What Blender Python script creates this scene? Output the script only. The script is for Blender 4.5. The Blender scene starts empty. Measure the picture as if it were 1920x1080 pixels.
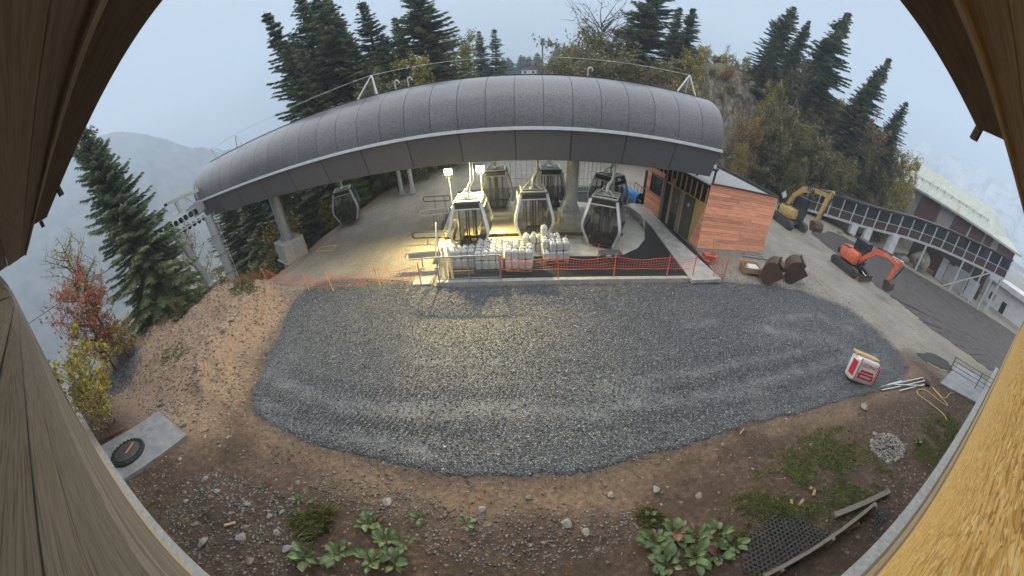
import bpy, math, random
import numpy as np
from mathutils import Vector, Matrix
PI = math.pi
R = math.radians
scene = bpy.context.scene
col = scene.collection

# ------------------------------------------------------------------ camera
# a 180 degree stitched webcam: equirectangular picture, 180 x 86.7 degrees
FX, FY, PITCH, ROLL, CAMH = 1920 / PI, 714.0, R(30.2), R(-2.7), 7.2
_up = np.array([math.sin(ROLL) * math.cos(PITCH), math.cos(ROLL) * math.cos(PITCH), -math.sin(PITCH)])
_fw = np.array([0, 0, 1.0]) - _up * _up[2]
_fw /= np.linalg.norm(_fw)
_rt = np.cross(_up, _fw)
if _rt[0] < 0:
    _rt = -_rt
ROT = np.stack([_rt, _fw, _up])            # camera (right, up, forward) -> world
cam = bpy.data.cameras.new('camera')
cam.type = 'PANO'
cam.panorama_type = 'EQUIRECTANGULAR'
cam.longitude_min, cam.longitude_max = -PI / 2, PI / 2
cam.latitude_min, cam.latitude_max = -540 / FY, 540 / FY
cam.clip_start, cam.clip_end = 0.02, 20000
camo = bpy.data.objects.new('camera', cam)
col.objects.link(camo)
_r, _u, _f = (Vector(ROT @ np.array(a, float)) for a in ((1, 0, 0), (0, 1, 0), (0, 0, 1)))
camo.matrix_world = Matrix(((_r.x, _u.x, -_f.x, 0), (_r.y, _u.y, -_f.y, 0), (_r.z, _u.z, -_f.z, CAMH), (0, 0, 0, 1)))
scene.camera = camo

# ------------------------------------------------------------------ sky and light: fog-grey overcast evening
SUN_EL, SUN_AZ = R(80), R(-30)
world = bpy.data.worlds.new('World')
scene.world = world
world.use_nodes = True
wn, wl = world.node_tree.nodes, world.node_tree.links
wn.clear()
sky = wn.new('ShaderNodeTexSky')
sky.sky_type = 'NISHITA'
sky.sun_disc = False
sky.sun_elevation = SUN_EL
sky.sun_rotation = SUN_AZ
sky.dust_density = 6.0
hs = wn.new('ShaderNodeHueSaturation')
hs.inputs['Saturation'].default_value = 0.45
mixw = wn.new('ShaderNodeMix')
mixw.data_type = 'RGBA'
mixw.inputs['Factor'].default_value = 0.85
mixw.inputs['B'].default_value = (.97, 1.27, 1.63, 1)      # even cloud deck over that sky
bg = wn.new('ShaderNodeBackground')
bg.inputs['Strength'].default_value = 0.085
wo = wn.new('ShaderNodeOutputWorld')
wl.new(sky.outputs[0], hs.inputs['Color'])
wl.new(hs.outputs[0], mixw.inputs['A'])
wl.new(mixw.outputs['Result'], bg.inputs['Color'])
wl.new(bg.outputs[0], wo.inputs['Surface'])
sun = bpy.data.lights.new('sun', 'SUN')
sun.energy = 1.5
sun.angle = R(168)
sun.color = (1.0, 0.985, 0.96)
suno = bpy.data.objects.new('sun', sun)
col.objects.link(suno)
suno.rotation_euler = (PI / 2 - SUN_EL, 0, PI - SUN_AZ)   # very soft light from high above, a little from behind the camera
vs = scene.view_settings
vs.view_transform = 'Standard'
vs.look = 'None'
vs.exposure = 1.95
vs.gamma = 1.0
scene.cycles.use_denoising = True
scene.cycles.max_bounces = 6
scene.cycles.diffuse_bounces = 3
scene.cycles.glossy_bounces = 3
scene.cycles.transmission_bounces = 5
scene.cycles.volume_bounces = 4
scene.cycles.transparent_max_bounces = 8
scene.cycles.sample_clamp_indirect = 4.0

# ------------------------------------------------------------------ pixel -> direction helpers (photo is 1920 x 1080)
def ray(x, y):
    lo, la = (x - 960) / FX, -(y - 540) / FY
    return ROT @ np.array([math.sin(lo) * math.cos(la), math.sin(la), math.cos(lo) * math.cos(la)])
def G(x, y, z=0.0):                        # where the pixel meets the level z
    d = ray(x, y)
    return np.array([0, 0, CAMH]) + d * ((z - CAMH) / d[2])
def atd(x, y, dist):                       # at a horizontal distance
    d = ray(x, y)
    return np.array([0, 0, CAMH]) + d * (dist / math.hypot(d[0], d[1]))
def aty(x, y, Y):
    d = ray(x, y)
    return np.array([0, 0, CAMH]) + d * (Y / d[1])
def GP(x, y):                              # where the pixel meets the terrain
    d = ray(x, y)
    t = np.concatenate([np.linspace(2, 30, 1400), np.linspace(30, 140, 2200)])
    P = np.array([0, 0, CAMH])[None] + d[None] * t[:, None]
    below = P[:, 2] < height(P[:, 0], P[:, 1])
    return P[int(np.argmax(below))] if below.any() else P[-1]

# ------------------------------------------------------------------ mesh helpers
class MB:
    def __init__(s):
        s.v, s.f = [], []
    def add(s, vs_, fs):
        b = len(s.v)
        s.v.extend([tuple(map(float, p)) for p in vs_])
        s.f.extend([tuple(i + b for i in q) for q in fs])
        return s
    def box(s, c, d, rz=0.0, m=None):
        hx, hy, hz = d[0] / 2, d[1] / 2, d[2] / 2
        cz, sz = math.cos(rz), math.sin(rz)
        P = []
        for z in (-hz, hz):
            for x, y in ((-hx, -hy), (hx, -hy), (hx, hy), (-hx, hy)):
                P.append((c[0] + x * cz - y * sz, c[1] + x * sz + y * cz, c[2] + z))
        return s.add(P, [(3, 2, 1, 0), (4, 5, 6, 7), (0, 1, 5, 4), (1, 2, 6, 5), (2, 3, 7, 6), (3, 0, 4, 7)])
    def bbox(s, c, d, bev=0.01, rz=0.0):     # box with chamfered vertical and top edges
        hx, hy, hz = d[0] / 2, d[1] / 2, d[2] / 2
        b = min(bev, hx * .9, hy * .9, hz * .9)
        cz, sz = math.cos(rz), math.sin(rz)
        def ring(ix, z):
            o = []
            for sx, sy in ((-1, -1), (1, -1), (1, 1), (-1, 1)):
                ex, ey = hx - ix, hy - ix
                if sx * sy > 0:
                    o += [(sx * ex, sy * (ey - b)), (sx * (ex - b), sy * ey)]
                else:
                    o += [(sx * (ex - b), sy * ey), (sx * ex, sy * (ey - b))]
            # order counter clockwise
            o.sort(key=lambda p: math.atan2(p[1], p[0]))
            return [(c[0] + x * cz - y * sz, c[1] + x * sz + y * cz, c[2] + z) for x, y in o]
        rings = [ring(b * .7, -hz), ring(0, -hz + b), ring(0, hz - b), ring(b * .7, hz)]
        P = sum(rings, [])
        F = []
        for k in range(3):
            for i in range(8):
                j = (i + 1) % 8
                F.append((k * 8 + i, k * 8 + j, k * 8 + 8 + j, k * 8 + 8 + i))
        F.append(tuple(range(7, -1, -1)))
        F.append(tuple(range(24, 32)))
        return s.add(P, F)
    def bar(s, p, q, w, h=None, up=(0, 0, 1)):
        h = w if h is None else h
        p, q = Vector(p), Vector(q)
        d = (q - p)
        if d.length < 1e-6:
            return s
        d.normalize()
        u = Vector(up)
        if abs(d.dot(u)) > .98:
            u = Vector((0, 1, 0)) if abs(d.y) < .9 else Vector((1, 0, 0))
        a = d.cross(u).normalized() * (w / 2)
        b = a.cross(d).normalized() * (h / 2)
        P = [p - a - b, p + a - b, p + a + b, p - a + b, q - a - b, q + a - b, q + a + b, q - a + b]
        return s.add(P, [(0, 1, 2, 3), (7, 6, 5, 4), (0, 4, 5, 1), (1, 5, 6, 2), (2, 6, 7, 3), (3, 7, 4, 0)])
    def tube(s, pts, r, n=8, cap=True, closed=False):
        pts = [Vector(p) for p in pts]
        rs = r if hasattr(r, '__len__') else [r] * len(pts)
        N = len(pts)
        base = len(s.v)
        prev = None
        for i, p in enumerate(pts):
            if closed:
                d = pts[(i + 1) % N] - pts[i - 1]
            else:
                d = pts[min(i + 1, N - 1)] - pts[max(i - 1, 0)]
            d.normalize()
            if prev is None:
                u = Vector((0, 0, 1)) if abs(d.z) < .9 else Vector((1, 0, 0))
                a = d.cross(u).normalized()
            else:
                a = (prev - d * prev.dot(d)).normalized()
            prev = a
            b = d.cross(a)
            for k in range(n):
                t = 2 * PI * k / n
                s.v.append(tuple(p + a * (math.cos(t) * rs[i]) + b * (math.sin(t) * rs[i])))
        M = N if closed else N - 1
        for i in range(M):
            i2 = (i + 1) % N
            for k in range(n):
                k2 = (k + 1) % n
                s.f.append((base + i * n + k, base + i * n + k2, base + i2 * n + k2, base + i2 * n + k))
        if cap and not closed:
            s.f.append(tuple(base + k for k in range(n - 1, -1, -1)))
            s.f.append(tuple(base + (N - 1) * n + k for k in range(n)))
        return s
    def prism(s, poly, o, ax, ay, an, t):      # 2D polygon in plane (o, ax, ay) extruded by t along an (centred)
        o, ax, ay, an = Vector(o), Vector(ax), Vector(ay), Vector(an)
        n = len(poly)
        A = [o + ax * a + ay * b - an * (t / 2) for a, b in poly]
        B = [p + an * t for p in A]
        F = [tuple(range(n - 1, -1, -1)), tuple(range(n, 2 * n))]
        F += [(i, (i + 1) % n, n + (i + 1) % n, n + i) for i in range(n)]
        return s.add(A + B, F)
    def quad(s, a, b, c, d):
        return s.add([a, b, c, d], [(0, 1, 2, 3)])
    def lathe(s, prof, c=(0, 0, 0), n=16):     # profile of (radius, z)
        base = len(s.v)
        for r, z in prof:
            for k in range(n):
                t = 2 * PI * k / n
                s.v.append((c[0] + r * math.cos(t), c[1] + r * math.sin(t), c[2] + z))
        for i in range(len(prof) - 1):
            for k in range(n):
                k2 = (k + 1) % n
                s.f.append((base + i * n + k, base + i * n + k2, base + (i + 1) * n + k2, base + (i + 1) * n + k))
        s.f.append(tuple(base + k for k in range(n - 1, -1, -1)))
        s.f.append(tuple(base + (len(prof) - 1) * n + k for k in range(n)))
        return s
    def grid(s, fn, nu, nv):
        base = len(s.v)
        for i in range(nu + 1):
            for j in range(nv + 1):
                s.v.append(tuple(map(float, fn(i / nu, j / nv))))
        for i in range(nu):
            for j in range(nv):
                a = base + i * (nv + 1) + j
                s.f.append((a, a + nv + 1, a + nv + 2, a + 1))
        return s
    def build(s, name, m, parent=None, smooth=False, sharp=None):
        me = bpy.data.meshes.new(name)
        me.from_pydata(s.v, [], s.f)
        return link(name, me, m, parent, smooth, sharp)

def link(name, me, m, parent=None, smooth=False, sharp=None):
    if m is not None:
        me.materials.append(m)
    if smooth:
        me.polygons.foreach_set('use_smooth', [True] * len(me.polygons))
        if sharp is not None:
            try:
                me.set_sharp_from_angle(angle=R(sharp))
            except Exception:
                pass
    o = bpy.data.objects.new(name, me)
    col.objects.link(o)
    if parent is not None:
        o.parent = parent
    return o
def tag(o, label=None, cat=None, group=None, kind=None):
    if label: o['label'] = label
    if cat: o['category'] = cat
    if group: o['group'] = group
    if kind: o['kind'] = kind
    return o
def thing(name, label, cat, loc=(0, 0, 0), rz=0.0, group=None):
    o = bpy.data.objects.new(name, None)
    col.objects.link(o)
    o.location = [float(a) for a in loc]
    o.rotation_euler = (0, 0, rz)
    return tag(o, label, cat, group)
def copy_tree(o, parent=None):
    c = o.copy()
    col.objects.link(c)
    c.parent = parent
    for ch in list(o.children):
        copy_tree(ch, c)
    return c
def big_mesh(name, V, F4, m, parent=None, colr=None, smooth=False):   # numpy verts, numpy faces (n x k)
    me = bpy.data.meshes.new(name)
    V = np.asarray(V, np.float32)
    F4 = np.asarray(F4, np.int32)
    k = F4.shape[1]
    me.vertices.add(len(V))
    me.vertices.foreach_set('co', V.ravel())
    me.loops.add(F4.size)
    me.loops.foreach_set('vertex_index', F4.ravel())
    me.polygons.add(len(F4))
    me.polygons.foreach_set('loop_start', np.arange(0, F4.size, k, dtype=np.int32))
    me.update(calc_edges=True)
    if colr is not None:
        at = me.color_attributes.new('tint', 'FLOAT_COLOR', 'POINT')
        c4 = np.ones((len(V), 4), np.float32)
        c4[:, :3] = colr
        at.data.foreach_set('color', c4.ravel())
    return link(name, me, m, parent, smooth)

# ------------------------------------------------------------------ materials
def newmat(name):
    m = bpy.data.materials.new(name)
    m.use_nodes = True
    n, l = m.node_tree.nodes, m.node_tree.links
    return m, n, l, n['Principled BSDF']
def coords(n, l, space='Object', scale=(1, 1, 1)):
    tc = n.new('ShaderNodeTexCoord')
    mp = n.new('ShaderNodeMapping')
    mp.inputs['Scale'].default_value = scale
    if space == 'World':
        g = n.new('ShaderNodeNewGeometry')
        l.new(g.outputs['Position'], mp.inputs['Vector'])
    else:
        l.new(tc.outputs[space], mp.inputs['Vector'])
    return mp.outputs['Vector']
def noise(n, l, vec, scale, detail=4, rough=.6):
    t = n.new('ShaderNodeTexNoise')
    t.inputs['Scale'].default_value = scale
    t.inputs['Detail'].default_value = detail
    t.inputs['Roughness'].default_value = rough
    l.new(vec, t.inputs['Vector'])
    return t.outputs['Fac']
def ramp(n, l, fac, stops):
    r = n.new('ShaderNodeValToRGB')
    e = r.color_ramp.elements
    while len(e) < len(stops):
        e.new(.5)
    for k, (p, c) in enumerate(stops):
        e[k].position = p
        e[k].color = (*c, 1) if hasattr(c, '__len__') else (c, c, c, 1)
    l.new(fac, r.inputs['Fac'])
    return r.outputs['Color']
def mixc(n, l, fac, a, b, mode='MIX'):
    m = n.new('ShaderNodeMix')
    m.data_type = 'RGBA'
    m.blend_type = mode
    for nm, v in (('Factor', fac), ('A', a), ('B', b)):
        if hasattr(v, 'is_linked') or isinstance(v, bpy.types.NodeSocket):
            l.new(v, m.inputs[nm])
        elif nm == 'Factor':
            m.inputs[nm].default_value = v
        else:
            m.inputs[nm].default_value = (*v, 1)
    return m.outputs['Result']
def bump(n, l, b, fac, strength=.4, dist=.01):
    bp = n.new('ShaderNodeBump')
    bp.inputs['Strength'].default_value = strength
    bp.inputs['Distance'].default_value = dist
    l.new(fac, bp.inputs['Height'])
    l.new(bp.outputs[0], b.inputs['Normal'])
def mat(name, c, rough=.7, c2=None, scale=6, metal=0, bmp=0, bd=.01, space='Object', stretch=(1, 1, 1), detail=5, spec=.5, vary=0.0, lo=.35, hi=.65):
    m, n, l, b = newmat(name)
    v = coords(n, l, space, stretch)
    f = noise(n, l, v, scale, detail)
    c2 = c2 if c2 is not None else tuple(x * .75 for x in c)
    o = ramp(n, l, f, [(lo, c2), (hi, c)])
    if vary:
        oi = n.new('ShaderNodeObjectInfo')
        rr = ramp(n, l, oi.outputs['Random'], [(0, 1 - vary), (1, 1 + vary * .6)])
        o = mixc(n, l, 1.0, o, rr, 'MULTIPLY')
    l.new(o, b.inputs['Base Color'])
    b.inputs['Roughness'].default_value = rough
    b.inputs['Metallic'].default_value = metal
    b.inputs['Specular IOR Level'].default_value = spec
    if bmp:
        bump(n, l, b, f, bmp, bd)
    return m
def wood(name, c, c2, grain=(1, 14, 14), scale=3.0, rough=.75, vary=.12, knots=False, bmp=.25):
    m, n, l, b = newmat(name)
    v = coords(n, l, 'Object', grain)
    oi = n.new('ShaderNodeObjectInfo')
    ad = n.new('ShaderNodeVectorMath')
    ad.operation = 'ADD'
    cb = n.new('ShaderNodeCombineXYZ')
    mu = n.new('ShaderNodeMath')
    mu.operation = 'MULTIPLY'
    mu.inputs[1].default_value = 57.0
    l.new(oi.outputs['Random'], mu.inputs[0])
    l.new(mu.outputs[0], cb.inputs[0])
    l.new(mu.outputs[0], cb.inputs[1])
    l.new(v, ad.inputs[0])
    l.new(cb.outputs[0], ad.inputs[1])
    f = noise(n, l, ad.outputs[0], scale, 6, .65)
    o = ramp(n, l, f, [(.3, c2), (.55, c), (.8, tuple(x * 1.12 for x in c))])
    if knots:
        kv = coords(n, l, 'Object', (1, 1, 1))
        vo = n.new('ShaderNodeTexVoronoi')
        vo.inputs['Scale'].default_value = 2.3
        ad2 = n.new('ShaderNodeVectorMath')
        ad2.operation = 'ADD'
        l.new(kv, ad2.inputs[0])
        l.new(cb.outputs[0], ad2.inputs[1])
        l.new(ad2.outputs[0], vo.inputs['Vector'])
        kf = ramp(n, l, vo.outputs['Distance'], [(.05, 1.0), (.10, 0.0)])
        o = mixc(n, l, kf, o, tuple(x * .45 for x in c2))
    rr = ramp(n, l, oi.outputs['Random'], [(0, 1 - vary), (1, 1 + vary)])
    o = mixc(n, l, 1.0, o, rr, 'MULTIPLY')
    l.new(o, b.inputs['Base Color'])
    b.inputs['Roughness'].default_value = rough
    b.inputs['Specular IOR Level'].default_value = .3
    bump(n, l, b, f, bmp, .004)
    return m
def tintmat(name, c, rough=.8, spec=.3, scale=30, trans=0.0):   # colour = c * per-vertex tint * fine noise
    m, n, l, b = newmat(name)
    at = n.new('ShaderNodeAttribute')
    at.attribute_name = 'tint'
    o = mixc(n, l, 1.0, at.outputs['Color'], c, 'MULTIPLY')
    f = noise(n, l, coords(n, l, 'World'), scale, 3)
    o = mixc(n, l, 1.0, o, ramp(n, l, f, [(.3, .72), (.7, 1.2)]), 'MULTIPLY')
    l.new(o, b.inputs['Base Color'])
    b.inputs['Roughness'].default_value = rough
    b.inputs['Specular IOR Level'].default_value = spec
    if trans:                                  # thin leaves let light through
        tr = n.new('ShaderNodeBsdfTranslucent')
        l.new(o, tr.inputs['Color'])
        mx = n.new('ShaderNodeMixShader')
        mx.inputs[0].default_value = trans
        l.new(b.outputs[0], mx.inputs[1])
        l.new(tr.outputs[0], mx.inputs[2])
        l.new(mx.outputs[0], n['Material Output'].inputs['Surface'])
    return m
def glassmat(name, c, alpha=.35, rough=.06):
    m, n, l, b = newmat(name)
    b.inputs['Base Color'].default_value = (*c, 1)
    b.inputs['Roughness'].default_value = rough
    b.inputs['Alpha'].default_value = alpha
    b.inputs['Specular IOR Level'].default_value = .6
    return m
M = {}
M['white_metal'] = mat('white_metal', (.62, .63, .64), .4, (.5, .51, .52), 9)
M['galv'] = mat('galvanised_steel', (.42, .44, .45), .42, (.32, .34, .35), 14, metal=.55)
M['galv_pale'] = mat('pale_galvanised_steel', (.55, .57, .56), .5, (.42, .45, .44), 10, metal=.25)
M['pylon_green'] = mat('pale_green_steel', (.50, .56, .46), .5, (.42, .48, .40), 8)
M['cover'] = mat('dark_cover_sheet', (.122, .122, .128), .30, (.066, .066, .070), 16, bmp=.3, bd=.008, detail=14, vary=.10, space='World', lo=.40, hi=.54)
M['skirt'] = mat('darker_skirt_sheet', (.14, .137, .142), .5, (.095, .093, .098), 22, detail=8, vary=.10, space='World')
M['rail_band'] = mat('pale_rail_band', (.66, .68, .69), .35, (.55, .57, .58), 5)
M['black'] = mat('black_rubber', (.018, .018, .019), .55, (.012, .012, .012), 20)
M['dark'] = mat('dark_steel', (.05, .05, .052), .5, (.03, .03, .03), 12)
M['concrete'] = mat('concrete', (.40, .39, .36), .8, (.29, .28, .26), 5, bmp=.2, bd=.01, detail=9)
M['concrete_wet'] = mat('wet_concrete', (.44, .43, .40), .42, (.28, .275, .26), 2.5, bmp=.15, detail=9, space='World')
M['concrete_dark'] = mat('damp_dark_concrete', (.26, .265, .27), .38, (.16, .165, .17), 2.5, bmp=.15, detail=10, space='World')
M['concrete_pale'] = mat('pale_concrete', (.50, .48, .42), .75, (.38, .36, .31), 3, bmp=.15, detail=9)
M['tarmac'] = mat('wet_black_tarmac', (.021, .0215, .023), .5, (.012, .012, .013), 60, bmp=.5, bd=.008, detail=6, space='World')
M['road'] = mat('old_road_asphalt', (.088, .072, .066), .75, (.034, .028, .026), 2.2, bmp=.9, bd=.04, detail=14, space='World', stretch=(1.6, .5, 1), lo=.36, hi=.66)
M['cab_frame'] = mat('grey_cabin_frame', (.54, .57, .61), .35, (.46, .49, .53), 6)
M['cab_black'] = mat('black_cabin_plastic', (.028, .028, .03), .4, (.02, .02, .02), 9)
M['glass_dark'] = glassmat('tinted_cabin_glass', (.08, .08, .075), .30, .05)
M['glass'] = glassmat('window_glass', (.03, .04, .045), .75, .04)
M['jerry'] = mat('white_plastic', (.52, .53, .53), .45, (.40, .41, .41), 7, vary=.10)
M['pallet'] = wood('raw_pallet_wood', (.40, .24, .13), (.24, .13, .07), rough=.8)
M['pale_wood'] = wood('pale_timber', (.55, .40, .22), (.42, .28, .14), grain=(14, 14, 1))
M['ply'] = mat('yellow_plywood', (.62, .42, .17), .6, (.50, .31, .11), 3, stretch=(1, 1, 6), detail=8)
M['larch'] = wood('pink_larch_cladding', (.88, .40, .25), (.60, .24, .14), grain=(1, 9, 9), scale=2.2, knots=True, vary=.24)
M['larch_side'] = wood('pink_larch_side', (.46, .24, .15), (.32, .15, .09), grain=(10, 1, 10), scale=2.2, knots=True, vary=.10)
M['old_plank'] = wood('weathered_grey_brown_plank', (.215, .19, .16), (.05, .042, .035), grain=(1, 34, 34), scale=3.6, vary=.22, bmp=.9)
M['soffit'] = wood('dark_brown_soffit_board', (.215, .175, .145), (.13, .105, .088), grain=(1, 30, 30), scale=2.2, vary=.10, bmp=.3)
M['fascia'] = wood('dark_fascia_board', (.075, .056, .045), (.035, .027, .022), grain=(1, 16, 16), vary=.1)
M['flash'] = mat('grey_flashing', (.42, .42, .40), .6, (.30, .30, .28), 8, detail=8)
M['net_orange'] = mat('orange_plastic_net', (.62, .15, .10), .6, (.52, .12, .08), 6)
M['post_yellow'] = mat('yellow_pine_post', (.58, .42, .14), .7, (.48, .33, .10), 9)
M['rust'] = mat('rusty_brown_steel', (.085, .052, .036), .65, (.05, .032, .024), 7, bmp=.3, detail=9)
M['ex_orange'] = mat('orange_machine_paint', (.72, .16, .085), .42, (.45, .12, .07), 2.5, detail=12, lo=.30, hi=.48)
M['ex_yellow'] = mat('yellow_machine_paint', (.52, .34, .12), .45, (.27, .18, .08), 2.5, detail=12, lo=.32, hi=.52)
M['track'] = mat('dusty_rubber_track', (.105, .095, .08), .85, (.05, .046, .042), 9, bmp=.4)
M['chrome'] = mat('chrome_rod', (.75, .75, .75), .15, (.7, .7, .7), 3, metal=.9)
M['blue_tarp'] = mat('blue_tarpaulin', (.05, .24, .50), .4, (.03, .16, .36), 5, bmp=.5, bd=.03)
M['red_paint'] = mat('red_paint', (.50, .05, .05), .45, (.4, .04, .04), 5)
M['bag_white'] = mat('white_sack_film', (.72, .73, .74), .3, (.62, .63, .65), 4, bmp=.5, bd=.02)
M['bag_red'] = mat('red_print', (.55, .03, .06), .35, (.45, .025, .05), 4)
M['hose'] = mat('yellow_hose', (.60, .46, .17), .5, (.5, .38, .13), 5)
M['stone_building'] = mat('grey_render', (.33, .30, .27), .85, (.26, .235, .21), 2, detail=8)
M['brown_clad'] = wood('red_brown_cladding', (.135, .062, .045), (.08, .036, .028), grain=(6, 6, 1), vary=.05)
M['roof_cream'] = mat('pale_green_metal_roof', (.42, .44, .365), .45, (.32, .335, .28), 1.2, detail=7, space='World')
M['white_render'] = mat('white_render', (.62, .63, .64), .8, (.5, .51, .52), 1.5, detail=8)
M['gravel_roof'] = mat('roof_gravel', (.36, .36, .36), .9, (.18, .18, .18), 35, bmp=.6, detail=5)

# ------------------------------------------------------------------ terrain
rng = np.random.default_rng(7)
_H = rng.random(4096)
def vnoise(x, y, seed=0):
    xi, yi = np.floor(x).astype(np.int64), np.floor(y).astype(np.int64)
    fx, fy = x - xi, y - yi
    fx, fy = fx * fx * (3 - 2 * fx), fy * fy * (3 - 2 * fy)
    def hh(i, j):
        return _H[(i * 73856093 ^ j * 19349663 ^ seed * 83492791) & 4095]
    a, b, c, d = hh(xi, yi), hh(xi + 1, yi), hh(xi, yi + 1), hh(xi + 1, yi + 1)
    return (a + (b - a) * fx) * (1 - fy) + (c + (d - c) * fx) * fy - .5
def fbm(x, y, oct=4, seed=0):
    r, a = 0, 1.0
    for o in range(oct):
        r = r + a * vnoise(x * 2 ** o, y * 2 ** o, seed + o)
        a *= .5
    return r
def sstep(a, b, x):
    t = np.clip((x - a) / (b - a), 0, 1)
    return t * t * (3 - 2 * t)
def pl_dist(x, y, P):                         # signed distance, positive to the right of the polyline's course
    best = np.full(np.shape(x), 1e9)
    sgn = np.ones(np.shape(x))
    bper = np.zeros(np.shape(x))
    for (x0, y0), (x1, y1) in zip(P[:-1], P[1:]):
        dx, dy = x1 - x0, y1 - y0
        t = np.clip(((x - x0) * dx + (y - y0) * dy) / (dx * dx + dy * dy), 0, 1)
        px, py = x - x0 - t * dx, y - y0 - t * dy
        d = np.hypot(px, py)
        cr = dy * (x - x0) - dx * (y - y0)
        per = np.abs(cr) / math.hypot(dx, dy)
        s = np.sign(cr)
        m = (d < best - 1e-7) | ((np.abs(d - best) <= 1e-7) & (per > bper))
        best = np.where(m, d, best)
        bper = np.where(m, per, bper)
        sgn = np.where(m, np.where(s == 0, 1, s), sgn)
    return best * sgn
EDGE = [(6, 160), (-4, 75), (-9.5, 38), (-11.2, 30), (-12.2, 25), (-13.2, 20.5), (-13.8, 17.5), (-14.2, 15), (-16.8, 12.6), (-20, 9.3), (-22.8, 5.6), (-23.6, 0), (-24, -60)]
CLIFF = [(22, 120), (17, 60), (14.5, 42), (16, 35), (21, 31.5), (31, 30.5), (37.5, 25), (43, 19.5), (50, 17.5), (60, 21), (80, 40), (120, 60)]
PADW = np.array([G(x, y)[:2] for x, y in ((826, 540), (760, 528), (690, 522), (620, 524), (575, 540), (545, 568), (520, 625), (492, 690), (470, 735), (466, 762), (490, 790), (560, 826), (640, 850), (720, 871), (850, 893), (960, 898), (1080, 888), (1180, 868), (1250, 850), (1400, 800), (1500, 775), (1580, 752), (1650, 735), (1700, 712), (1705, 690), (1680, 655), (1640, 615), (1590, 578), (1500, 545), (1420, 533), (1352, 532))])
PADW[:, 1] -= np.where(PADW[:, 0] < -9, 0, 0)
def inpoly(x, y, P):
    r = np.zeros(np.shape(x), bool)
    n = len(P)
    for i in range(n):
        x0, y0 = P[i]
        x1, y1 = P[(i + 1) % n]
        c = ((y0 > y) != (y1 > y)) & (x < (x1 - x0) * (y - y0) / (y1 - y0 + 1e-12) + x0)
        r ^= c
    return r
def pad_dist(x, y):                            # negative inside
    n = len(PADW)
    best = np.full(np.shape(x), 1e9)
    for i in range(n):
        x0, y0 = PADW[i]
        x1, y1 = PADW[(i + 1) % n]
        dx, dy = x1 - x0, y1 - y0
        t = np.clip(((x - x0) * dx + (y - y0) * dy) / (dx * dx + dy * dy + 1e-12), 0, 1)
        best = np.minimum(best, np.hypot(x - x0 - t * dx, y - y0 - t * dy))
    return np.where(inpoly(x, y, PADW), -best, best)
def height(x, y):
    x, y = np.asarray(x, float), np.asarray(y, float)
    e = pl_dist(x, y, EDGE)
    pd = pad_dist(x, y)
    h = np.zeros(np.shape(x))
    # dirt apron rising from the pad to the lodge
    h = h + .34 * sstep(.2, 3.2, pd) * sstep(6.0, 3.5, y) * sstep(-17, -11, x) * sstep(17, 12, x)
    # excavated bank round the left of the pad, with a crest by the drop
    bank = sstep(0.1, 2.6, pd) * sstep(-7, -10.5, x) * sstep(14.2, 12.2, y) * sstep(3.7, 6.2, y)
    h = h + bank * (.72 + .30 * np.exp(-((e + 1.5) / 2.0) ** 2) + .6 * fbm(x * .55, y * .55, 4, 15) + .34 * fbm(x * 2.1, y * 2.1, 4, 17))
    # valley side
    down = np.where(e > 0, e, 0)
    h = h - .62 * down * np.exp(-down / 400) * (1 - np.exp(-down / 2.5))
    h = np.maximum(h, -95)
    # wooded rocky knoll behind the gallery
    c = pl_dist(x, y, CLIFF)
    up = np.where(c < 0, -c, 0)
    ter = 5.2 * sstep(.2, 3.6, up) + 6.3 * sstep(4.6, 9.5, up) + 1.2 * sstep(3, 14, up)
    kn = np.minimum(ter + .03 * up, 14) * sstep(96, 40, x)
    crag = 1 - 2 * np.abs(fbm(x * .55 + .2 * y, y * .55, 3, 25))
    h = h + kn * sstep(0, 2, up) + sstep(.5, 2.5, up) * sstep(13, 9, up) * (.9 * crag - .5 + .5 * fbm(x * 1.9, y * 1.9, 3, 27)) * sstep(96, 40, x)
    # land rising behind the station
    h = h + sstep(38, 150, y) * 12 * sstep(-14, 8, x - .02 * y) * (1 - sstep(0, 6, up))
    # relief
    d = np.hypot(x, y)
    rough = sstep(-.3, .6, pd) * (1 - .75 * sstep(11, 13, y) * sstep(1.0, -1.0, e)) * (1 - .7 * sstep(17, 20, x))
    h = h + rough * (.10 * fbm(x * .9, y * .9, 4, 3) + .07 * fbm(x * 3.1, y * 3.1, 3, 9))
    h = h + np.where((up > 1) | (e > 2), 1, 0) * fbm(x * .16, y * .16, 4, 5) * np.minimum(3.0, (up + down) * .18)
    # level under the station platform
    return h
# polar sheet round the viewpoint, reaching past the horizon
NA = 620
rad = np.concatenate([np.linspace(.6, 24, 170), np.geomspace(24.2, 120, 90)[0:], np.geomspace(123, 1180, 40)])
th = np.linspace(-PI, PI, NA, endpoint=False)
RR, TT = np.meshgrid(rad, th, indexing='ij')
X, Y = RR * np.sin(TT), RR * np.cos(TT)
Z = height(X.ravel(), Y.ravel())
V = np.stack([X.ravel(), Y.ravel(), Z], 1)
i, j = np.meshgrid(np.arange(len(rad) - 1), np.arange(NA), indexing='ij')
j2 = (j + 1) % NA
F = np.stack([i * NA + j, (i + 1) * NA + j, (i + 1) * NA + j2, i * NA + j2], -1).reshape(-1, 4)
F = F[:, ::-1]
xs, ys = V[:, 0], V[:, 1]
e_ = pl_dist(xs, ys, EDGE)
c_ = pl_dist(xs, ys, CLIFF)
pd_ = pad_dist(xs, ys)
jit = fbm(xs * .5, ys * .5, 4, 21)
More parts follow.
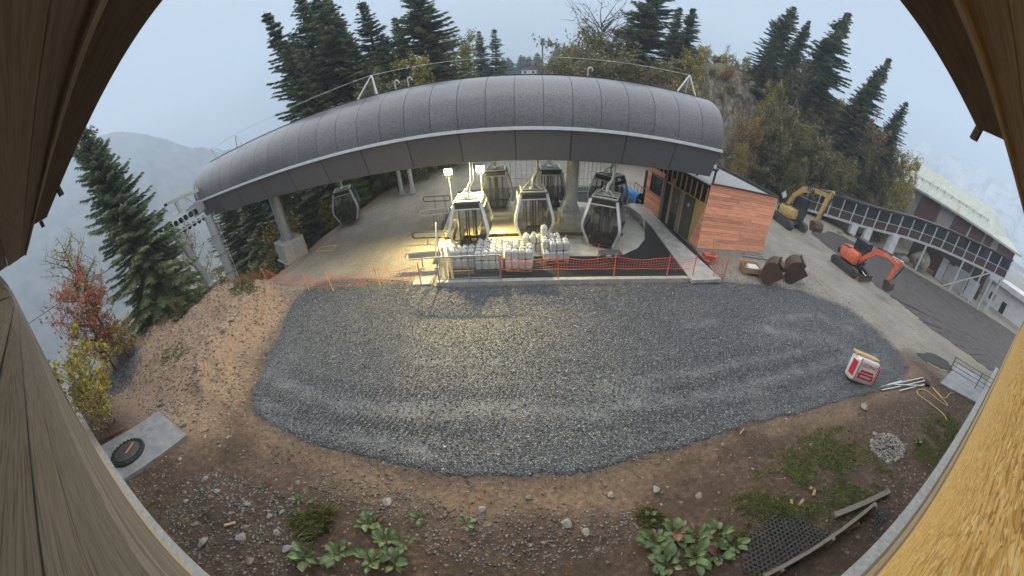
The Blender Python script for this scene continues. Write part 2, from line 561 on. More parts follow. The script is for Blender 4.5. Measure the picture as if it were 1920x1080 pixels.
yard = np.maximum(sstep(12.2, 13.2, ys + jit * .4) * sstep(.3, -.6, e_), sstep(10.0, 13.0, xs + jit * 2.0 + .25 * (ys - 6)) * sstep(-.2, .6, ys - 4.2 + .13 * (xs - 16)) )
yard = np.maximum(yard, sstep(17.5, 20, xs + jit) * sstep(-9, -6, ys))
wild = np.maximum(sstep(.5, 3.0, e_ + jit * 2), sstep(0, -1.5, c_))
wild = np.maximum(wild, sstep(45, 60, ys))
orange = .45 * sstep(1.5, .2, pd_ + jit * 1.2) * (1 - yard)
orange = np.maximum(orange, .9 * sstep(-8, -11, xs + jit * 2) * sstep(1.5, 4, ys + jit) * (1 - yard))
zone = np.stack([yard * (1 - wild), np.clip(orange, 0, 1) * (1 - wild), wild], 1)
m, n, l, b = newmat('ground')
at = n.new('ShaderNodeAttribute')
at.attribute_name = 'tint'
sp = n.new('ShaderNodeSeparateColor')
l.new(at.outputs['Color'], sp.inputs[0])
wv = coords(n, l, 'World')
f1, f2, f3 = noise(n, l, wv, .55, 8, .65), noise(n, l, wv, 7.0, 9, .7), noise(n, l, wv, 42, 4, .7)
dirt = ramp(n, l, f2, [(.25, (.034, .022, .015)), (.5, (.096, .064, .044)), (.78, (.24, .17, .12))])
dirt = mixc(n, l, ramp(n, l, f1, [(.38, 0.0), (.62, .75)]), dirt, (.062, .042, .030))
clay = ramp(n, l, f2, [(.25, (.24, .16, .10)), (.5, (.42, .29, .19)), (.75, (.60, .45, .32))])
yardc = ramp(n, l, f3, [(.2, (.19, .174, .143)), (.5, (.31, .285, .235)), (.8, (.42, .39, .335))])
yardc = mixc(n, l, ramp(n, l, f1, [(.4, 0.0), (.65, .45)]), yardc, (.17, .155, .13))
f4 = noise(n, l, coords(n, l, 'World', (1.1, .33, 1)), .9, 10, .75)
yardc = mixc(n, l, ramp(n, l, f4, [(.45, 0.0), (.65, .5)]), yardc, (.17, .148, .118))
yardc = mixc(n, l, ramp(n, l, f4, [(.25, .3), (.40, .0)]), yardc, (.36, .33, .27))
yardc = mixc(n, l, 1.0, yardc, ramp(n, l, f2, [(.3, .62), (.7, 1.22)]), 'MULTIPLY')
wildc = ramp(n, l, f2, [(.25, (.055, .058, .026)), (.5, (.13, .11, .055)), (.75, (.22, .17, .10))])
o = mixc(n, l, ramp(n, l, sp.outputs[1], [(0, 0.0), (1, .75)]), dirt, clay)
o = mixc(n, l, sp.outputs[0], o, yardc)
geo = n.new('ShaderNodeNewGeometry')
sn = n.new('ShaderNodeSeparateXYZ')
l.new(geo.outputs['Normal'], sn.inputs[0])
crag = ramp(n, l, noise(n, l, coords(n, l, 'World', (1, 1, .5)), 1.6, 14, .75), [(.34, (.035, .030, .020)), (.48, (.13, .105, .07)), (.58, (.25, .215, .165)), (.70, (.40, .37, .32))])
steep = ramp(n, l, sn.outputs[2], [(.60, 1.0), (.86, 0.0)])
knollm = n.new('ShaderNodeMath')
knollm.operation = 'MULTIPLY'
spx = n.new('ShaderNodeSeparateXYZ')
l.new(geo.outputs['Position'], spx.inputs[0])
gt = n.new('ShaderNodeMath')
gt.operation = 'GREATER_THAN'
gt.inputs[1].default_value = 8.0
l.new(spx.outputs[0], gt.inputs[0])
l.new(gt.outputs[0], knollm.inputs[0])
l.new(steep, knollm.inputs[1])
wildc = mixc(n, l, knollm.outputs[0], wildc, crag)
o = mixc(n, l, sp.outputs[2], o, wildc)
l.new(o, b.inputs['Base Color'])
b.inputs['Roughness'].default_value = .85
b.inputs['Specular IOR Level'].default_value = .35
ad = n.new('ShaderNodeMath')
ad.operation = 'MULTIPLY_ADD'
ad.inputs[1].default_value = .35
l.new(f3, ad.inputs[0])
l.new(f2, ad.inputs[2])
bump(n, l, b, ad.outputs[0], 1.0, .07)
tag(big_mesh('ground', V, F, m, colr=zone, smooth=True), kind='structure')

# ------------------------------------------------------------------ draped sheets
def resample(P, step):
    P = np.asarray(P, float)
    Q = []
    for a, b_ in zip(P, np.roll(P, -1, 0)):
        k = max(1, int(np.hypot(*(b_ - a)) / step))
        for t in range(k):
            Q.append(a + (b_ - a) * t / k)
    return np.array(Q)
def sheet(name, P, off, rings, m, cen=None, edge_noise=.12, feather=.05, extra=None, kind='structure', step=.22):
    B = resample(P, step)
    cen = B.mean(0) if cen is None else np.array(cen)
    tb = np.linspace(0, 2 * PI, max(60, int(len(B) * 1.3)), endpoint=False)      # outline as a radius over the angle
    Q0, Q1 = np.asarray(P, float) - cen, np.roll(np.asarray(P, float), -1, 0) - cen
    dx_, dy_ = np.cos(tb)[:, None], np.sin(tb)[:, None]
    ex, ey = (Q1 - Q0)[None, :, 0], (Q1 - Q0)[None, :, 1]
    den = dx_ * ey - dy_ * ex
    den = np.where(np.abs(den) < 1e-9, 1e-9, den)
    tt = (Q0[None, :, 0] * ey - Q0[None, :, 1] * ex) / den
    uu = (Q0[None, :, 0] * dy_ - Q0[None, :, 1] * dx_) / den
    rad_ = np.where((uu >= -1e-6) & (uu <= 1 + 1e-6) & (tt > 0), tt, 0).max(1)
    B = cen + np.stack([np.cos(tb), np.sin(tb)], 1) * rad_[:, None]
    B = B + edge_noise * np.stack([fbm(B[:, 0] * 2.3, B[:, 1] * 2.3, 3, 31), fbm(B[:, 0] * 2.3, B[:, 1] * 2.3, 3, 41)], 1) * 2
    nb = len(B)
    Vv = []
    for k in range(rings + 1):
        t = 1 - (k / rings) ** 1.0
        pts = cen + (B - cen) * t if k < rings else np.repeat(cen[None], nb, 0)
        z = height(pts[:, 0], pts[:, 1]) + off
        if k == 0:
            z = z - off - feather
        Vv.append(np.column_stack([pts, z]))
    Vv = np.concatenate(Vv)
    i, j = np.meshgrid(np.arange(rings), np.arange(nb), indexing='ij')
    j2 = (j + 1) % nb
    Fv = np.stack([i * nb + j, i * nb + j2, (i + 1) * nb + j2, (i + 1) * nb + j], -1).reshape(-1, 4)
    a2 = (B[:, 0] * np.roll(B[:, 1], -1) - np.roll(B[:, 0], -1) * B[:, 1]).sum()
    if a2 < 0:
        Fv = Fv[:, ::-1]
    colr = None
    if extra is not None:
        Vv, colr = extra(Vv)
    return tag(big_mesh(name, Vv, Fv, m, colr=colr, smooth=True), kind=kind)
# compacted tyre tracks of pale fines on the pad, traced on the ground
TRK = [[G(x, y)[:2] for x, y in L] for L in (
    [(500, 700), (560, 735), (640, 755), (740, 768), (850, 770), (960, 768)],
    [(480, 760), (560, 765), (650, 772), (720, 778)],
    [(500, 790), (600, 800), (720, 830), (800, 850)],
    [(520, 690), (545, 675)],
    [(1200, 720), (1320, 700), (1420, 680), (1500, 662)],
    [(1150, 760), (1300, 745), (1420, 715), (1560, 680), (1640, 668)],
    [(1290, 610), (1340, 606)],
    [(1440, 620), (1560, 640), (1660, 690)],
    [(1380, 745), (1430, 740)],
    [(1450, 600), (1520, 590), (1600, 620)],
    [(1130, 735), (1200, 742)], [(960, 775), (1080, 772), (1160, 790)],
    [(780, 680), (860, 682), (930, 680)])]
TRW = [.35, .22, .20, .5, .22, .22, .28, .4, .28, .3, .3, .22, .12]
def fines(x, y):
    f = np.zeros(len(x))
    for L, w in zip(TRK, TRW):
        d = np.abs(pl_dist(x, y, L))
        f = np.maximum(f, np.exp(-(d / (w * 1.0)) ** 2) * (.50 + .5 * fbm(x * 2, y * 2, 3, 51)))
    f = f + .32 * sstep(.10, .55, fbm(x * .3, y * 1.1, 5, 61)) * sstep(-2, 8, x)
    return np.clip(f, 0, 1)
def pad_extra(Vv):
    x, y = Vv[:, 0], Vv[:, 1]
    f = fines(x, y)
    cl = np.zeros(len(x))
    for px, py, w in ((1430, 775, .5), (1420, 738, .45), (1300, 575, .7), (510, 740, .6), (900, 720, .5)):
        q = G(px, py)
        cl = np.maximum(cl, np.exp(-(np.hypot(x - q[0], (y - q[1]) * 1.5) / w) ** 2))
    Vv[:, 2] += .015 * fbm(x * 1.2, y * 3.0, 3, 71) - .022 * f
    return Vv, np.stack([f, cl, np.zeros(len(x))], 1)
m, n, l, b = newmat('gravel_bed')
at = n.new('ShaderNodeAttribute')
at.attribute_name = 'tint'
sp = n.new('ShaderNodeSeparateColor')
l.new(at.outputs['Color'], sp.inputs[0])
wv = coords(n, l, 'World')
vo = n.new('ShaderNodeTexVoronoi')
vo.inputs['Scale'].default_value = 34
l.new(wv, vo.inputs['Vector'])
sc = n.new('ShaderNodeSeparateColor')
l.new(vo.outputs['Color'], sc.inputs[0])
gc = ramp(n, l, sc.outputs[0], [(0, (.033, .035, .040)), (.55, (.073, .078, .086)), (.85, (.14, .148, .158)), (1, (.32, .33, .345))])
f1 = noise(n, l, wv, 1.2, 8, .65)
fn = ramp(n, l, f1, [(.3, (.15, .155, .163)), (.7, (.235, .24, .248))])
ff = n.new('ShaderNodeMath')
ff.operation = 'MULTIPLY'
l.new(sp.outputs[0], ff.inputs[0])
l.new(ramp(n, l, noise(n, l, wv, 9, 6, .7), [(.3, .25), (.55, 1.0)]), ff.inputs[1])
o = mixc(n, l, ff.outputs[0], gc, fn)
o = mixc(n, l, ramp(n, l, sp.outputs[1], [(0, 0.0), (1, .35)]), o, (.21, .19, .175))
l.new(o, b.inputs['Base Color'])
b.inputs['Roughness'].default_value = .55
bump(n, l, b, vo.outputs['Distance'], .8, .03)
sheet('gravel_pad', PADW, .055, 46, m, edge_noise=.09, extra=pad_extra)
ROADW = np.array([G(x, y)[:2] for x, y in ((1512, 432), (1530, 447), (1585, 490), (1640, 535), (1690, 572), (1740, 614), (1800, 655), (1860, 698))] + [(24.0, -9), (23, -22), (42, -22), (41, -9)] + [G(x, y)[:2] for x, y in ((1915, 633), (1850, 590), (1780, 548), (1700, 502), (1620, 462), (1560, 432))])
sheet('road', ROADW, .03, 40, M['road'], edge_noise=.25, step=.4)
tag(sheet('tarmac_patch', [G(x, y)[:2] for x, y in ((1712, 660), (1745, 660), (1778, 678), (1793, 700), (1770, 694), (1735, 680))], .05, 8, mat('fresh_tarmac', (.04, .038, .036), .7, (.022, .021, .02), 25, bmp=.6, bd=.02, space='World'), edge_noise=.1), kind='structure')

# ------------------------------------------------------------------ loose stones
def stones(name, pts, size, colr, m, flat=.6, seed=1):
    r = np.random.default_rng(seed)
    N = len(pts)
    base = np.array([(1, 0, 0), (-.5, .87, 0), (-.5, -.87, 0), (.25, .3, .8), (-.2, -.25, .75), (0, 0, -.6)])
    fc = np.array([(0, 3, 4), (0, 1, 3), (1, 4, 3), (1, 2, 4), (2, 0, 4), (1, 0, 5), (2, 1, 5), (0, 2, 5)])
    a = r.random(N) * 2 * PI
    sc_ = size[:, None, None] * (1 + .35 * (r.random((N, 6, 3)) - .5))
    P = base[None] * sc_ * np.array([1, 1, flat])[None, None]
    ca, sa = np.cos(a)[:, None], np.sin(a)[:, None]
    Q = np.stack([P[:, :, 0] * ca - P[:, :, 1] * sa, P[:, :, 0] * sa + P[:, :, 1] * ca, P[:, :, 2]], -1)
    Q = Q + pts[:, None, :]
    Fv = (fc[None] + np.arange(N)[:, None, None] * 6).reshape(-1, 3)
    C = np.repeat(colr, 6, 0)
    return tag(big_mesh(name, Q.reshape(-1, 3), Fv, m, colr=C), kind='stuff')
def scatter(N, x0, x1, y0, y1, keep, seed):
    r = np.random.default_rng(seed)
    x, y = r.uniform(x0, x1, N), r.uniform(y0, y1, N)
    k = keep(x, y, r)
    return x[k], y[k], r
stone_m = tintmat('loose_stone', (1, 1, 1), .6, .4, 25)
x, y, r = scatter(260000, -12.5, 20, 3, 15, lambda x, y, r: (pad_dist(x, y) < .7 * r.random(len(x)) ** 4 - .02) & (r.random(len(x)) > .85 * fines(x, y)), 11)
sz = r.uniform(.009, .025, len(x)) * (1 + .9 * (r.random(len(x)) > .95))
z = height(x, y) + .055 + .015 * fbm(x * 1.2, y * 3.0, 3, 71) - .022 * fines(x, y) + sz * .25
v_ = r.random(len(x)) ** 2.4
shade = (.05 + .20 * v_ + .30 * (v_ > .94))[:, None] * np.array([.94, .98, 1.03])[None]
tag(stones('gravel', np.stack([x, y, z], 1), sz, shade, stone_m, .55, 12), 'dark grey crushed stone spread over the flat pad', 'gravel')
# tread bars pressed up along the tyre tracks
bx_, by_ = [], []
r = np.random.default_rng(23)
for L, w in list(zip(TRK, TRW))[:3] + list(zip(TRK, TRW))[4:6]:
    L = np.array(L)
    for a_, b_ in zip(L[:-1], L[1:]):
        dl = b_ - a_
        ln_ = np.hypot(*dl)
        nrm = np.array((-dl[1], dl[0])) / ln_
        for s in np.arange(0, ln_, .17):
            c_ = a_ + dl * s / ln_
            for sd in (-1, 1):
                for q in np.linspace(.12, .55, 16):
                    p_ = c_ + nrm * sd * (q + .25) + dl / ln_ * q * .35 * sd + r.normal(0, .018, 2)
                    bx_.append(p_[0]); by_.append(p_[1])
x, y = np.array(bx_), np.array(by_)
k_ = (pad_dist(x, y) < -.1) & (r.random(len(x)) < .8)
x, y = x[k_], y[k_]
sz = r.uniform(.014, .03, len(x))
z = height(x, y) + .055 + sz * .6
tag(stones('gravel', np.stack([x, y, z], 1), sz, (.035 + .10 * r.random(len(x)))[:, None] * np.array([.94, .98, 1.03])[None], stone_m, .6, 24), 'dark gravel pressed up in tyre tread bars', 'gravel')
def dirt_keep(x, y, r):
    pdv = pad_dist(x, y)
    return (pdv > .0) & (y < 13.2) & (pl_dist(x, y, EDGE) < .8) & (x < 19) & ((y > -1.0)) & (r.random(len(x)) < np.clip(.35 + 1.2 * fbm(x * .6, y * .6, 3, 81), .08, 1) * np.where(pdv < .5, .45, 1))
x, y, r = scatter(60000, -23, 19, -1, 13.2, dirt_keep, 13)
sz = .010 + .055 * r.random(len(x)) ** 3.5
z = height(x, y) + sz * .1
t_ = r.random(len(x))[:, None]
shade = (.07 + .22 * r.random(len(x)) ** 1.8)[:, None] * (np.array([1.12, .95, .78])[None] * t_ + np.array([1, .99, .96])[None] * (1 - t_))
tag(stones('rubble', np.stack([x, y, z], 1), sz, shade, stone_m, .6, 14), 'small brown and grey stones littering the bare earth', 'rubble')
x, y, r = scatter(26000, -13, 40, -6, 26, lambda x, y, r: (pad_dist(x, y) > .1) & (((x > 12) & (y > 3.5)) | ((x < -4.4) & (y > 13))) & (pl_dist(x, y, EDGE) < -.2) & (pl_dist(x, y, CLIFF) > .5) & ~((x > 10.6) & (x < 16.2) & (y > 14.5) & (y < 22.5)) & ~inpoly(x, y, ROADW) & (r.random(len(x)) < np.clip(.4 + 1.5 * fbm(x * .5, y * .5, 3, 85), .05, 1)), 41)
sz = .012 + .045 * r.random(len(x)) ** 3
shade = (.16 + .30 * r.random(len(x)))[:, None] * np.array([1.04, .98, .86])[None]
tag(stones('rubble', np.stack([x, y, height(x, y) + sz * .1], 1), sz, shade, stone_m, .6, 42), 'small stones loose on the beige yard', 'rubble')
# pile of grey gravel on the left bank and a spill of rubble by the lodge
def pile(name, px, py, sx, sy, N, s0, s1, hgt, tint, lab, seed):
    c = GP(px, py)
    r = np.random.default_rng(seed)
    a, q = r.random(N) * 2 * PI, np.sqrt(r.random(N))
    x, y = c[0] + sx * q * np.cos(a), c[1] + sy * q * np.sin(a)
    z = height(x, y) + hgt * (1 - q) * r.random(N)
    sz = r.uniform(s0, s1, N)
    sh = (.08 + .17 * r.random(N))[:, None] * np.array(tint)[None]
    tag(stones(name, np.stack([x, y, z], 1), sz, sh, stone_m, .7, seed), lab, 'gravel')
x, y, r = scatter(42000, -23, 19, -1, 13.2, dirt_keep, 18)
sz = .015 + .075 * r.random(len(x)) ** 3.0
z = height(x, y) - sz * .1
shade = (.45 + .9 * r.random(len(x)))[:, None] * np.array([.185, .128, .090])[None] * np.where(x < -8, 1.5, 1.0)[:, None]
tag(stones('clods', np.stack([x, y, z], 1), sz, shade, stone_m, .55, 19), 'brown clods of turned earth', 'earth')
x, y, r = scatter(9000, -23, -8.5, 3.5, 13.2, lambda x, y, r: (pad_dist(x, y) > .1) & (pl_dist(x, y, EDGE) < .5), 31)
sz = .02 + .10 * r.random(len(x)) ** 3.0
z = height(x, y) - sz * .05
shade = (.45 + .9 * r.random(len(x)))[:, None] * np.where(r.random(len(x))[:, None] < .7, np.array([.27, .19, .13])[None], np.array([.27, .25, .22])[None])
tag(stones('clods', np.stack([x, y, z], 1), sz, shade, stone_m, .65, 32), 'ochre clods and stones on the left bank', 'earth')
pile('gravel_heap', 225, 705, 1.6, 1.9, 2600, .03, .08, .25, (.95, 1, 1.06), 'heap of grey gravel on the bank beside the yellow leaved shrub', 15)
pile('rubble', 430, 975, 2.3, 1.3, 1300, .008, .06, .02, (1, .97, .93), 'grey stones strewn over the dirt below the manhole slab', 26)
pile('rubble', 1000, 1010, 2.2, .7, 900, .01, .045, .02, (1, .95, .9), 'stones strewn over the dirt between the dock plants', 27)
pile('rubble', 700, 935, 1.6, .5, 500, .01, .05, .02, (1, .92, .85), 'small stones strewn below the pad edge', 28)
pile('rubble_heap', 1665, 838, .75, .6, 900, .02, .07, .15, (1.55, 1.48, 1.4), 'pale broken rubble heap beside the grass near the lodge', 16)

# ------------------------------------------------------------------ far land
def mountain(name, P, base, depth, m, seed, amp):
    # ridge line through 3D points P, faces falling towards the viewer
    P = np.array(P, float)
    Nn, Mm = 260, 60
    t = np.linspace(0, len(P) - 1, Nn)
    L = np.stack([np.interp(t, range(len(P)), P[:, k]) for k in range(3)], 1)
    L[:, 2] += amp * (fbm(t * 3, t * 0, 4, seed))
    V_, F_ = [], []
    for k in range(Mm + 1):
        s = k / Mm
        q = L.copy()
        nrm = L[:, :2] / np.linalg.norm(L[:, :2], axis=1, keepdims=True)
        q[:, :2] = L[:, :2] - nrm * depth * s
        q[:, 2] = base + (L[:, 2] - base) * (1 - s ** .8)
        if k < 2:
            q[:, 2] += amp * .3 * vnoise(t * 55, t * 0 + k, seed + 3)
        q[:, 2] += amp * .8 * fbm(q[:, 0] * .008, q[:, 1] * .008, 4, seed + 7) * math.sin(PI * s)
        V_.append(q)
    V_.append(L + np.array([0, 0, -1]) * (L[:, 2:3] - base) + np.column_stack([nrm * depth * .3, np.zeros(Nn)]))
    V_ = np.concatenate([V_[-1]] + V_[:-1])
    i, j = np.meshgrid(np.arange(Mm + 1), np.arange(Nn - 1), indexing='ij')
    F_ = np.stack([i * Nn + j, i * Nn + j + 1, (i + 1) * Nn + j + 1, (i + 1) * Nn + j], -1).reshape(-1, 4)
    return tag(big_mesh(name, V_, F_, m, smooth=True), kind='structure')
mtn_m = mat('wooded_mountainside', (.13, .11, .085), .9, (.022, .03, .022), .03, space='World', detail=12, lo=.38, hi=.62)
snow_m = mat('snow_streaked_mountainside', (.40, .42, .45), .8, (.24, .26, .275), .03, space='World', detail=13, lo=.42, hi=.52)
mountain('mountain', [atd(x, y, 900) for x, y in ((-330, 420), (-140, 360), (0, 300), (60, 285), (180, 258), (250, 246), (330, 270), (420, 283), (520, 262))], -95, 420, mtn_m, 5, 14)
mountain('snowy_mountain', [atd(x, y, 900) for x, y in ((1600, 285), (1700, 272), (1760, 288), (1820, 310), (1880, 335), (1940, 365), (2100, 440))], -20, 500, snow_m, 9, 30)

# ------------------------------------------------------------------ the lodge the camera hangs on (local frame: x along the facade, y out of it)
FYAW = R(-3.4)
lodge = thing('lodge_building', 'timber lodge facade with weathered planks, raw chipboard and a deep brown eave', 'building', (0, 0, 0), FYAW)
WY = -.17
def lplank(nm, x0, x1, z0, z1, m, t=.03, y=WY):
    o = MB().bbox((0, 0, 0), (x1 - x0, t, z1 - z0 - (.013 if nm == 'plank' else .006)), .006).build(nm, m, lodge)
    o.location = ((x0 + x1) / 2, y - t / 2, (z0 + z1) / 2)
    return o
wall = MB()
wall.box((0, WY - .25, 4.4), (49.8, .36, 7.4))
wall.build('wall', M['fascia'], lodge)
random.seed(3)
zz = .72
k = 0
while zz < 7.6:                               # weathered cladding boards, left of the camera
    hgt = random.choice((.17, .2, .22, .19))
    cuts = [-24.8] + sorted(random.uniform(-22, -3) for _ in range(2)) + [-.12]
    for a, b_ in zip(cuts[:-1], cuts[1:]):
        lplank('plank', a + .002, b_ - .002, zz, zz + hgt, M['old_plank'], .026 + .008 * random.random())
    if zz < 4.6:
        lplank('plank', .12, 24.8, zz, zz + hgt, M['old_plank'], .03)
    zz += hgt
m, n, l, b = newmat('chipboard')              # oriented strand board: pale flakes at many angles
base = None
for q, (ang, c1, c2) in enumerate(((.2, (.80, .54, .20), (.46, .22, .045)), (1.1, (.86, .64, .30), (.62, .36, .09)), (-.7, (.74, .47, .15), (.38, .18, .03)))):
    tc = n.new('ShaderNodeTexCoord')
    mp = n.new('ShaderNodeMapping')
    mp.inputs['Rotation'].default_value = (0, ang, 0)
    mp.inputs['Scale'].default_value = (11, 11, 60)
    l.new(tc.outputs['Object'], mp.inputs['Vector'])
    vo = n.new('ShaderNodeTexVoronoi')
    vo.inputs['Scale'].default_value = 1.0
    l.new(mp.outputs[0], vo.inputs['Vector'])
    ve = n.new('ShaderNodeTexVoronoi')
    ve.feature = 'DISTANCE_TO_EDGE'
    ve.inputs['Scale'].default_value = 1.0
    l.new(mp.outputs[0], ve.inputs['Vector'])
    sx = n.new('ShaderNodeSeparateColor')
    l.new(vo.outputs['Color'], sx.inputs[0])
    cc = ramp(n, l, sx.outputs[0], [(0, c2), (.35, c1), (1, tuple(v * 1.15 for v in c1))])
    cc = mixc(n, l, 1.0, cc, ramp(n, l, ve.outputs['Distance'], [(0, .42), (.05, 1.0)]), 'MULTIPLY')
    if base is None:
        base, bf = cc, sx.outputs[0]
    else:
        nf = ramp(n, l, noise(n, l, coords(n, l, 'Object', (5 + q, 5, 11)), 1.6, 3), [(.48, 0.0), (.52, 1.0)])
        base = mixc(n, l, nf, base, cc)
l.new(base, b.inputs['Base Color'])
b.inputs['Roughness'].default_value = .6
bump(n, l, b, bf, .35, .004)
M['osb'] = m
for q in range(6):
    for zb in (4.62, 5.88, 7.14):
        lplank('chipboard', .14 + q * 2.5, .14 + (q + 1) * 2.5 - .004, zb, min(zb + 1.252, 7.9), M['osb'], .018, WY + .012)
lplank('batten', -24.5, -3.0, .64, .70, M['pale_wood'], .05, WY + .05)
lplank('batten', .5, 24.5, 3.9, 3.96, M['pale_wood'], .05, WY + .045)
fl = MB()
for x0, x1 in ((-24.6, -.3), (-.3, 24.6)):
    fl.box(((x0 + x1) / 2, -.06, .56), (x1 - x0 - .004, .30, .05))
fl.build('flashing', M['flash'], lodge)
MB().box((0, -.10, .03), (49, .3, 1.0)).build('plinth', M['concrete'], lodge)
# eave: soffit boards run along the facade
EZ = CAMH + .74
for y0, y1, z in ((-.17, .14, EZ + .02), (.145, .54, EZ), (.545, .71, EZ + .005)):
    for x0, x1 in ((-9.5, -3.9), (-3.895, -.4), (-.395, 3.1), (3.105, 9.5)):
        o = MB().bbox((0, 0, 0), (x1 - x0, y1 - y0, .022), .006).build('soffit_board', M['soffit'], lodge)
        o.location = ((x0 + x1) / 2, (y0 + y1) / 2, z)
o = MB().bbox((0, 0, 0), (18.8, .045, .05), .01).build('trim', M['soffit'], lodge)
o.location = (0, .715, EZ - .02)
f = MB()
f.prism([(.735, EZ - .015), (1.0, EZ - .03), (1.02, EZ + .22), (.735, EZ + .20)], (-1.42, 0, 0), (0, 1, 0), (0, 0, 1), (1, 0, 0), 7.98)
o = f.build('fascia', M['fascia'], lodge)
r_ = MB()
r_.box((0, .3, EZ + .27), (19.2, 1.3, .08))
r_.build('roof', M['fascia'], lodge)
for xx in (-5.55, -3.9, 2.62):
    o = MB().box((0, 0, 0), (.05, .06, .10)).build('gutter_bracket', M['fascia'], lodge)
    o.location = (xx, 1.0 - .1 * (xx < -5), EZ - .06)

# ------------------------------------------------------------------ gondola station: long curved cover on steel pillars
station = thing('gondola_station', 'long dark curved station cover on steel pillars above the cabins', 'station', (0, 0, 0))
CX0, CX1 = -21.5, 10.15
def axis(x):
    return 15.02 - .07 * x
def tilt(x):
    return -.0073 * x
PROF = [(0, 5.60), (.03, 5.88), (.10, 6.20), (.24, 6.54), (.46, 6.86), (.78, 7.14), (1.20, 7.38), (1.70, 7.57), (2.28, 7.70), (2.95, 7.77)]
def prof_pt(x, s, back=False):
    k = min(int(s * (len(PROF) - 1)), len(PROF) - 2)
    t = s * (len(PROF) - 1) - k
    o = PROF[k][0] * (1 - t) + PROF[k + 1][0] * t
    z = PROF[k][1] * (1 - t) + PROF[k + 1][1] * t
    d = 5.9 - o if back else o
    return (x - .07 * -d * 0 + .07 * d, axis(x) + d, z + tilt(x))
def endshape(x):                              # the ends draw in a little
    return 1.0
PW = (CX1 - CX0) / 26
for q in range(26):
    x0, x1 = CX0 + q * PW + .011, CX0 + (q + 1) * PW - .011
    mb = MB()
    mb.grid(lambda u, v: prof_pt(x0 + (x1 - x0) * v, u), 18, 2)
    # folded edges give each sheet a visible joint
    mb.grid(lambda u, v: tuple(np.array(prof_pt(x0, u)) + np.array((0, .05 * v, -.03 * v))), 18, 1)
    mb.grid(lambda u, v: tuple(np.array(prof_pt(x1, u)) + np.array((0, .05 * v, -.03 * v))), 18, 1)
    mb.build('cover_panel', M['cover'], station, True, 40)
    mb = MB()
    mb.grid(lambda u, v: prof_pt(x0 + (x1 - x0) * v, u, True), 10, 1)
    mb.build('rear_cover_panel', M['cover'], station, True, 40)
# dark backing under the joints
mb = MB()
mb.grid(lambda u, v: tuple(np.array(prof_pt(CX0 + (CX1 - CX0) * v, u)) + np.array((0, .04, -.025))), 18, 8)
mb.build('cover_backing', M['black'], station, True)
SK0 = 13
def skirt_pt(x, s, back=False):
    o, z = .02 + .42 * s, 5.56 - 1.36 * s - .02 * math.sin(s * PI)
    d = 5.9 - o if back else o
    return (x + .07 * d, axis(x) + d, z + tilt(x))
for q in range(SK0):
    w = (CX1 - CX0) / SK0
    x0, x1 = CX0 + q * w + .022, CX0 + (q + 1) * w - .022
    mb = MB().grid(lambda u, v: skirt_pt(x0 + (x1 - x0) * v, 1 - u), 4, 2)
    mb.grid(lambda u, v: tuple(np.array(skirt_pt(x0, u)) + np.array((0, .05 * v, 0))), 3, 1)
    mb.build('skirt_panel', M['skirt'], station)
    MB().grid(lambda u, v: skirt_pt(x0 + (x1 - x0) * v, u, True), 3, 1).build('rear_skirt_panel', M['skirt'], station)
MB().grid(lambda u, v: tuple(np.array(skirt_pt(CX0 + (CX1 - CX0) * v, u)) + np.array((0, .05, 0))), 3, 8).build('skirt_backing', M['black'], station)
mb = MB()
N_ = 40
for q in range(N_):
    xa, xb = CX0 - .05 + (CX1 - CX0 + .1) * q / N_, CX0 - .05 + (CX1 - CX0 + .1) * (q + 1) / N_
    mb.bar((xa, axis(xa) - .05, 5.58 + tilt(xa)), (xb, axis(xb) - .05, 5.58 + tilt(xb)), .12, .12)
mb.build('rail_band', M['rail_band'], station)
mb = MB()
for q in range(N_):
    xa, xb = CX0 + (CX1 - CX0) * q / N_, CX0 + (CX1 - CX0) * (q + 1) / N_
    pa, pb = prof_pt(xa, 1), prof_pt(xb, 1)
    mb.bar(pa, pb, .30, .07)
mb.build('ridge_cap', M['dark'], station)
for xe, nm in ((CX0 + .02, 'end_wall'), (CX1 - .02, 'end_wall')):
    P = [prof_pt(xe, s / 18) for s in range(19)] + [prof_pt(xe, 1 - s / 18, True) for s in range(19)] + [skirt_pt(xe, s / 3, True) for s in range(1, 4)] + [skirt_pt(xe, 1 - s / 3) for s in range(0, 4)]
    mb = MB()
    mb.add(P, [tuple(range(len(P)))])
    mb.build(nm, M['skirt'], station)
    if xe < 0:                               # rounded nose sheet on the valley end
        mb = MB()
        mb.grid(lambda u, v: (prof_pt(xe, u)[0] - .55 * math.sin(v * PI / 2) * (1 - .25 * u), prof_pt(xe, u)[1] + .9 * (1 - math.cos(v * PI / 2)) * 1.0, prof_pt(xe, u)[2] - .05 * v), 14, 6)
        mb.build('nose_sheet', M['cover'], station, True)
# underside floor with structure
mb = MB()
mb.grid(lambda u, v: (CX0 + .2 + (CX1 - CX0 - .4) * u + .2, axis(CX0 + (CX1 - CX0) * u) + .46 + 4.95 * v, 4.34 + tilt(CX0 + (CX1 - CX0) * u)), 20, 4)
mb.build('underside', mat('underside_dark_sheet', (.085, .075, .055), .7, (.05, .045, .035), 4), station)
for dy in (1.3, 4.5):                         # guide beams under the cover
    MB().bar((CX0 + 1, axis(CX0 + 1) + dy, 4.16 + tilt(CX0)), (CX1 - 2.0, axis(CX1 - 2) + dy, 4.16 + tilt(CX1)), .18, .22).build('guide_beam', M['galv'], station)
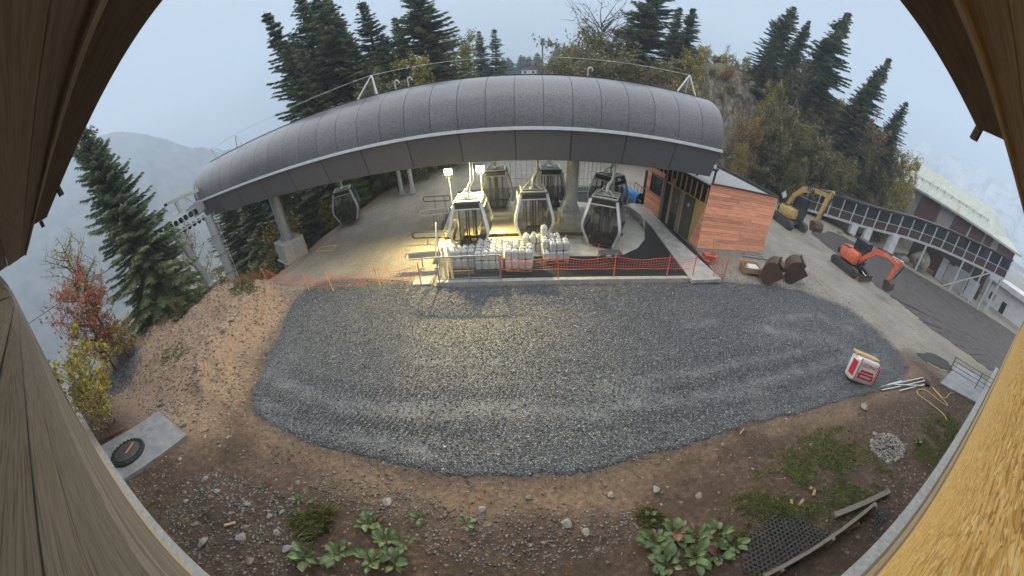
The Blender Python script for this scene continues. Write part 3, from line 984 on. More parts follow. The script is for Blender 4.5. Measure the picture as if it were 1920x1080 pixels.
# pillars
def pillar(x, y, z0, z1, r, m, flange=True):
    c = MB().tube([(x, y, z0), (x, y, z1)], r, 22).build('pillar', m, station, True, 40)
    f = MB().lathe([(r * 1.5, 0), (r * 1.5, .05), (r * 1.02, .05), (r * 1.02, .06)], (x, y, z0), 20)
    for q in range(12):
        t = 2 * PI * q / 12
        f.bar((x + r * math.cos(t), y + r * math.sin(t), z0 + .35), (x + r * 1.38 * math.cos(t), y + r * 1.38 * math.sin(t), z0 + .05), .025, .09)
        f.tube([(x + r * 1.25 * math.cos(t + .26), y + r * 1.25 * math.sin(t + .26), z0), (x + r * 1.25 * math.cos(t + .26), y + r * 1.25 * math.sin(t + .26), z0 + .14)], .025, 6)
    f.build('flange', m, c)
    MB().lathe([(r * 1.12, 0), (r * 1.12, .05)], (x, y, z0 + .62), 20).build('collar', m, c)
    return c
PCX, PCY = 3.62, 18.15
pillar(PCX, PCY, .98, 4.4, .34, M['galv_pale'])
MB().bbox((PCX + .15, PCY - .05, .55), (1.7, 1.35, .86), .03).build('pedestal', M['concrete_pale'], station)
PLX, PLY = -15.1, 18.0
pillar(PLX, PLY, 1.15, 4.6, .40, M['galv'])
MB().bbox((PLX, PLY, .55), (1.9, 1.7, 1.25), .03, -.55).build('pedestal', M['concrete'], station)
MB().bbox((PLX - .1, PLY, -.09), (2.1, 1.85, .06), .01, -.55).build('pedestal_plate', M['concrete'], station)
MB().bbox((PLX, PLY, -1.6), (1.55, 1.4, 2.96), .03, -.55).build('pedestal_stem', M['concrete'], station)
pillar(-9.2, 27.5, .1, 4.4, .18, M['galv_pale'])
pillar(-8.2, 27.5, .1, 4.4, .18, M['galv_pale'])
# roof fall-arrest posts, loops and line
def tri(px, top, dx, h):
    x = px
    p = np.array(prof_pt(x, 1))
    t = p + np.array([dx, .2, h])
    mb = MB()
    for o in ((-.75, -.35, 0), (.05, .3, 0), (.35, -.3, 0)):
        mb.tube([p + np.array(o) * (1 if dx >= 0 else -1), t], .045, 8)
    mb.build('fall_arrest_post', M['galv_pale'], station)
    return t
xp1, xp2, xp0 = -6.85, 9.0, -17.3
t1, t2 = tri(xp1, 0, .12, 1.05), tri(xp2, 0, .02, .98)
p = np.array(prof_pt(xp0, 1))
t0 = p + np.array((-.35, 0, .9))
MB().tube([p + np.array((.2, -.2, 0)), t0], .045, 8).tube([p + np.array((-.7, 0, -.05)), t0], .04, 8).build('fall_arrest_post', M['galv_pale'], station)
pL = np.array(prof_pt(CX0 + .8, 1))
tL = pL + np.array((-.2, 0, .85))
MB().tube([pL, tL], .045, 8).tube([pL + np.array((.9, 0, .05)), tL], .04, 8).build('fall_arrest_post', M['galv_pale'], station)
ln = MB()
for a, b_ in ((tL, t0), (t0, t1), (t1, t2)):
    ln.tube([a + (b_ - a) * s + np.array((0, 0, -.15 * math.sin(PI * s) * np.linalg.norm(b_ - a) / 16)) for s in np.linspace(0, 1, 16)], .012, 5)
ln.build('safety_line', M['galv_pale'], station)
for xx in (-5.4, -4.7, 3.9):
    p = np.array(prof_pt(xx, 1))
    MB().tube([p + np.array((-.12, 0, 0)), p + np.array((-.12, 0, .38)), p + np.array((-.06, 0, .48)), p + np.array((.06, 0, .46)), p + np.array((.12, 0, .3))], .035, 8).build('roof_ladder_loop', M['galv_pale'], station)

# ------------------------------------------------------------------ line tower at the valley end
tower = thing('lift_pylon', 'pale steel lift tower with sheave wheels and ladder at the valley end of the cover', 'pylon', (0, 0, 0))
D_ = 26.6
def tp(x, y, d=D_):
    return atd(x, y, d)
a, b_ = tp(390, 405), tp(443, 540)
MB().tube([a, a + (b_ - a) * 1.35], [.36, .40], 18).build('mast', M['galv_pale'], tower, True, 40)
for s in (.25, .5, .75):
    c = a + (b_ - a) * s
    MB().lathe([(.43, -.04), (.43, .04)], c, 18).build('joint_ring', M['galv'], tower)
lad = MB()
for o in (.42, .82):
    lad.tube([a + np.array((o, 0, .1)), a + (b_ - a) * 1.2 + np.array((o, 0, 0))], .025, 6)
for s in np.linspace(0, 1.15, 26):
    c = a + (b_ - a) * s
    lad.tube([c + np.array((.42, 0, 0)), c + np.array((.82, 0, 0))], .018, 5)
lad.build('ladder', M['galv_pale'], tower)
a2, b2 = tp(330, 440, 25.6), tp(392, 530, 25.6)
MB().tube([a2, a2 + (b2 - a2) * 1.5], [.26, .3], 16).build('mast', M['galv_pale'], tower, True, 40)
lad = MB()
for o in (.3, .62):
    lad.tube([a2 + np.array((o, 0, 0)), a2 + (b2 - a2) * 1.3 + np.array((o, 0, 0))], .022, 6)
for s in np.linspace(0, 1.28, 24):
    c = a2 + (b2 - a2) * s
    lad.tube([c + np.array((.3, 0, 0)), c + np.array((.62, 0, 0))], .016, 5)
lad.build('ladder', M['galv_pale'], tower)
pk = tp(388, 512, 25.6)
MB().bbox(tuple(b2 + np.array((.15, 0, -.1))), (.9, .9, .12), .02).build('foot_plate', M['galv_pale'], tower)
h0, h1 = tp(311, 384), tp(372, 356)
MB().bar(h0, h1, .24, .24).build('cross_arm', M['pylon_green'], tower)
MB().lathe([(.17, -.10), (.17, .1)], h0, 12).build('arm_cap', M['dark'], tower)
MB().bar(h0 + (h1 - h0) * .28, tp(339, 398), .22, .22).build('arm_strut', M['pylon_green'], tower)
MB().bar(tp(337, 365), tp(369, 383), .1).bar(tp(361, 352), tp(371, 372), .07).bar(tp(366, 350), tp(370, 360), .05).build('arm_brace', M['galv_pale'], tower)
MB().prism([(0, 0), (.9, .25), (1.6, .15), (1.4, -.5), (.5, -.75)], tp(352, 392), (h1 - h0) / np.linalg.norm(h1 - h0), (0, 0, 1), (0, 1, 0), .5).build('head_plate', M['galv'], tower)
s0, s1 = tp(284, 452), tp(379, 392)
for dz in (.0, -.55):
    MB().bar(s0 + np.array((0, 0, dz)), s1 + np.array((0, 0, dz)), .12, .10).build('sheave_beam', M['galv_pale'], tower)
for q in range(10):
    c = s0 + (s1 - s0) * ((q + .8) / 10.6)
    o = MB().lathe([(.05, -.05), (.21, -.05), (.17, 0), (.21, .05), (.05, .05)], (0, 0, 0), 14).build('sheave_wheel', M['dark'], tower, True, 35)
    o.location = c + np.array((0, -.25, .1))
    o.rotation_euler = (PI / 2, 0, .2)
    o = MB().lathe([(.05, -.05), (.19, -.05), (.15, 0), (.19, .05), (.05, .05)], (0, 0, 0), 14).build('sheave_wheel', M['dark'], tower, True, 35)
    o.location = c + np.array((0, .25, -.62))
    o.rotation_euler = (PI / 2, 0, .2)
mb = MB()
for s in np.linspace(.02, .98, 9):
    c = s0 + (s1 - s0) * s
    mb.tube([c + np.array((-.3, -.5, .35)), c + np.array((-.3, -.5, 1.0))], .02, 5)
mb.tube([s0 + np.array((-.3, -.5, 1.0)), s1 + np.array((-.3, -.5, 1.0))], .022, 5).tube([s0 + np.array((-.3, -.5, .65)), s1 + np.array((-.3, -.5, .65))], .018, 5)
mb.bar(s0 + np.array((-.3, -.5, .33)), s1 + np.array((-.3, -.5, .33)), .45, .05)
mb.build('service_walkway', M['galv_pale'], tower)
s1e = s0 + (s0 - s1) * 1.2
MB().tube([s0 + (s0 - s1) * k_ for k_ in (-.9, 0, 6, 20)], .03, 6).build('haul_rope', M['dark'], tower)

# ------------------------------------------------------------------ platform in front of the cabins
KY = lambda x: 12.52 - .0585 * x
PT = .22
tarmac = MB()
outl = [(-3.35, KY(-3.35) + .22), (10.25, KY(10.25) + .22), (10.4, 15.0), (9.9, 21.5), (9.5, 26), (-4, 26), (-4.3, 19.5), (-3.6, 14.5)]
tarmac.add([(x, y, PT) for x, y in outl], [tuple(range(len(outl)))])
tag(tarmac.build('platform', M['tarmac']), kind='structure')
kb = MB()
xs_ = np.linspace(-3.42, 10.3, 8)
kerb = None
for q in range(7):
    xa, xb = xs_[q], xs_[q + 1]
    o = MB().bbox(((0), 0, 0), (xb - xa - .008, .22, .42), .012).build('kerb', M['concrete'])
    o.location = ((xa + xb) / 2, KY((xa + xb) / 2) + .11, PT - .205)
    o.rotation_euler = (0, 0, math.atan(-.0585))
    tag(o, kind='structure')
def slab(name, P, z0, z1, m, parent=None):
    mb = MB()
    nn = len(P)
    mb.add([(x, y, z0) for x, y in P] + [(x, y, z1) for x, y in P], [tuple(range(nn - 1, -1, -1)), tuple(range(nn, 2 * nn))] + [(i, (i + 1) % nn, nn + (i + 1) % nn, nn + i) for i in range(nn)])
    return mb.build(name, m, parent)
# oval concrete turnaround under the cabins, wet walkway by the hut
ov = [(-3.9, 14.6)]
ov = [(x, y) for x, y in ((-4.0, 15.0), (-1, 14.75), (2.5, 14.45), (4.6, 14.3), (5.8, 14.45), (6.8, 15.1), (7.6, 16.1), (8.05, 17.2), (8.15, 18.3), (7.9, 19.5), (7.3, 20.6), (6.2, 21.6), (4.5, 22.3), (0, 22.6), (-4.0, 22.7))]
tag(slab('turnaround_slab', ov, .0, PT + .012, M['concrete_pale']), kind='structure')
tag(slab('turnaround_channel', [(-3.9, 16.9), (2.3, 16.55), (5.4, 16.3), (6.1, 17.2), (6.0, 18.6), (5.0, 19.6), (2, 19.9), (-3.9, 20.1)], PT - .1, PT + .018, mat('sandy_concrete', (.42, .37, .24), .8, (.32, .28, .18), 3, detail=9)), kind='structure')
tag(slab('walkway', [G(x, y, .27)[:2] for x, y in ((1176, 383), (1188, 380), (1208, 383), (1230, 405), (1262, 440), (1300, 475), (1353, 523), (1298, 525), (1270, 490), (1246, 458), (1222, 425), (1200, 402))][::-1], .1, .262, M['concrete_wet']), kind='structure')
# curved low guide rail beside the turnaround
gr = thing('guide_barrier', 'low curved concrete coloured guide rail round the cabin turnaround', 'guide rail', (0, 0, 0))
gp = [np.array((x, y, PT + .42)) for x, y in ((6.3, 21.3), (7.3, 20.4), (7.9, 19.4), (8.15, 18.3), (8.0, 17.3))]
for q in range(4):
    MB().bar(gp[q], gp[q + 1] + (gp[q + 1] - gp[q]) * .02, .10, .26).build('rail', M['concrete_pale'], gr)
for q in range(5):
    MB().bar(gp[q] - np.array((0, 0, .42)), gp[q] - np.array((0, 0, .13)), .09, .09).build('leg', M['galv'], gr)
gr2 = thing('guide_barrier', 'long straight guide rail running behind the front cabins', 'guide rail', (0, 0, 0))
MB().bar((-1.6, 19.2, .62), (3.2, 18.95, .62), .10, .16).build('rail', M['concrete_pale'], gr2)
MB().bar((-1.6, 19.2, .40), (3.2, 18.95, .40), .08, .14).build('rail', M['concrete_pale'], gr2)
for x in (-1.5, .1, 1.6, 3.1):
    MB().bar((x, 19.08, PT), (x, 19.08, .66), .08, .08).build('leg', M['galv'], gr2)
gr3 = thing('guide_barrier', 'dark low guide rail just behind the jerrycans', 'guide rail', (0, 0, 0))
MB().bar((-3.6, 16.55, .52), (6.2, 16.05, .52), .09, .14).build('rail', M['rust'], gr3)
for x in (-3.2, -.3, 2.2, 3.0, 4.3, 6.0):
    MB().bar((x, 16.3 - .05 * x, PT), (x, 16.3 - .05 * x, .5), .07, .07).build('leg', M['galv'], gr3)
o = MB().lathe([(.55, 0), (.55, .03), (.48, .035), (.48, .03)], (0, 0, 0), 24).build('manhole_cover', M['concrete'])
o.location = (.35 - 1.0, 17.6, PT + .02)
tag(o, 'round access cover in the sandy concrete behind the cabins', 'manhole')

# ------------------------------------------------------------------ cabins
def make_cabin(name, label, group=None):
    t = thing(name, label, 'gondola cabin', group=group)
    W, D2 = 1.02, .95          # half width at the waist
    # half-width profile over height
    prof = [(.0, .70), (.12, .76), (.82, 1.02), (1.0, 1.03), (1.2, 1.00), (2.02, .76), (2.18, .72)]
    def hw(z):
        return float(np.interp(z, [p[0] for p in prof], [p[1] for p in prof]))
    mb = MB()
    mb.bbox((0, 0, .05), (1.40, 1.32, .10), .03)
    mb.build('floor', M['cab_black'], t)
    mb = MB()
    mb.bbox((0, 0, 2.17), (1.40, 1.34, .07), .03)
    ro = mb.build('roof', M['cab_black'], t)
    rr = MB()
    for sx in (-1, 1):
        rr.bar((sx * .62, -.62, 2.24), (sx * .62, .62, 2.24), .07, .06)
        rr.bar((-.62, sx * .6, 2.24), (.62, sx * .6, 2.24), .07, .06)
    rr.bar((-.62, .18, 2.25), (.62, .18, 2.25), .08, .05).bar((-.62, -.18, 2.25), (.62, -.18, 2.25), .08, .05)
    rr.build('roof_frame', M['galv_pale'], ro)
    zs = [.04, .35, .82, 1.0, 1.2, 1.6, 2.02, 2.16]
    for sx in (-1, 1):                         # bent pale corner bands, front and back
        for sy in (-1, 1):
            mb = MB()
            P = []
            for z in zs:
                h = hw(z)
                d = h * .93
                w = .13
                P.append([(sx * h, sy * d, z), (sx * (h - w), sy * (d + .012), z), (sx * (h - w), sy * (d - .05), z), (sx * (h + .012), sy * (d - .05 - w * .4), z)])
            for a, b_ in zip(P[:-1], P[1:]):
                for q in range(4):
                    q2 = (q + 1) % 4
                    mb.add([a[q], a[q2], b_[q2], b_[q]], [(0, 1, 2, 3)])
            mb.build('frame_band', M['cab_frame'], t)
    for sx in (-1, 1):                         # end windows
        mb = MB()
        for z0, z1 in zip(zs[:-1], zs[1:]):
            mb.add([(sx * hw(z0) * .985, -hw(z0) * .8, z0), (sx * hw(z0) * .985, hw(z0) * .8, z0), (sx * hw(z1) * .985, hw(z1) * .8, z1), (sx * hw(z1) * .985, -hw(z1) * .8, z1)], [(0, 1, 2, 3)])
        mb.build('end_window', M['glass_dark'], t)
        MB().bar((sx * hw(.9), -.75, .9), (sx * hw(.9), .75, .9), .05, .05).build('bumper', M['cab_black'], t)
        MB().bar((sx * hw(1.85) * 1.0, -.6, 1.9), (sx * hw(1.85) * 1.0, .6, 1.9), .04, .22).build('end_trim', M['cab_frame'] if sx < 0 else M['cab_black'], t)
        MB().bar((sx * .62, -.75, .52), (sx * .62, .75, .52), .42, .07).build('bench_seat', M['cab_black'], t)
        MB().bar((sx * .85, -.75, .72), (sx * .93, .75, .72), .05, .36).build('bench_back', M['cab_black'], t)
    for sy in (-1, 1):                         # sliding doors front and back
        for sx in (-1, 1):
            mb = MB()
            for z0, z1 in zip(zs[:-1], zs[1:]):
                a0, a1 = hw(z0) - .13, hw(z1) - .13
                y0, y1 = sy * hw(z0) * .915, sy * hw(z1) * .915
                mb.add([(sx * .035, y0, z0), (sx * a0, y0, z0), (sx * a1, y1, z1), (sx * .035, y1, z1)], [(0, 1, 2, 3)])
            dr = mb.build('door', M['glass_dark'], t)
            for xx in (.05, .42):
                mb = MB()
                for z0, z1 in zip(zs[:-2], zs[1:-1]):
                    mb.bar((sx * xx, sy * (hw(z0) * .92 + .01), z0), (sx * xx, sy * (hw(z1) * .92 + .01), z1), .075 if xx < .1 else .06, .03, (0, 1, 0))
                mb.build('door_stile', M['cab_black'], dr)
        MB().bar((-.60, sy * .72, 2.06), (.60, sy * .72, 2.06), .05, .2).build('door_track', M['cab_black'], t)
        MB().bar((-.60, sy * .68, .10), (.60, sy * .68, .10), .05, .16).build('door_sill', M['cab_black'], t)
        MB().bar((-.62, sy * .75, 1.94), (.62, sy * .75, 1.94), .03, .05).build('track_rail', M['cab_frame'], t)
    hg = MB()
    hg.tube([(0, 0, 2.2), (0, 0, 2.55), (.05, .05, 2.75), (.22, .05, 2.95), (.24, .05, 3.3), (.24, .05, 4.3)], [.08, .08, .08, .08, .075, .07], 10)
    ha = hg.build('hanger', M['galv_pale'], t, True, 50)
    MB().tube([(-.5, 0, 2.26), (-.1, 0, 2.62)], .035, 8).tube([(.45, -.3, 2.26), (.05, 0, 2.5)], .03, 8).lathe([(.20, 0), (.20, .1), (.12, .16)], (0, 0, 2.23), 14).build('hanger_base', M['galv'], ha)
    MB().bbox((.24, .05, 4.28), (.55, .2, .22), .03).build('grip', M['dark'], ha)
    return t
cabs = [  # x, y, z, yaw, label
    (-1.95, 15.9, .36, R(-4), 'gondola cabin lit by the floodlights behind the fenced jerrycans'),
    (1.28, 16.75, .36, R(1), 'gondola cabin standing behind the stack of jerrycans on the broken pallet'),
    (4.95, 15.7, .36, R(-27), 'gondola cabin turned at an angle on the oval slab near the guide rail'),
    (-.75, 21.6, .34, R(0), 'gondola cabin in the rear lane behind the floodlit cabin'),
    (2.75, 21.4, .34, R(0), 'gondola cabin in the rear lane beside the thick steel pillar'),
    (6.4, 20.0, .34, R(-52), 'gondola cabin behind the angled one, beside the blue tarpaulin'),
    (-12.3, 22.7, .25, R(18), 'lone gondola cabin beyond the gravel near the dark spruces')]
cab0 = make_cabin('gondola_cabin', cabs[0][4], 'gondola cabins hanging under the cover')
for q, (x, y, z, a, lab) in enumerate(cabs):
    o = cab0 if q == 0 else copy_tree(cab0)
    o.location = (x, y, z)
    o.rotation_euler = (0, 0, a)
    o['label'] = lab

# ------------------------------------------------------------------ floodlights
def floodlight(loc, label, feet):
    t = thing('floodlight', label, 'floodlight', loc)
    MB().bbox((0, .09, 0), (.46, .12, .34), .02).build('housing', M['dark'], t)
    m, n, l, b = newmat('lit_lamp_glass')
    b.inputs['Emission Color'].default_value = (1, .86, .45, 1)
    b.inputs['Emission Strength'].default_value = 110
    MB().bbox((0, .025, 0), (.38, .02, .27), .005).build('lens', m, t)
    MB().bar((-.18, .08, -.02), (-.18, .08, -.24), .02, .04).bar((.18, .08, -.02), (.18, .08, -.24), .02, .04).bar((-.19, .08, -.24), (.19, .08, -.24), .04, .02).build('bracket', M['dark'], t)
    MB().tube([(0, .08, -.24), (0, .08, -(loc[2] - .9))], .022, 8).build('mast', M['galv'], t)
    for fx, fy in feet:
        MB().tube([(0, .08, -(loc[2] - 1.25)), (fx, fy, -(loc[2] - PT - .02))], .018, 8).build('tripod_leg', M['galv'], t)
    L = bpy.data.lights.new('flood_beam', 'AREA')
    L.shape = 'RECTANGLE'
    L.size, L.size_y = .26, .19
    L.energy = FLOOD
    L.color = (1, .78, .34)
    L.spread = R(165)
    lo = bpy.data.objects.new('flood_beam', L)
    col.objects.link(lo)
    lo.parent = t
    lo.location = (0, .0, 0)
    lo.rotation_euler = (R(-34), 0, 0)
    t.rotation_euler = (R(-20) * 0, 0, 0)
    return t
FLOOD = 360.0
floodlight((-3.03, 17.0, 3.6), 'lit floodlight on a tripod over the gravel beside the cabins', ((-.7, -.4), (.5, -.3), (0, .7)))
floodlight((-1.37, 17.05, 3.57), 'lit floodlight on a tripod between the front and rear cabins', ((-.6, -.3), (.6, -.2), (0, .7)))

# ------------------------------------------------------------------ jerrycans on pallets
def make_can():
    t = thing('jerrycan', '', 'jerrycan', group='')
    mb = MB()
    mb.bbox((0, 0, .17), (.30, .255, .34), .035)
    mb.add([(-.13, -.11, .338), (.13, -.11, .338), (.13, .11, .338), (-.13, .11, .338), (-.09, -.07, .375), (.10, -.07, .375), (.10, .07, .375), (-.09, .07, .375)], [(4, 5, 6, 7), (0, 1, 5, 4), (1, 2, 6, 5), (2, 3, 7, 6), (3, 0, 4, 7)])
    mb.build('body', M['jerry'], t, True, 30)
    MB().tube([(-.07, 0, .36), (-.07, 0, .425), (.03, 0, .43), (.05, 0, .37)], .016, 7).build('handle', M['jerry'], t)
    MB().lathe([(.032, 0), (.032, .04), (.02, .045)], (.09, .05, .36), 10).build('cap', M['black'], t)
    return t
def make_pallet():
    t = thing('pallet', '', 'pallet', group='pallets under the jerrycans')
    for y in (-.52, -.26, 0, .26, .52):
        MB().box((0, y, .133), (1.2, .10, .022)).build('deck_board', M['pallet'], t)
    for y in (-.5, 0, .5):
        MB().box((0, y, .011), (1.2, .10, .022)).build('bottom_board', M['pallet'], t)
        for x in (-.53, 0, .53):
            MB().box((x, y, .072), (.14, .10, .098)).build('block', M['pallet'], t)
    return t
can0, pal0 = make_can(), make_pallet()
first = {'c': True, 'p': True}
random.seed(8)
def put_can(x, y, z, a, lab, grp, lay=None):
    o = can0 if first['c'] else copy_tree(can0)
    first['c'] = False
    o.location = (x, y, z)
    o.rotation_euler = (lay or 0, 0, a)
    o['label'], o['group'] = lab, grp
def put_pallet(x, y, z, a, lab):
    o = pal0 if first['p'] else copy_tree(pal0)
    first['p'] = False
    o.location = (x, y, z)
    o.rotation_euler = (0, 0, a)
    o['label'] = lab
def stack(x, y, a, nx, ny, heights, lab, grp, plab):
    put_pallet(x, y, PT + .002, a, plab)
    for i in range(nx):
        for j in range(ny):
            hgt = heights(i, j)
            for k in range(hgt):
                lx, ly = (i - (nx - 1) / 2) * .315, (j - (ny - 1) / 2) * .275
                ja = a + random.choice((0, 0, PI / 2 * 0)) + random.uniform(-.06, .06)
                put_can(x + lx * math.cos(a) - ly * math.sin(a), y + lx * math.sin(a) + ly * math.cos(a), PT + .148 + k * .392, ja + (PI if random.random() < .5 else 0), lab.replace('white jerrycan', 'white jerrycan in the ' + ('lower', 'middle' if hgt > 2 else 'upper', 'top')[k] + ' tier'), grp)
stack(-2.28, 13.85, R(-3), 4, 2, lambda i, j: 2, 'white jerrycan on the pallet behind the railing corner', 'jerrycans stacked behind the railing corner', 'low pallet of jerrycans behind the railing corner')
stack(-.98, 13.95, R(-2), 4, 5, lambda i, j: 2, 'white jerrycan on the full square pallet behind the railing', 'jerrycans packed on the full square pallet', 'pallet under the full square stack of jerrycans')
stack(.42, 13.75, R(-8), 4, 4, lambda i, j: [2, 2, 1, 2, 2, 1, 2, 2, 2, 2, 0, 1, 2, 2, 2, 1][i * 4 + j], 'white jerrycan of the untidy stack on the reddish pallet', 'jerrycans stacked untidily on the reddish pallet', 'reddish pallet under the untidy stack of jerrycans')
stack(2.15, 14.35, R(2), 4, 4, lambda i, j: [1, 2, 2, 3, 2, 2, 1, 2, 2, 2, 2, 2, 2, 2, 1, 1][i * 4 + j], 'white jerrycan of the stack nearest the open black tarmac', 'jerrycans stacked beside the open black tarmac', 'pallet under the jerrycans beside the open black tarmac')
for x, y, z in ((.75, 15.0, PT), (1.1, 15.05, PT), (1.45, 15.1, PT), (.8, 15.25, PT), (1.2, 15.3, PT)):
    put_can(x, y, z + .01, random.uniform(-.3, .3), 'white jerrycan on the tarmac set loose between the stacks and the middle cabin', 'jerrycans set loose before the middle cabin')
    put_can(x + .02, y, z + .40, random.uniform(-.3, .3), 'white jerrycan stacked on another, loose between the stacks and the middle cabin', 'jerrycans set loose before the middle cabin')

# ------------------------------------------------------------------ railing at the platform corner, queue barriers
rl = thing('railing', 'galvanised railing with wire mesh infill along the platform corner', 'railing', (0, 0, 0))
ra = np.array((-3.28, 12.78, PT))
rb = np.array((-.50, 12.66, PT))
rc = np.array((-3.55, 14.4, PT))
for p in (ra, (ra + rb) / 2, rb):
    MB().tube([p, p + np.array((0, 0, 1.05))], .03, 8).lathe([(.09, 0), (.09, .015)], p, 12).build('post', M['galv'], rl)
for p, q in ((ra, rb),):
    MB().tube([p + np.array((0, 0, 1.05)), q + np.array((0, 0, 1.05))], .028, 8).build('top_rail', M['galv'], rl)
    MB().tube([p + np.array((0, 0, .12)), q + np.array((0, 0, .12))], .02, 8).build('bottom_rail', M['galv'], rl)
    ms = MB()
    L = np.linalg.norm(q - p)
    for s in np.arange(0, L + .9, .075):
        for sg in (1, -1):
            a0, a1 = (s, s - .9) if sg > 0 else (s - .9, s)
            f0, f1 = np.clip(a0, 0, L), np.clip(a1, 0, L)
            if abs(f0 - f1) < .03: continue
            z0, z1 = .12 + abs(a0 - f0), 1.02 - abs(a1 - f1)
            ms.bar(p + (q - p) * f0 / L + np.array((0, .01 * sg, z0)), p + (q - p) * f1 / L + np.array((0, .01 * sg, z1)), .005, .005)
    ms.build('mesh_infill', M['galv'], rl)
MB().tube([ra + np.array((0, 0, 1.05)), rc + np.array((.1, 0, 1.9))], .03, 8).tube([rc, rc + np.array((.1, 0, 1.9))], .03, 8).build('stair_rail', M['galv'], rl)
MB().tube([ra + np.array((0, .5, 0)), rc + np.array((.1, -.1, 1.4))], .025, 8).build('stair_rail', M['galv'], rl)
for dx in (.35, .62):
    o = MB().bar((0, 0, 0), (.55, .75, 1.0), .12, .03).build('leaning_board', M['pale_wood'], rl)
    o.location = (-3.3 + dx, 12.95, PT)
    o.rotation_euler = (0, 0, .9)
def stadium(label, x, y, L, zt, a, m, infill=True):
    t = thing('queue_barrier', label, 'barrier', (x, y, 0), a)
    P = []
    for k_ in range(9):
        q = PI / 2 + PI * k_ / 8
        P.append((-L / 2 + .16 * math.cos(q), 0, zt + .16 * math.sin(q)))
    for k_ in range(9):
        q = -PI / 2 + PI * k_ / 8
        P.append((L / 2 + .16 * math.cos(q), 0, zt + .16 * math.sin(q)))
    MB().tube(P, .035, 8, closed=True).build('loop_rail', m, t, True)
    for xx in (-L * .1, L * .35):
        MB().bar((xx, 0, 0), (xx, 0, zt + .14), .06, .05).build('leg', M['galv'], t)
        MB().bbox((xx, 0, .02), (.3, .3, .04), .01).build('foot', M['galv'], t)
    if infill:
        MB().box((0, 0, zt), (L, .012, .22)).build('panel', M['galv'], t)
    return t
stadium('pale looped queue barrier beside the floodlit cabin, farthest up the gravel', -4.75, 19.9, 1.6, .8, R(2), M['white_metal'], False)
stadium('dark looped queue barrier between the two pale ones on the gravel', -4.55, 17.1, 1.9, .55, R(-8), M['dark'])
stadium('grey looped queue barrier touching the railing corner', -4.3, 14.55, 1.7, .62, R(0), M['galv_pale'])
stadium('dark curved queue barrier partly hidden under the floodlight glare', -5.1, 22.6, 1.8, .8, R(-12), M['dark'], False)
o = MB().bbox((0, 0, 0), (1.0, .6, .12), .03).build('concrete_step', M['concrete'])
o.location = (-4.15, 13.15, .06)
tag(o, 'low pale concrete step at the foot of the railing corner', 'step')

# ------------------------------------------------------------------ timber hut
HA, HB = np.array((10.76, 15.30)), np.array((15.86, 14.88))
SD = (np.array((9.74, 21.3)) - HA); SD /= np.linalg.norm(SD)      # along the side wall, going back
FD = (HB - HA) / np.linalg.norm(HB - HA)
hut = thing('timber_hut', 'flat roofed timber hut clad in pinkish larch boards beside the station', 'hut', (0, 0, 0))
fyaw = math.atan2(FD[1], FD[0])
syaw = math.atan2(SD[1], SD[0])
FW, HT = float(np.linalg.norm(HB - HA)), 3.66
core = [tuple(HA + FD * .08 + SD * .08), tuple(HB - FD * .08 + SD * .08), tuple(HB - FD * .08 + SD * 6.9), tuple(HA + FD * .08 + SD * 6.9)]
slab('core', core, .1, 2.5, M['dark'], hut)
slab('upper_core', [tuple(HA + FD * .7 + SD * .1), tuple(HB - FD * .08 + SD * .1), tuple(HB - FD * .08 + SD * 6.9), tuple(HA + FD * .7 + SD * 6.9)], 2.502, 3.5, M['dark'], hut)
slab('footing', [tuple(HA - FD * .05 - SD * .05), tuple(HB + FD * .05 - SD * .05), tuple(HB + FD * .05 + SD * 7), tuple(HA - FD * .05 + SD * 7)], -.1, .12, M['concrete'], hut)
slab('roof', [tuple(HA + FD * .1 + SD * .1), tuple(HB - FD * .1 + SD * .1), tuple(HB - FD * .1 + SD * 6.9), tuple(HA + FD * .1 + SD * 6.9)], 3.49, 3.56, M['gravel_roof'], hut)
nb = 18
bh = (HT - .14) / nb
random.seed(5)
for q in range(nb):                            # front cladding boards with shadow gaps
    cut = random.uniform(.25, .75) * FW
    for a, b_ in ((.0, cut - .002), (cut + .002, FW)):
        o = MB().bbox((0, 0, 0), (b_ - a, .024 + .010 * random.random(), bh - .012), .005).build('board', M['larch'], hut)
        p = HA + FD * ((a + b_) / 2) - SD * .0
        o.location = (p[0], p[1], .14 + bh * (q + .5))
        o.rotation_euler = (0, 0, fyaw)
def side_box(nm, s0, s1, z0, z1, m, t=.04, out=.0, parent=None):
    p = HA + SD * ((s0 + s1) / 2) - FD * out
    o = MB().bbox((0, 0, 0), (s1 - s0, t, z1 - z0), .004).build(nm, m, parent or hut)
    o.location = (p[0], p[1], (z0 + z1) / 2)
    o.rotation_euler = (0, 0, syaw)
    return o
# cladding near the corner and round the window
for q in range(13):
    z0 = .14 + q * .186
    w = .75 - .75 * (q / 12.5)
    if w > .05:
        side_box('side_board', .0, w, z0, z0 + .18, M['larch'], .026, .02)
    for a, b_ in ((4.32, 6.35),):
        if z0 + .18 < 1.45 or z0 > 2.62:
            side_box('side_board', a, b_, z0, z0 + .18, M['larch'], .026, .02)
        else:
            side_box('side_board', a, 4.42, z0, z0 + .18, M['larch'], .026, .02)
            side_box('side_board', 5.88, b_, z0, z0 + .18, M['larch'], .026, .02)
for q in range(2):
    side_box('side_board', 4.32, 6.35, 2.56 + q * .186, 2.74 + q * .186, M['larch'], .026, .02)
side_box('plywood_panel', .04, .96, .14, 2.5, M['ply'], .02, .0)
dr = side_box('door', .98, 1.98, .16, 2.42, mat('olive_grey_door', (.105, .11, .085), .5, (.09, .095, .075), 3), .05, .01)
o = MB().lathe([(.10, -.005), (.10, .005)], (0, 0, 0), 18).build('round_sign', M['white_metal'], dr)
o.location = (-.02, .045, .72); o.rotation_euler = (PI / 2, 0, 0)
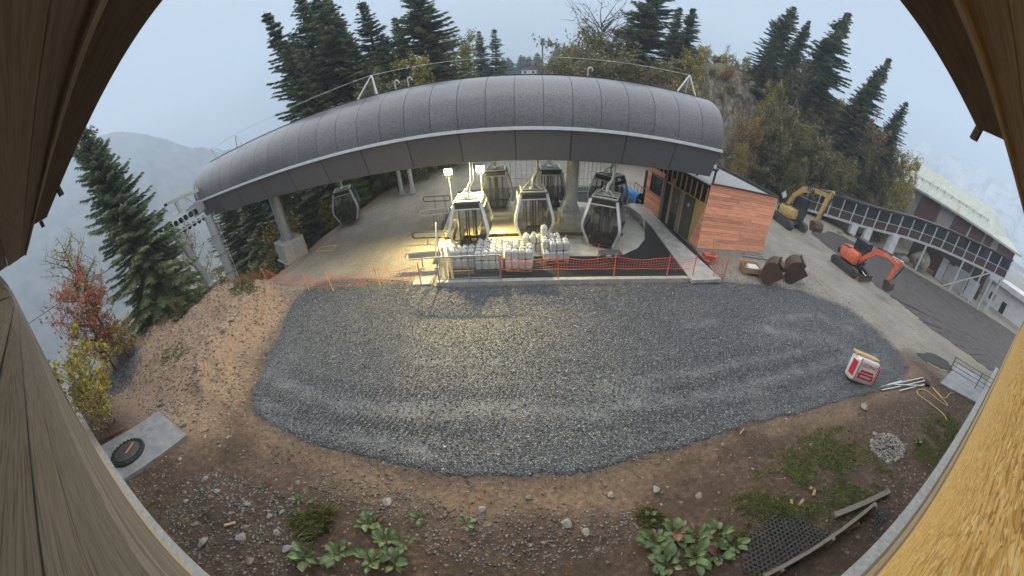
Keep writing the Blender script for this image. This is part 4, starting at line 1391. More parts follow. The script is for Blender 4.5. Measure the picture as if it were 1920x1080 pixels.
o = MB().tube([(0, 0, 0), (.12, 0, 0)], .015, 8).build('handle', M['galv'], dr)
o.location = (.34, .05, -.1)
side_box('door_frame', 2.0, 2.12, .14, 2.5, M['pale_wood'], .06, .0)
side_box('grey_post', 2.14, 2.40, .14, 2.5, mat('grey_panel', (.30, .275, .24), .7, (.24, .22, .19), 3), .08, .03)
side_box('notice_panel', 2.42, 3.16, 1.05, 2.52, mat('brown_notice_board', (.17, .12, .095), .6, (.13, .09, .07), 3), .04, .05)
o = side_box('notice_sheet', 2.52, 2.72, 1.7, 2.05, mat('blue_grey_notice', (.22, .27, .33), .5, (.15, .18, .22), 25), .006, .074)
side_box('low_panel', 2.42, 3.16, .14, 1.0, M['dark'], .03, .0)
side_box('timber_post', 3.18, 3.40, .14, 2.9, M['pale_wood'], .10, .03)
side_box('dark_doorway', 3.42, 3.98, .14, 2.5, M['black'], .02, .0)
side_box('grey_post', 4.0, 4.30, .14, 2.62, mat('grey_brown_post', (.20, .18, .15), .7, (.15, .135, .11), 3), .09, .03)
w = side_box('window', 4.42, 5.88, 1.45, 2.62, M['glass'], .02, -.02)
for a, b_, z0, z1 in ((4.42, 4.50, 1.45, 2.62), (5.80, 5.88, 1.45, 2.62), (4.5, 5.8, 1.45, 1.52), (4.5, 5.8, 2.55, 2.62), (5.44, 5.50, 1.52, 2.55)):
    side_box('window_frame', a, b_, z0, z1, M['dark'], .06, .01)
side_box('top_plate', .02, 6.3, 2.505, 2.56, M['ply'], .07, .0)
for q in range(12):                            # bare studs under the roof edge
    side_box('stud', .12 + q * .5, .20 + q * .5, 2.57, 3.42, M['ply'], .05, -.02 + .0)
side_box('upper_backing', .1, 6.3, 2.57, 3.4, M['black'], .02, -.2)
side_box('roof_edge_beam', .0, 6.9, 3.44, 3.56, M['dark'], .10, .02)
def top_edge(nm, p, q, w, h, m, z):
    return MB().bar((p[0], p[1], z), (q[0], q[1], z), w, h).build(nm, m, hut)
top_edge('parapet', HA - SD * .02, HB - SD * .02, .10, .07, M['rust'], HT + .02)
top_edge('parapet', HB, HB + SD * 7, .14, .20, M['dark'], HT - .02)
top_edge('parapet', HA + SD * 6.95, HB + SD * 6.95, .14, .20, M['dark'], HT - .02)
vt = thing('roof_vent', 'grey metal ventilation box lying on the gravel hut roof', 'vent', tuple(HA + FD * 3.3 + SD * 4.6) + (3.56,), .5)
MB().bbox((0, 0, .22), (.95, .6, .3), .04).build('hood', M['galv_pale'], vt)
MB().bbox((0, 0, .05), (.8, .5, .1), .02).build('base', M['dark'], vt)
MB().tube([(.4, -.1, .1), (.75, -.3, .12), (.8, -.32, .0)], .06, 8).build('duct', M['dark'], vt)
ha = HA + FD * .75 + SD * .9
st = thing('roof_frame', 'dark steel frame standing on the hut roof edge under the cover', 'steel frame', (0, 0, 0))
for s in (.5, 2.0, 3.5):
    p = HA + FD * .5 + SD * s
    MB().bar((p[0], p[1], 3.56), (p[0], p[1], 4.3), .09, .09).build('upright', M['dark'], st)
p, q = HA + FD * .5 + SD * .4, HA + FD * .5 + SD * 4.5
MB().bar((p[0], p[1], 4.3), (q[0], q[1], 4.3), .08, .08).build('crossbar', M['dark'], st)

# ------------------------------------------------------------------ excavators (local frame: x right, -y forward)
def text_mesh(s, size, m, parent, loc, rot, ext=.004):
    cu = bpy.data.curves.new('lettering', 'FONT')
    cu.body = s
    cu.size = size
    cu.extrude = ext
    cu.align_x, cu.align_y = 'CENTER', 'CENTER'
    to = bpy.data.objects.new('lettering_tmp', cu)
    col.objects.link(to)
    dg = bpy.context.evaluated_depsgraph_get()
    me = bpy.data.meshes.new_from_object(to.evaluated_get(dg))
    bpy.data.objects.remove(to)
    me.name = 'lettering'
    me.materials.clear()
    o = link('lettering', me, m, parent)
    o.location = loc
    o.rotation_euler = rot
    return o
def track_unit(t, sx, L, w, h, gauge):
    r = h / 2
    P = []
    for k in range(10):
        a = PI / 2 + PI * k / 9
        P.append((-L / 2 + r + r * math.cos(a), r + r * math.sin(a)))
    for k in range(10):
        a = -PI / 2 + PI * k / 9
        P.append((L / 2 - r + r * math.cos(a), r + r * math.sin(a)))
    tr = MB().prism(P, (sx * gauge, 0, 0), (0, 1, 0), (0, 0, 1), (1, 0, 0), w).build('track', M['track'], t)
    # raised pads along the belt
    per = []
    cum = [0]
    Q = P + [P[0]]
    for a, b_ in zip(Q[:-1], Q[1:]):
        cum.append(cum[-1] + math.hypot(b_[0] - a[0], b_[1] - a[1]))
    npad = int(cum[-1] / .16)
    for k in range(npad):
        s = cum[-1] * k / npad
        i = max(0, np.searchsorted(cum, s, side='right') - 1)
        i = min(i, len(P) - 1)
        f = (s - cum[i]) / (cum[i + 1] - cum[i] + 1e-9)
        a, b_ = Q[i], Q[i + 1]
        c = (a[0] + (b_[0] - a[0]) * f, a[1] + (b_[1] - a[1]) * f)
        nx, nz = (b_[1] - a[1]), -(b_[0] - a[0])
        nn = math.hypot(nx, nz) + 1e-9
        tx, tz = (b_[0] - a[0]) / nn, (b_[1] - a[1]) / nn
        pm = MB()
        pm.prism([(-.045, -.01), (.045, -.01), (.03, .03), (-.03, .03)], (sx * gauge, c[0], c[1]), (0, tx, tz), (0, nx / nn, nz / nn), (1, 0, 0), w * .96)
        pm.build('track_pad', M['track'], tr)
    for k in range(5):
        y = -L / 2 + r + (L - 2 * r) * k / 4
        o = MB().lathe([(r * (.72 if k in (0, 4) else .5), 0), (r * (.72 if k in (0, 4) else .5), .03), (.04, .05)], (0, 0, 0), 14).build('roller', M['dark'], tr)
        o.location = (sx * (gauge + w / 2 - (.01 if sx > 0 else .0) * 0), y, r)
        o.rotation_euler = (0, sx * PI / 2, 0)
    return tr
def boom_poly(t, nm, pts, ws, th, m, x0=0.0):
    # tapered box beam along 2D points (y, z) in the plane x = x0
    P = [np.array(p, float) for p in pts]
    up, dn = [], []
    for i, p in enumerate(P):
        d = P[min(i + 1, len(P) - 1)] - P[max(i - 1, 0)]
        d /= np.linalg.norm(d)
        nn = np.array((-d[1], d[0]))
        up.append(tuple(p + nn * ws[i] / 2))
        dn.append(tuple(p - nn * ws[i] / 2))
    return MB().prism(up + dn[::-1], (x0, 0, 0), (0, 1, 0), (0, 0, 1), (1, 0, 0), th).build(nm, m, t)
def cyl(t, p, q, r, f=.55, x0=0.0):
    p, q = np.array((x0, *p)), np.array((x0, *q))
    m_ = p + (q - p) * f
    c = MB().tube([p, m_], r, 10).build('hydraulic_cylinder', M['dark'], t, True, 40)
    MB().tube([m_, q], r * .55, 8).build('piston_rod', M['chrome'], c, True, 40)
    return c
def bucket(t, p, s, w, rot):
    P = [(0, 0), (.42, .05), (.62, -.25), (.55, -.6), (.2, -.75), (-.12, -.62), (-.1, -.56), (.18, -.66), (.47, -.54), (.52, -.24), (.36, -.03), (0, -.06)]
    c, s_ = math.cos(rot) * s, math.sin(rot) * s
    Pr = [(a * c - b_ * s_, a * s_ + b_ * c) for a, b_ in P]
    bk = MB().prism(Pr, (0, p[0], p[1]), (0, 1, 0), (0, 0, 1), (1, 0, 0), w).build('bucket', M['rust'], t)
    side = [P[0], P[1], P[2], P[3], P[4], P[5]]
    Sr = [(a * c - b_ * s_, a * s_ + b_ * c) for a, b_ in side]
    for sx in (-1, 1):
        MB().prism(Sr, (sx * w / 2, p[0], p[1]), (0, 1, 0), (0, 0, 1), (1, 0, 0), .03).build('bucket_cheek', M['rust'], bk)
    return bk
def excavator(name, label, loc, rz, paint, S, boom, stick, bpos, kind):
    t = thing(name, label, 'excavator', loc, rz, group='excavators')
    L, w, h, g = (2.85, .45, .62, .88) if kind == 'o' else (3.1, .5, .72, 1.0)
    for sx in (-1, 1):
        track_unit(t, sx, L, w, h, g)
    MB().bbox((0, 0, .50), (1.5, 1.6, .3), .05).build('undercarriage', M['dark'], t)
    MB().lathe([(.55, .62), (.55, .78)], (0, 0, 0), 20).build('slew_ring', M['dark'], t)
    if kind == 'o':
        # dozer blade
        bl = MB().prism([(-.04, -.22), (.05, -.2), (.09, 0), (.05, .2), (-.02, .22), (.02, 0)], (0, -L / 2 - .42, .28), (0, 1, 0), (0, 0, 1), (1, 0, 0), 2.15).build('dozer_blade', M['rust'], t)
        for sx in (-.5, .5):
            MB().bar((sx, -L / 2 - .38, .28), (sx * .9, -.7, .42), .12, .1).build('blade_arm', M['dark'], bl)
        cyl(t, (-.75, .68), (-L / 2 - .36, .4), .06, .5, .05)
    # house: rounded counterweight body
    bw = 1.0 if kind == 'o' else 1.15
    P = []
    for k in range(13):
        a = PI * k / 12
        P.append((bw * math.cos(a), .55 + .75 * math.sin(a)))
    P = [(bw, -.75)] + P + [(-bw, -.75)]
    mb = MB()
    z0, z1, z2 = .80, 1.35, 1.62
    N_ = len(P)
    for zz, sc_ in ((z0, .97), (z0 + .08, 1.0), (z1, 1.0), (z2, .90), (z2 + .02, .6)):
        mb.v.extend([(x * sc_, (y - .1) * sc_ + .1, zz) for x, y in P])
    for k in range(4):
        for i in range(N_):
            j = (i + 1) % N_
            mb.f.append((k * N_ + i, k * N_ + j, (k + 1) * N_ + j, (k + 1) * N_ + i))
    mb.f.append(tuple(range(N_ - 1, -1, -1)))
    mb.f.append(tuple(range(4 * N_, 5 * N_)))
    hs_ = mb.build('body', paint, t, True, 35)
    MB().bbox((0, 1.28, 1.05), (bw * 1.5, .12, .45), .05).build('counterweight_band', M['dark'], hs_)
    MB().bbox((bw * .99, .35, 1.2), (.03, .8, .35), .01).build('engine_grille', M['black'], hs_)
    MB().bbox((-bw * .6, .55, 1.66), (.5, .6, .08), .02).build('hood_panel', M['dark'], hs_)
    # cab on the left-hand side of the machine
    cx = .42 if kind == 'o' else .52
    cw, c0, c1 = .48, -.85, .32
    zt = 2.52 if kind == 'o' else 2.75
    corners = [(cx - cw, c0), (cx + cw, c0), (cx + cw, c1), (cx - cw, c1)]
    cab = MB().bbox((cx, (c0 + c1) / 2, 1.02), (cw * 2, c1 - c0, .5), .03).build('cab_base', M['dark'], t)
    for x, y in corners:
        MB().bar((x, y, 1.2), (x * .97 + cx * .03, y * .93 + (c0 + c1) / 2 * .07, zt), .075, .075).build('cab_pillar', M['black'], cab)
    MB().bbox((cx, (c0 + c1) / 2, zt + .02), (cw * 2.02, (c1 - c0) * .98, .10), .04).build('cab_roof', M['dark'], cab)
    for (xa, ya), (xb, yb) in zip(corners, corners[1:] + corners[:1]):
        mb = MB()
        f = lambda x, y: (x * .97 + cx * .03, y * .93 + (c0 + c1) / 2 * .07)
        (xc, yc), (xd, yd) = f(xb, yb), f(xa, ya)
        mb.quad((xa, ya, 1.27), (xb, yb, 1.27), (xc, yc, zt - .04), (xd, yd, zt - .04))
        mb.build('cab_window', M['glass'], cab)
    MB().bbox((cx, -.1, 1.5), (.45, .45, .5), .06).build('seat', M['black'], cab)
    bx = -.18
    # boom, stick and bucket linkage
    wb = .30 if kind == 'o' else .36
    bm = boom_poly(t, 'boom', boom, [wb * 1.25, wb * 1.05, wb * 1.5, wb * 1.1, wb * .9][:len(boom)], .28, paint, bx)
    sk = boom_poly(t, 'stick', stick, [wb * .75, wb * 1.25, wb * .9, wb * .6][:len(stick)], .22, paint, bx)
    MB().bbox((bx, boom[0][0] + .1, boom[0][1] - .1), (.5, .5, .6), .05).build('swing_post', M['dark'], t)
    ap = boom[len(boom) // 2]
    cyl(t, (boom[0][0] - .25, boom[0][1] - .35), (boom[1][0] - .25, boom[1][1] - .12), .07, .6, bx - .02)
    cyl(t, (ap[0], ap[1] + wb * .75), (stick[0][0] - .02, stick[0][1] + .06), .07, .55, bx)
    cyl(t, (stick[0][0] - .22, stick[0][1] - .15), (stick[-1][0] - .25, stick[-1][1] + .15), .055, .65, bx)
    for sx in (-.09, .07):
        MB().tube([(bx + sx, boom[0][0] - .1, boom[0][1] + .25), (bx + sx, boom[1][0] + .05, boom[1][1] + wb * .7), (bx + sx, ap[0] + .05, ap[1] + wb * .95), (bx + sx, boom[3][0], boom[3][1] + wb * .7), (bx + sx, stick[0][0] + .35, stick[0][1] + .1)], .022, 6).build('hose', M['black'], bm)
    MB().bbox((cx, c0 - .02, 2.2), (.5, .02, .03), .005).build('wiper_bar', M['black'], cab)
    for sx in (-1, 1):
        MB().bbox((sx * bw * .8, -.72, 1.55), (.12, .08, .1), .02).build('work_lamp', M['white_metal'], t)
    e = stick[-1]
    MB().bar((bx, e[0], e[1]), (bx, bpos[0] + .1, bpos[1]), .2, .14).build('quick_coupler', M['black'], t)
    MB().bar((bx + .1, e[0] - .25, e[1] + .1), (bx + .1, bpos[0] - .15, bpos[1]), .05, .1).build('bucket_link', M['dark'], t)
    bk = bucket(t, bpos, 1.0 if kind == 'o' else 1.1, .85 if kind == 'o' else 1.15, R(180) if kind == 'o' else R(170))
    for ch in (bk,):
        ch.location = (bx, 0, 0)
    return t, bm, bx
EX, EY = 24.55, 12.75
ey = lambda y: y - EY
t, bm, bx = excavator('excavator', 'orange mini excavator with its arm reaching down to the road edge', (EX, EY, .03), R(-3), M['ex_orange'], 1.0,
    [(ey(12.1), 1.05), (ey(11.5), 1.75), (ey(10.75), 2.55), (ey(9.8), 2.75), (ey(8.75), 2.62)],
    [(ey(8.35), 2.95), (ey(8.75), 2.35), (ey(8.9), 1.5), (ey(9.05), .75)], (ey(9.0), .62), 'o')
text_mesh('Kubota', .24, M['white_metal'], bm, (bx - .148, ey(9.7), 2.74), (PI / 2, 0, -PI / 2), .003)
EX2, EY2 = 24.75, 20.9
ey = lambda y: y - EY2
t, bm, bx = excavator('excavator', 'yellow excavator behind the timber hut with its bucket lowered', (EX2, EY2, .03), R(-4), M['ex_yellow'], 1.0,
    [(ey(21.7), 1.35), (ey(21.2), 2.6), (ey(20.2), 3.55), (ey(18.9), 3.95), (ey(17.3), 4.1)],
    [(ey(16.75), 4.6), (ey(17.15), 3.9), (ey(17.35), 2.6), (ey(17.6), 1.3)], (ey(17.5), 1.0), 'y')
pl = MB().box((bx - .185, ey(19.2), 3.86), (.01, .9, .34)).build('name_panel', M['black'], bm)
text_mesh('CAT', .34, M['white_metal'], pl, (bx - .192, ey(19.2), 3.86), (PI / 2, 0, -PI / 2), .003)
o = MB().box((0, 0, 0), (.02, .55, .55)).build('warning_plate', M['white_metal'], t)
o.location = (-.9, .9, 2.35); o.rotation_euler = (.78, 0, 0)
MB().tube([(-.9, .9, 1.6), (-.9, .9, 2.1)], .03, 6).build('plate_stem', M['dark'], t)

# spare buckets lying by the pad
def loose_bucket(label, px, py, w, rz, s):
    c = G(px, py, 0)
    t = thing('digger_bucket', label, 'bucket', (c[0], c[1], .08), rz, group='spare digger buckets')
    t.rotation_euler = (R(28), 0, rz)
    arc = []
    for k in range(11):
        a = R(-100 + 165 * k / 10)
        arc.append((.62 * math.cos(a) * s, .55 * s + .62 * math.sin(a) * s))
    inner = [(a * .93, .55 * s + (b_ - .55 * s) * .93) for a, b_ in arc]
    MB().prism(arc + inner[::-1], (0, 0, 0), (0, 1, 0), (0, 0, 1), (1, 0, 0), w).build('shell', M['rust'], t)
    cheek = arc + [(-.45 * s, .95 * s)]
    for sx in (-1, 1):
        MB().prism(cheek, (sx * w / 2, 0, 0), (0, 1, 0), (0, 0, 1), (1, 0, 0), .035).build('cheek_plate', M['rust'], t)
    for q in range(5):
        x = -w / 2 + w * (q + .5) / 5
        MB().prism([(-.05, 0), (.05, 0), (.0, .2)], (x, arc[-1][0] - .05, arc[-1][1]), (0, 1, 0), (0, 0, 1), (1, 0, 0), .07).build('tooth', M['rust'], t)
    MB().bar((-w * .3, .0, 1.12 * s), (w * .3, .0, 1.12 * s), .3, .08).build('mount_plate', M['rust'], t)
    return t
loose_bucket('rusty brown digger bucket standing beside the open timber crate', 1437, 527, 1.15, R(38), 1.12)
loose_bucket('rusty brown digger bucket leaning at the outer side of the pair', 1477, 524, 1.2, R(50), 1.18)
ct = G(1405, 512)
cr = thing('timber_crate', 'open timber crate holding a pale film wrapped load', 'crate', (ct[0], ct[1], .0), R(-15))
for y in (-.38, .38):
    MB().box((0, y, .3), (1.15, .035, .28)).build('side_board', M['pallet'], cr)
for x in (-.57, .57):
    MB().box((x, 0, .3), (.035, .72, .28)).build('end_board', M['pallet'], cr)
for y in (-.3, 0, .3):
    MB().box((0, y, .13), (1.2, .1, .025)).build('base_board', M['pallet'], cr)
for x in (-.5, .5):
    MB().box((x, 0, .06), (.1, .8, .11)).build('bearer', M['pallet'], cr)
MB().bbox((.1, 0, .3), (.75, .55, .28), .08).build('wrapped_load', M['bag_white'], cr)
o = MB().bar((-.75, .45, .45), (.65, .5, .46), .10, .05).build('loose_board', M['pallet'], cr)
for k_, (px, py, q2x, q2y) in enumerate(((1395, 478, 1432, 483), (1392, 481, 1437, 487))):
    a, b_ = G(px, py), G(q2x, q2y)
    o = MB().bar(a + np.array((0, 0, .06)), b_ + np.array((0, 0, .06)), .14, .07).build('steel_channel', M['galv'])
    tag(o, ('grey steel channel lying against the hut footing', 'grey steel channel lying one step out from the hut footing')[k_], 'channel', 'steel channels by the hut')
nb_ = G(1328, 492)
bd = thing('net_bundle', 'bundle of rolled orange netting and stakes beside the hut corner', 'net bundle', (nb_[0], nb_[1], 0))
r = np.random.default_rng(4)
for q in range(3):
    pts = [np.array((.35 * math.cos(a) * (1 + .15 * q) + .05 * r.normal(), .25 * math.sin(a) + .05 * r.normal(), .18 + .12 * q + .06 * r.normal())) for a in np.linspace(0, 4 * PI, 26)]
    MB().tube(pts, .055, 6).build('net_roll', M['net_orange'], bd)
for q in range(3):
    MB().bar((.1 + .1 * q, -.2, .05), (.3 + .12 * q, .35 - .1 * q, 1.15), .04, .03).build('stake', M['pallet'], bd)
# blue tarpaulin over a stack, red rail behind
bt = G(1198, 382, .25)
tp_ = MB()
tp_.grid(lambda u, v: (-.35 + .75 * u + .06 * math.sin(7 * v), -1.0 + 2.0 * v + .05 * math.sin(9 * u), (.62 + .10 * math.sin(5 * v + 3 * u)) * (math.sin(PI * min(1, max(0, u * 1.0))) ** .4) + .0), 14, 18)
o = tp_.build('tarpaulin', M['blue_tarp'], None, True)
o.location = (bt[0] - .15, bt[1] + 1.0, .262); o.rotation_euler = (0, 0, R(10))
tag(o, 'crumpled blue tarpaulin draped over goods beside the hut window', 'tarpaulin')
rr_ = thing('red_handrail', 'red handrail on dark posts behind the blue tarpaulin', 'handrail', (0, 0, 0))
a, b_ = np.array((9.45, 23.2, .0)), np.array((9.9, 20.9, .0))
MB().tube([a + np.array((0, 0, 1.35)), b_ + np.array((0, 0, 1.25))], .04, 8).build('top_rail', M['red_paint'], rr_)
for s in np.linspace(0, 1, 6):
    p = a + (b_ - a) * s
    MB().bar(p + np.array((0, 0, .2)), p + np.array((0, 0, 1.3)), .035, .035).build('post', M['dark'], rr_)

# sack of building material, bars, hose, small things at the right of the pad
c = G(1612, 722)
gb = thing('cement_sack_pallet', 'white and red wrapped sack block tilted on the gravel beside steel bars', 'building sacks', (12.45, 4.0, .03), R(-24))
gb.rotation_euler = (R(-12), R(10), R(-32))
gb.scale = (1.2, 1.2, 1.2)
blk = MB().bbox((0, 0, .42), (1.12, .55, .80), .07).build('wrapped_block', M['bag_white'], gb, True, 35)
MB().bbox((0, .12, .86), (1.15, .34, .10), .02).build('top_board', M['pale_wood'], gb)
MB().bbox((0, -.278, .27), (.74, .012, .20), .004).build('red_label', M['bag_red'], gb)
MB().bbox((.0, -.278, .44), (.62, .01, .07), .003).build('red_stripe', M['bag_red'], gb)
for q in range(9):
    MB().box((-.24 + q * .06, -.288, .27), (.034, .006, .07)).build('print_mark', M['bag_white'], gb)
text_mesh('GEDIMAT', .19, M['bag_red'], gb, (0, -.282, .64), (PI / 2, 0, 0), .003)
for sx in (-.44, .44):
    MB().bbox((sx, -.276, .43), (.035, .02, .80), .004).build('strap', M['bag_red'], gb)
    MB().bbox((sx * 1.28, -.1, .43), (.02, .3, .5), .004).build('side_print', M['bag_red'], gb)
random.seed(12)
for q, (x0, y0, x1, y1) in enumerate(((1648, 730, 1730, 711), (1652, 734, 1735, 716), (1660, 726, 1728, 712), (1650, 727, 1690, 716), (1685, 735, 1732, 724), (1668, 724, 1727, 727))):
    a, b_ = GP(x0, y0), GP(x1, y1)
    zq = .04 + .03 * (q % 3)
    o = MB().bar(a + np.array((0, 0, zq)), b_ + np.array((0, 0, zq + .02)), .055, .04).build('steel_bar', M['galv_pale'])
    tag(o, 'long grey steel profile in the loose pile beside the wrapped sacks', 'steel profile', 'steel profiles lying in a pile')
pb = GP(1737, 722)
bx_ = thing('battery_case', 'small black case at the end of the yellow hose', 'case', (pb[0], pb[1], pb[2]), .4)
MB().bbox((0, 0, .10), (.42, .26, .20), .03).build('case', M['black'], bx_)
MB().tube([(-.1, 0, .2), (-.1, 0, .26), (.1, 0, .26), (.1, 0, .2)], .015, 6).build('handle', M['dark'], bx_)
hp = [(1738, 680), (1762, 694), (1790, 700), (1806, 722), (1796, 737), (1782, 738), (1770, 748), (1755, 735), (1748, 728), (1758, 740), (1772, 755), (1776, 762), (1760, 752), (1738, 735), (1722, 732), (1720, 740), (1742, 756), (1765, 775), (1776, 790)]
pts = []
for x_, y_ in hp:
    p = GP(x_, y_)
    pts.append(Vector((p[0], p[1], p[2] + .04)))
sm = []
for i in range(len(pts) - 1):
    p0, p1, p2, p3 = pts[max(i - 1, 0)], pts[i], pts[i + 1], pts[min(i + 2, len(pts) - 1)]
    for t_ in np.linspace(0, 1, 8, endpoint=False):
        sm.append(.5 * ((2 * p1) + (p2 - p0) * t_ + (2 * p0 - 5 * p1 + 4 * p2 - p3) * t_ ** 2 + (3 * p1 - p0 - 3 * p2 + p3) * t_ ** 3))
o = MB().tube(sm, .022, 6).build('hose', M['hose'], None, True)
tag(o, 'yellow hose looping over the dirt and the concrete slab', 'hose')
sl = [GP(x_, y_) for x_, y_ in ((1760, 722), (1795, 688), (1845, 715), (1835, 762))]
o = slab('concrete_slab', [(p[0], p[1]) for p in sl], .0, .16, M['concrete_dark'])
tag(o, 'wet concrete slab with a thin steel barrier beside the road', 'slab')
br = thing('steel_barrier', 'thin dark steel barrier with four bars at the slab edge', 'barrier', (0, 0, 0))
a, b_ = GP(1788, 716) + np.array((0, 0, .1)), GP(1848, 738) + np.array((0, 0, .1))
a, b_ = np.array((19.3, 1.25, .1)), np.array((19.9, -2.4, .1))
for s in (0, .5, 1):
    p = a + (b_ - a) * s
    MB().bar(p, p + np.array((0, 0, 1.1)), .05, .05).build('post', M['dark'], br)
for zq in (.35, .6, .85, 1.08):
    MB().bar(a + np.array((0, 0, zq)), b_ + np.array((0, 0, zq)), .025, .025).build('bar', M['dark'], br)

# ------------------------------------------------------------------ safety nets
def net(name, label, posts, m_post, z0, z1, sag, cell=.13, lean=None, hpost=None):
    t = thing(name, label, 'safety net', (0, 0, 0))
    P = [np.array(p, float) for p in posts]
    for q, p in enumerate(P):
        ln_ = np.array(lean[q] if lean else (0, 0, 0), float)
        MB().tube([p - np.array((0, 0, .3)), p + np.array((0, 0, hpost or z1 + .08)) + ln_], .028, 7).build('post', m_post, t)
    ms = MB()
    for a, b_ in zip(P[:-1], P[1:]):
        L = np.linalg.norm(b_ - a)
        nx = max(2, int(L / cell))
        nz = max(2, int((z1 - z0) / (cell * .8)))
        sgn = np.cross(b_ - a, (0, 0, 1)); sgn = sgn / (np.linalg.norm(sgn) + 1e-9)
        def pt(i, k):
            s = i / nx
            z = z0 + (z1 - z0) * k / nz
            return a + (b_ - a) * s + np.array((0, 0, z - sag * math.sin(PI * s) * (.6 + .4 * k / nz))) + sgn * .04 * math.sin(9 * s + k)
        for k in range(nz + 1):
            w = .022 if k in (0, nz) else .009
            for i in range(nx):
                ms.bar(pt(i, k), pt(i + 1, k), w, w * .6)
        for i in range(nx + 1):
            for k in range(nz):
                ms.bar(pt(i, k), pt(i, k + 1), .009, .006)
    o = ms.build('net', M['net_orange'], t)
    o['kind'] = 'stuff'
    return t
def NP(x, y):
    return (x, y, float(height(np.array([x]), np.array([y]))[0]))
def gz(px, py):
    p = GP(px, py)
    return (p[0], p[1], p[2])
net('safety_net', 'sagging orange safety net on yellow posts along the left gravel edge', [NP(-17.4, 13.5), NP(-14.3, 13.9), NP(-10.6, 13.0), NP(-8.95, 12.87), NP(-6.25, 12.96), (-4.2, 12.9, .05)], M['post_yellow'], .35, .95, .22, lean=[(-.1, 0, 0), (-.25, 0, 0), (-.1, 0, 0), (-.2, 0, 0), (-.2, 0, 0), (0, 0, 0)], hpost=1.05)
net('safety_net', 'orange safety net on the slope by the foot of the lift pylon', [NP(-21.0, 12.9), NP(-19.2, 13.8), NP(-17.4, 13.5)], M['post_yellow'], .35, .95, .05, hpost=1.05)
net('safety_net', 'orange safety net on orange posts along the black platform edge', [(-.45, 12.72, PT), (2.05, 12.55, PT), (4.6, 12.4, PT), (7.25, 12.25, PT), (8.7, 12.2, PT)], M['net_orange'], .42, .88, .10, hpost=1.0)
net('safety_net', 'short orange safety net hung upright past the end of the walkway', [(9.9, 12.05, .1), (10.6, 12.05, .05)], M['net_orange'], .1, 1.0, .02, hpost=1.1)
bxp = G(1143, 487, PT)
pn = thing('panel_box', 'dark flat box with a white label between two orange stakes', 'box', (bxp[0], bxp[1], PT), 0)
MB().bbox((0, 0, .30), (1.15, .5, .14), .03).build('box', mat('slate_plastic', (.075, .08, .088), .5, (.06, .064, .07), 5), pn)
MB().box((-.15, -.252, .31), (.25, .006, .07)).build('label_plate', M['white_metal'], pn)
for sx in (-.62, .62):
    MB().tube([(sx, 0, 0), (sx, 0, .75)], .02, 6).build('stake', M['net_orange'], pn)

# ------------------------------------------------------------------ covered gallery stair
gal = thing('covered_gallery', 'long covered timber gallery on steel posts climbing to the brown building', 'gallery', (0, 0, 0))
GF = np.array([(31.7, 27.3, .15), (34.6, 24.3, .7), (37.8, 20.0, 1.5), (40.8, 14.6, 3.0), (42.5, 10.6, 3.8), (44.1, 4.6, 4.6), (44.5, 1.8, 4.9)])
cum = np.concatenate([[0], np.cumsum(np.linalg.norm(np.diff(GF, axis=0), axis=1))])
def gpt(s, dz=0.0, off=0.0):
    s = min(max(s, 0), cum[-1])
    p = np.array([np.interp(s, cum, GF[:, k]) for k in range(3)])
    i = min(np.searchsorted(cum, s, side='right') - 1, len(GF) - 2)
    d = GF[i + 1] - GF[i]
    nrm = np.array((d[1], -d[0], 0)); nrm /= np.linalg.norm(nrm)
    if nrm @ np.array((1, .3, 0)) < 0: nrm = -nrm
    return p + nrm * off + np.array((0, 0, dz))
NB = 19
brown_m = wood('dark_gallery_board', (.085, .052, .042), (.05, .03, .025), grain=(6, 6, 1), vary=.1)
for q in range(NB):
    a, b_ = cum[-1] * q / NB, cum[-1] * (q + 1) / NB
    MB().bar(gpt(a), gpt(b_), .16, .26).build('floor_beam', M['galv_pale'], gal)
    MB().bar(gpt(a, 2.42), gpt(b_, 2.42), .16, .16).build('roof_beam', M['dark'], gal)
    MB().bar(gpt(a, 2.56, .85), gpt(b_, 2.56, .85), 2.2, .10).build('roof_panel', mat('dark_gallery_roof', (.09, .085, .082), .6, (.06, .058, .055), 2, vary=.05) if q == 0 else bpy.data.materials['dark_gallery_roof'], gal)
    MB().bar(gpt(a, .0, .9), gpt(b_, .0, .9), 1.7, .08).build('deck', M['rust'], gal)
    MB().bar(gpt(a + .07, .62, .05), gpt(b_ - .07, .62, .05), .05, .86).build('parapet_panel', brown_m, gal)
    MB().bar(gpt(a + .03, 1.10), gpt(b_ - .03, 1.10), .08, .06).build('handrail', M['galv_pale'], gal)
    MB().bar(gpt(a, .1), gpt(a, 2.4), .10, .10).build('mullion', M['white_metal'], gal)
    MB().bar(gpt(a + .07, 1.74, .05), gpt(b_ - .07, 1.74, .05), .012, 1.18).build('pane', M['glass'], gal)
    for f in (.33, .66):
        s_ = a + (b_ - a) * f
        MB().bar(gpt(s_, 1.15, .08), gpt(s_, 2.35, .08), .035, .035).build('glazing_bar', M['dark'], gal)
    MB().bar(gpt(a, .35, 1.75), gpt(b_, .35, 1.75), .06, .8).build('rear_parapet', brown_m, gal)
    if q % 2 == 0:
        for f in (.3, .7):
            s_ = a + (b_ - a) * f
            MB().bar(gpt(s_, .1, 1.75), gpt(s_, 2.4, 1.75), .10, .10).build('rear_post', M['dark'], gal)
MB().bar(gpt(cum[-1], .1), gpt(cum[-1], 2.4), .10, .10).build('mullion', M['white_metal'], gal)
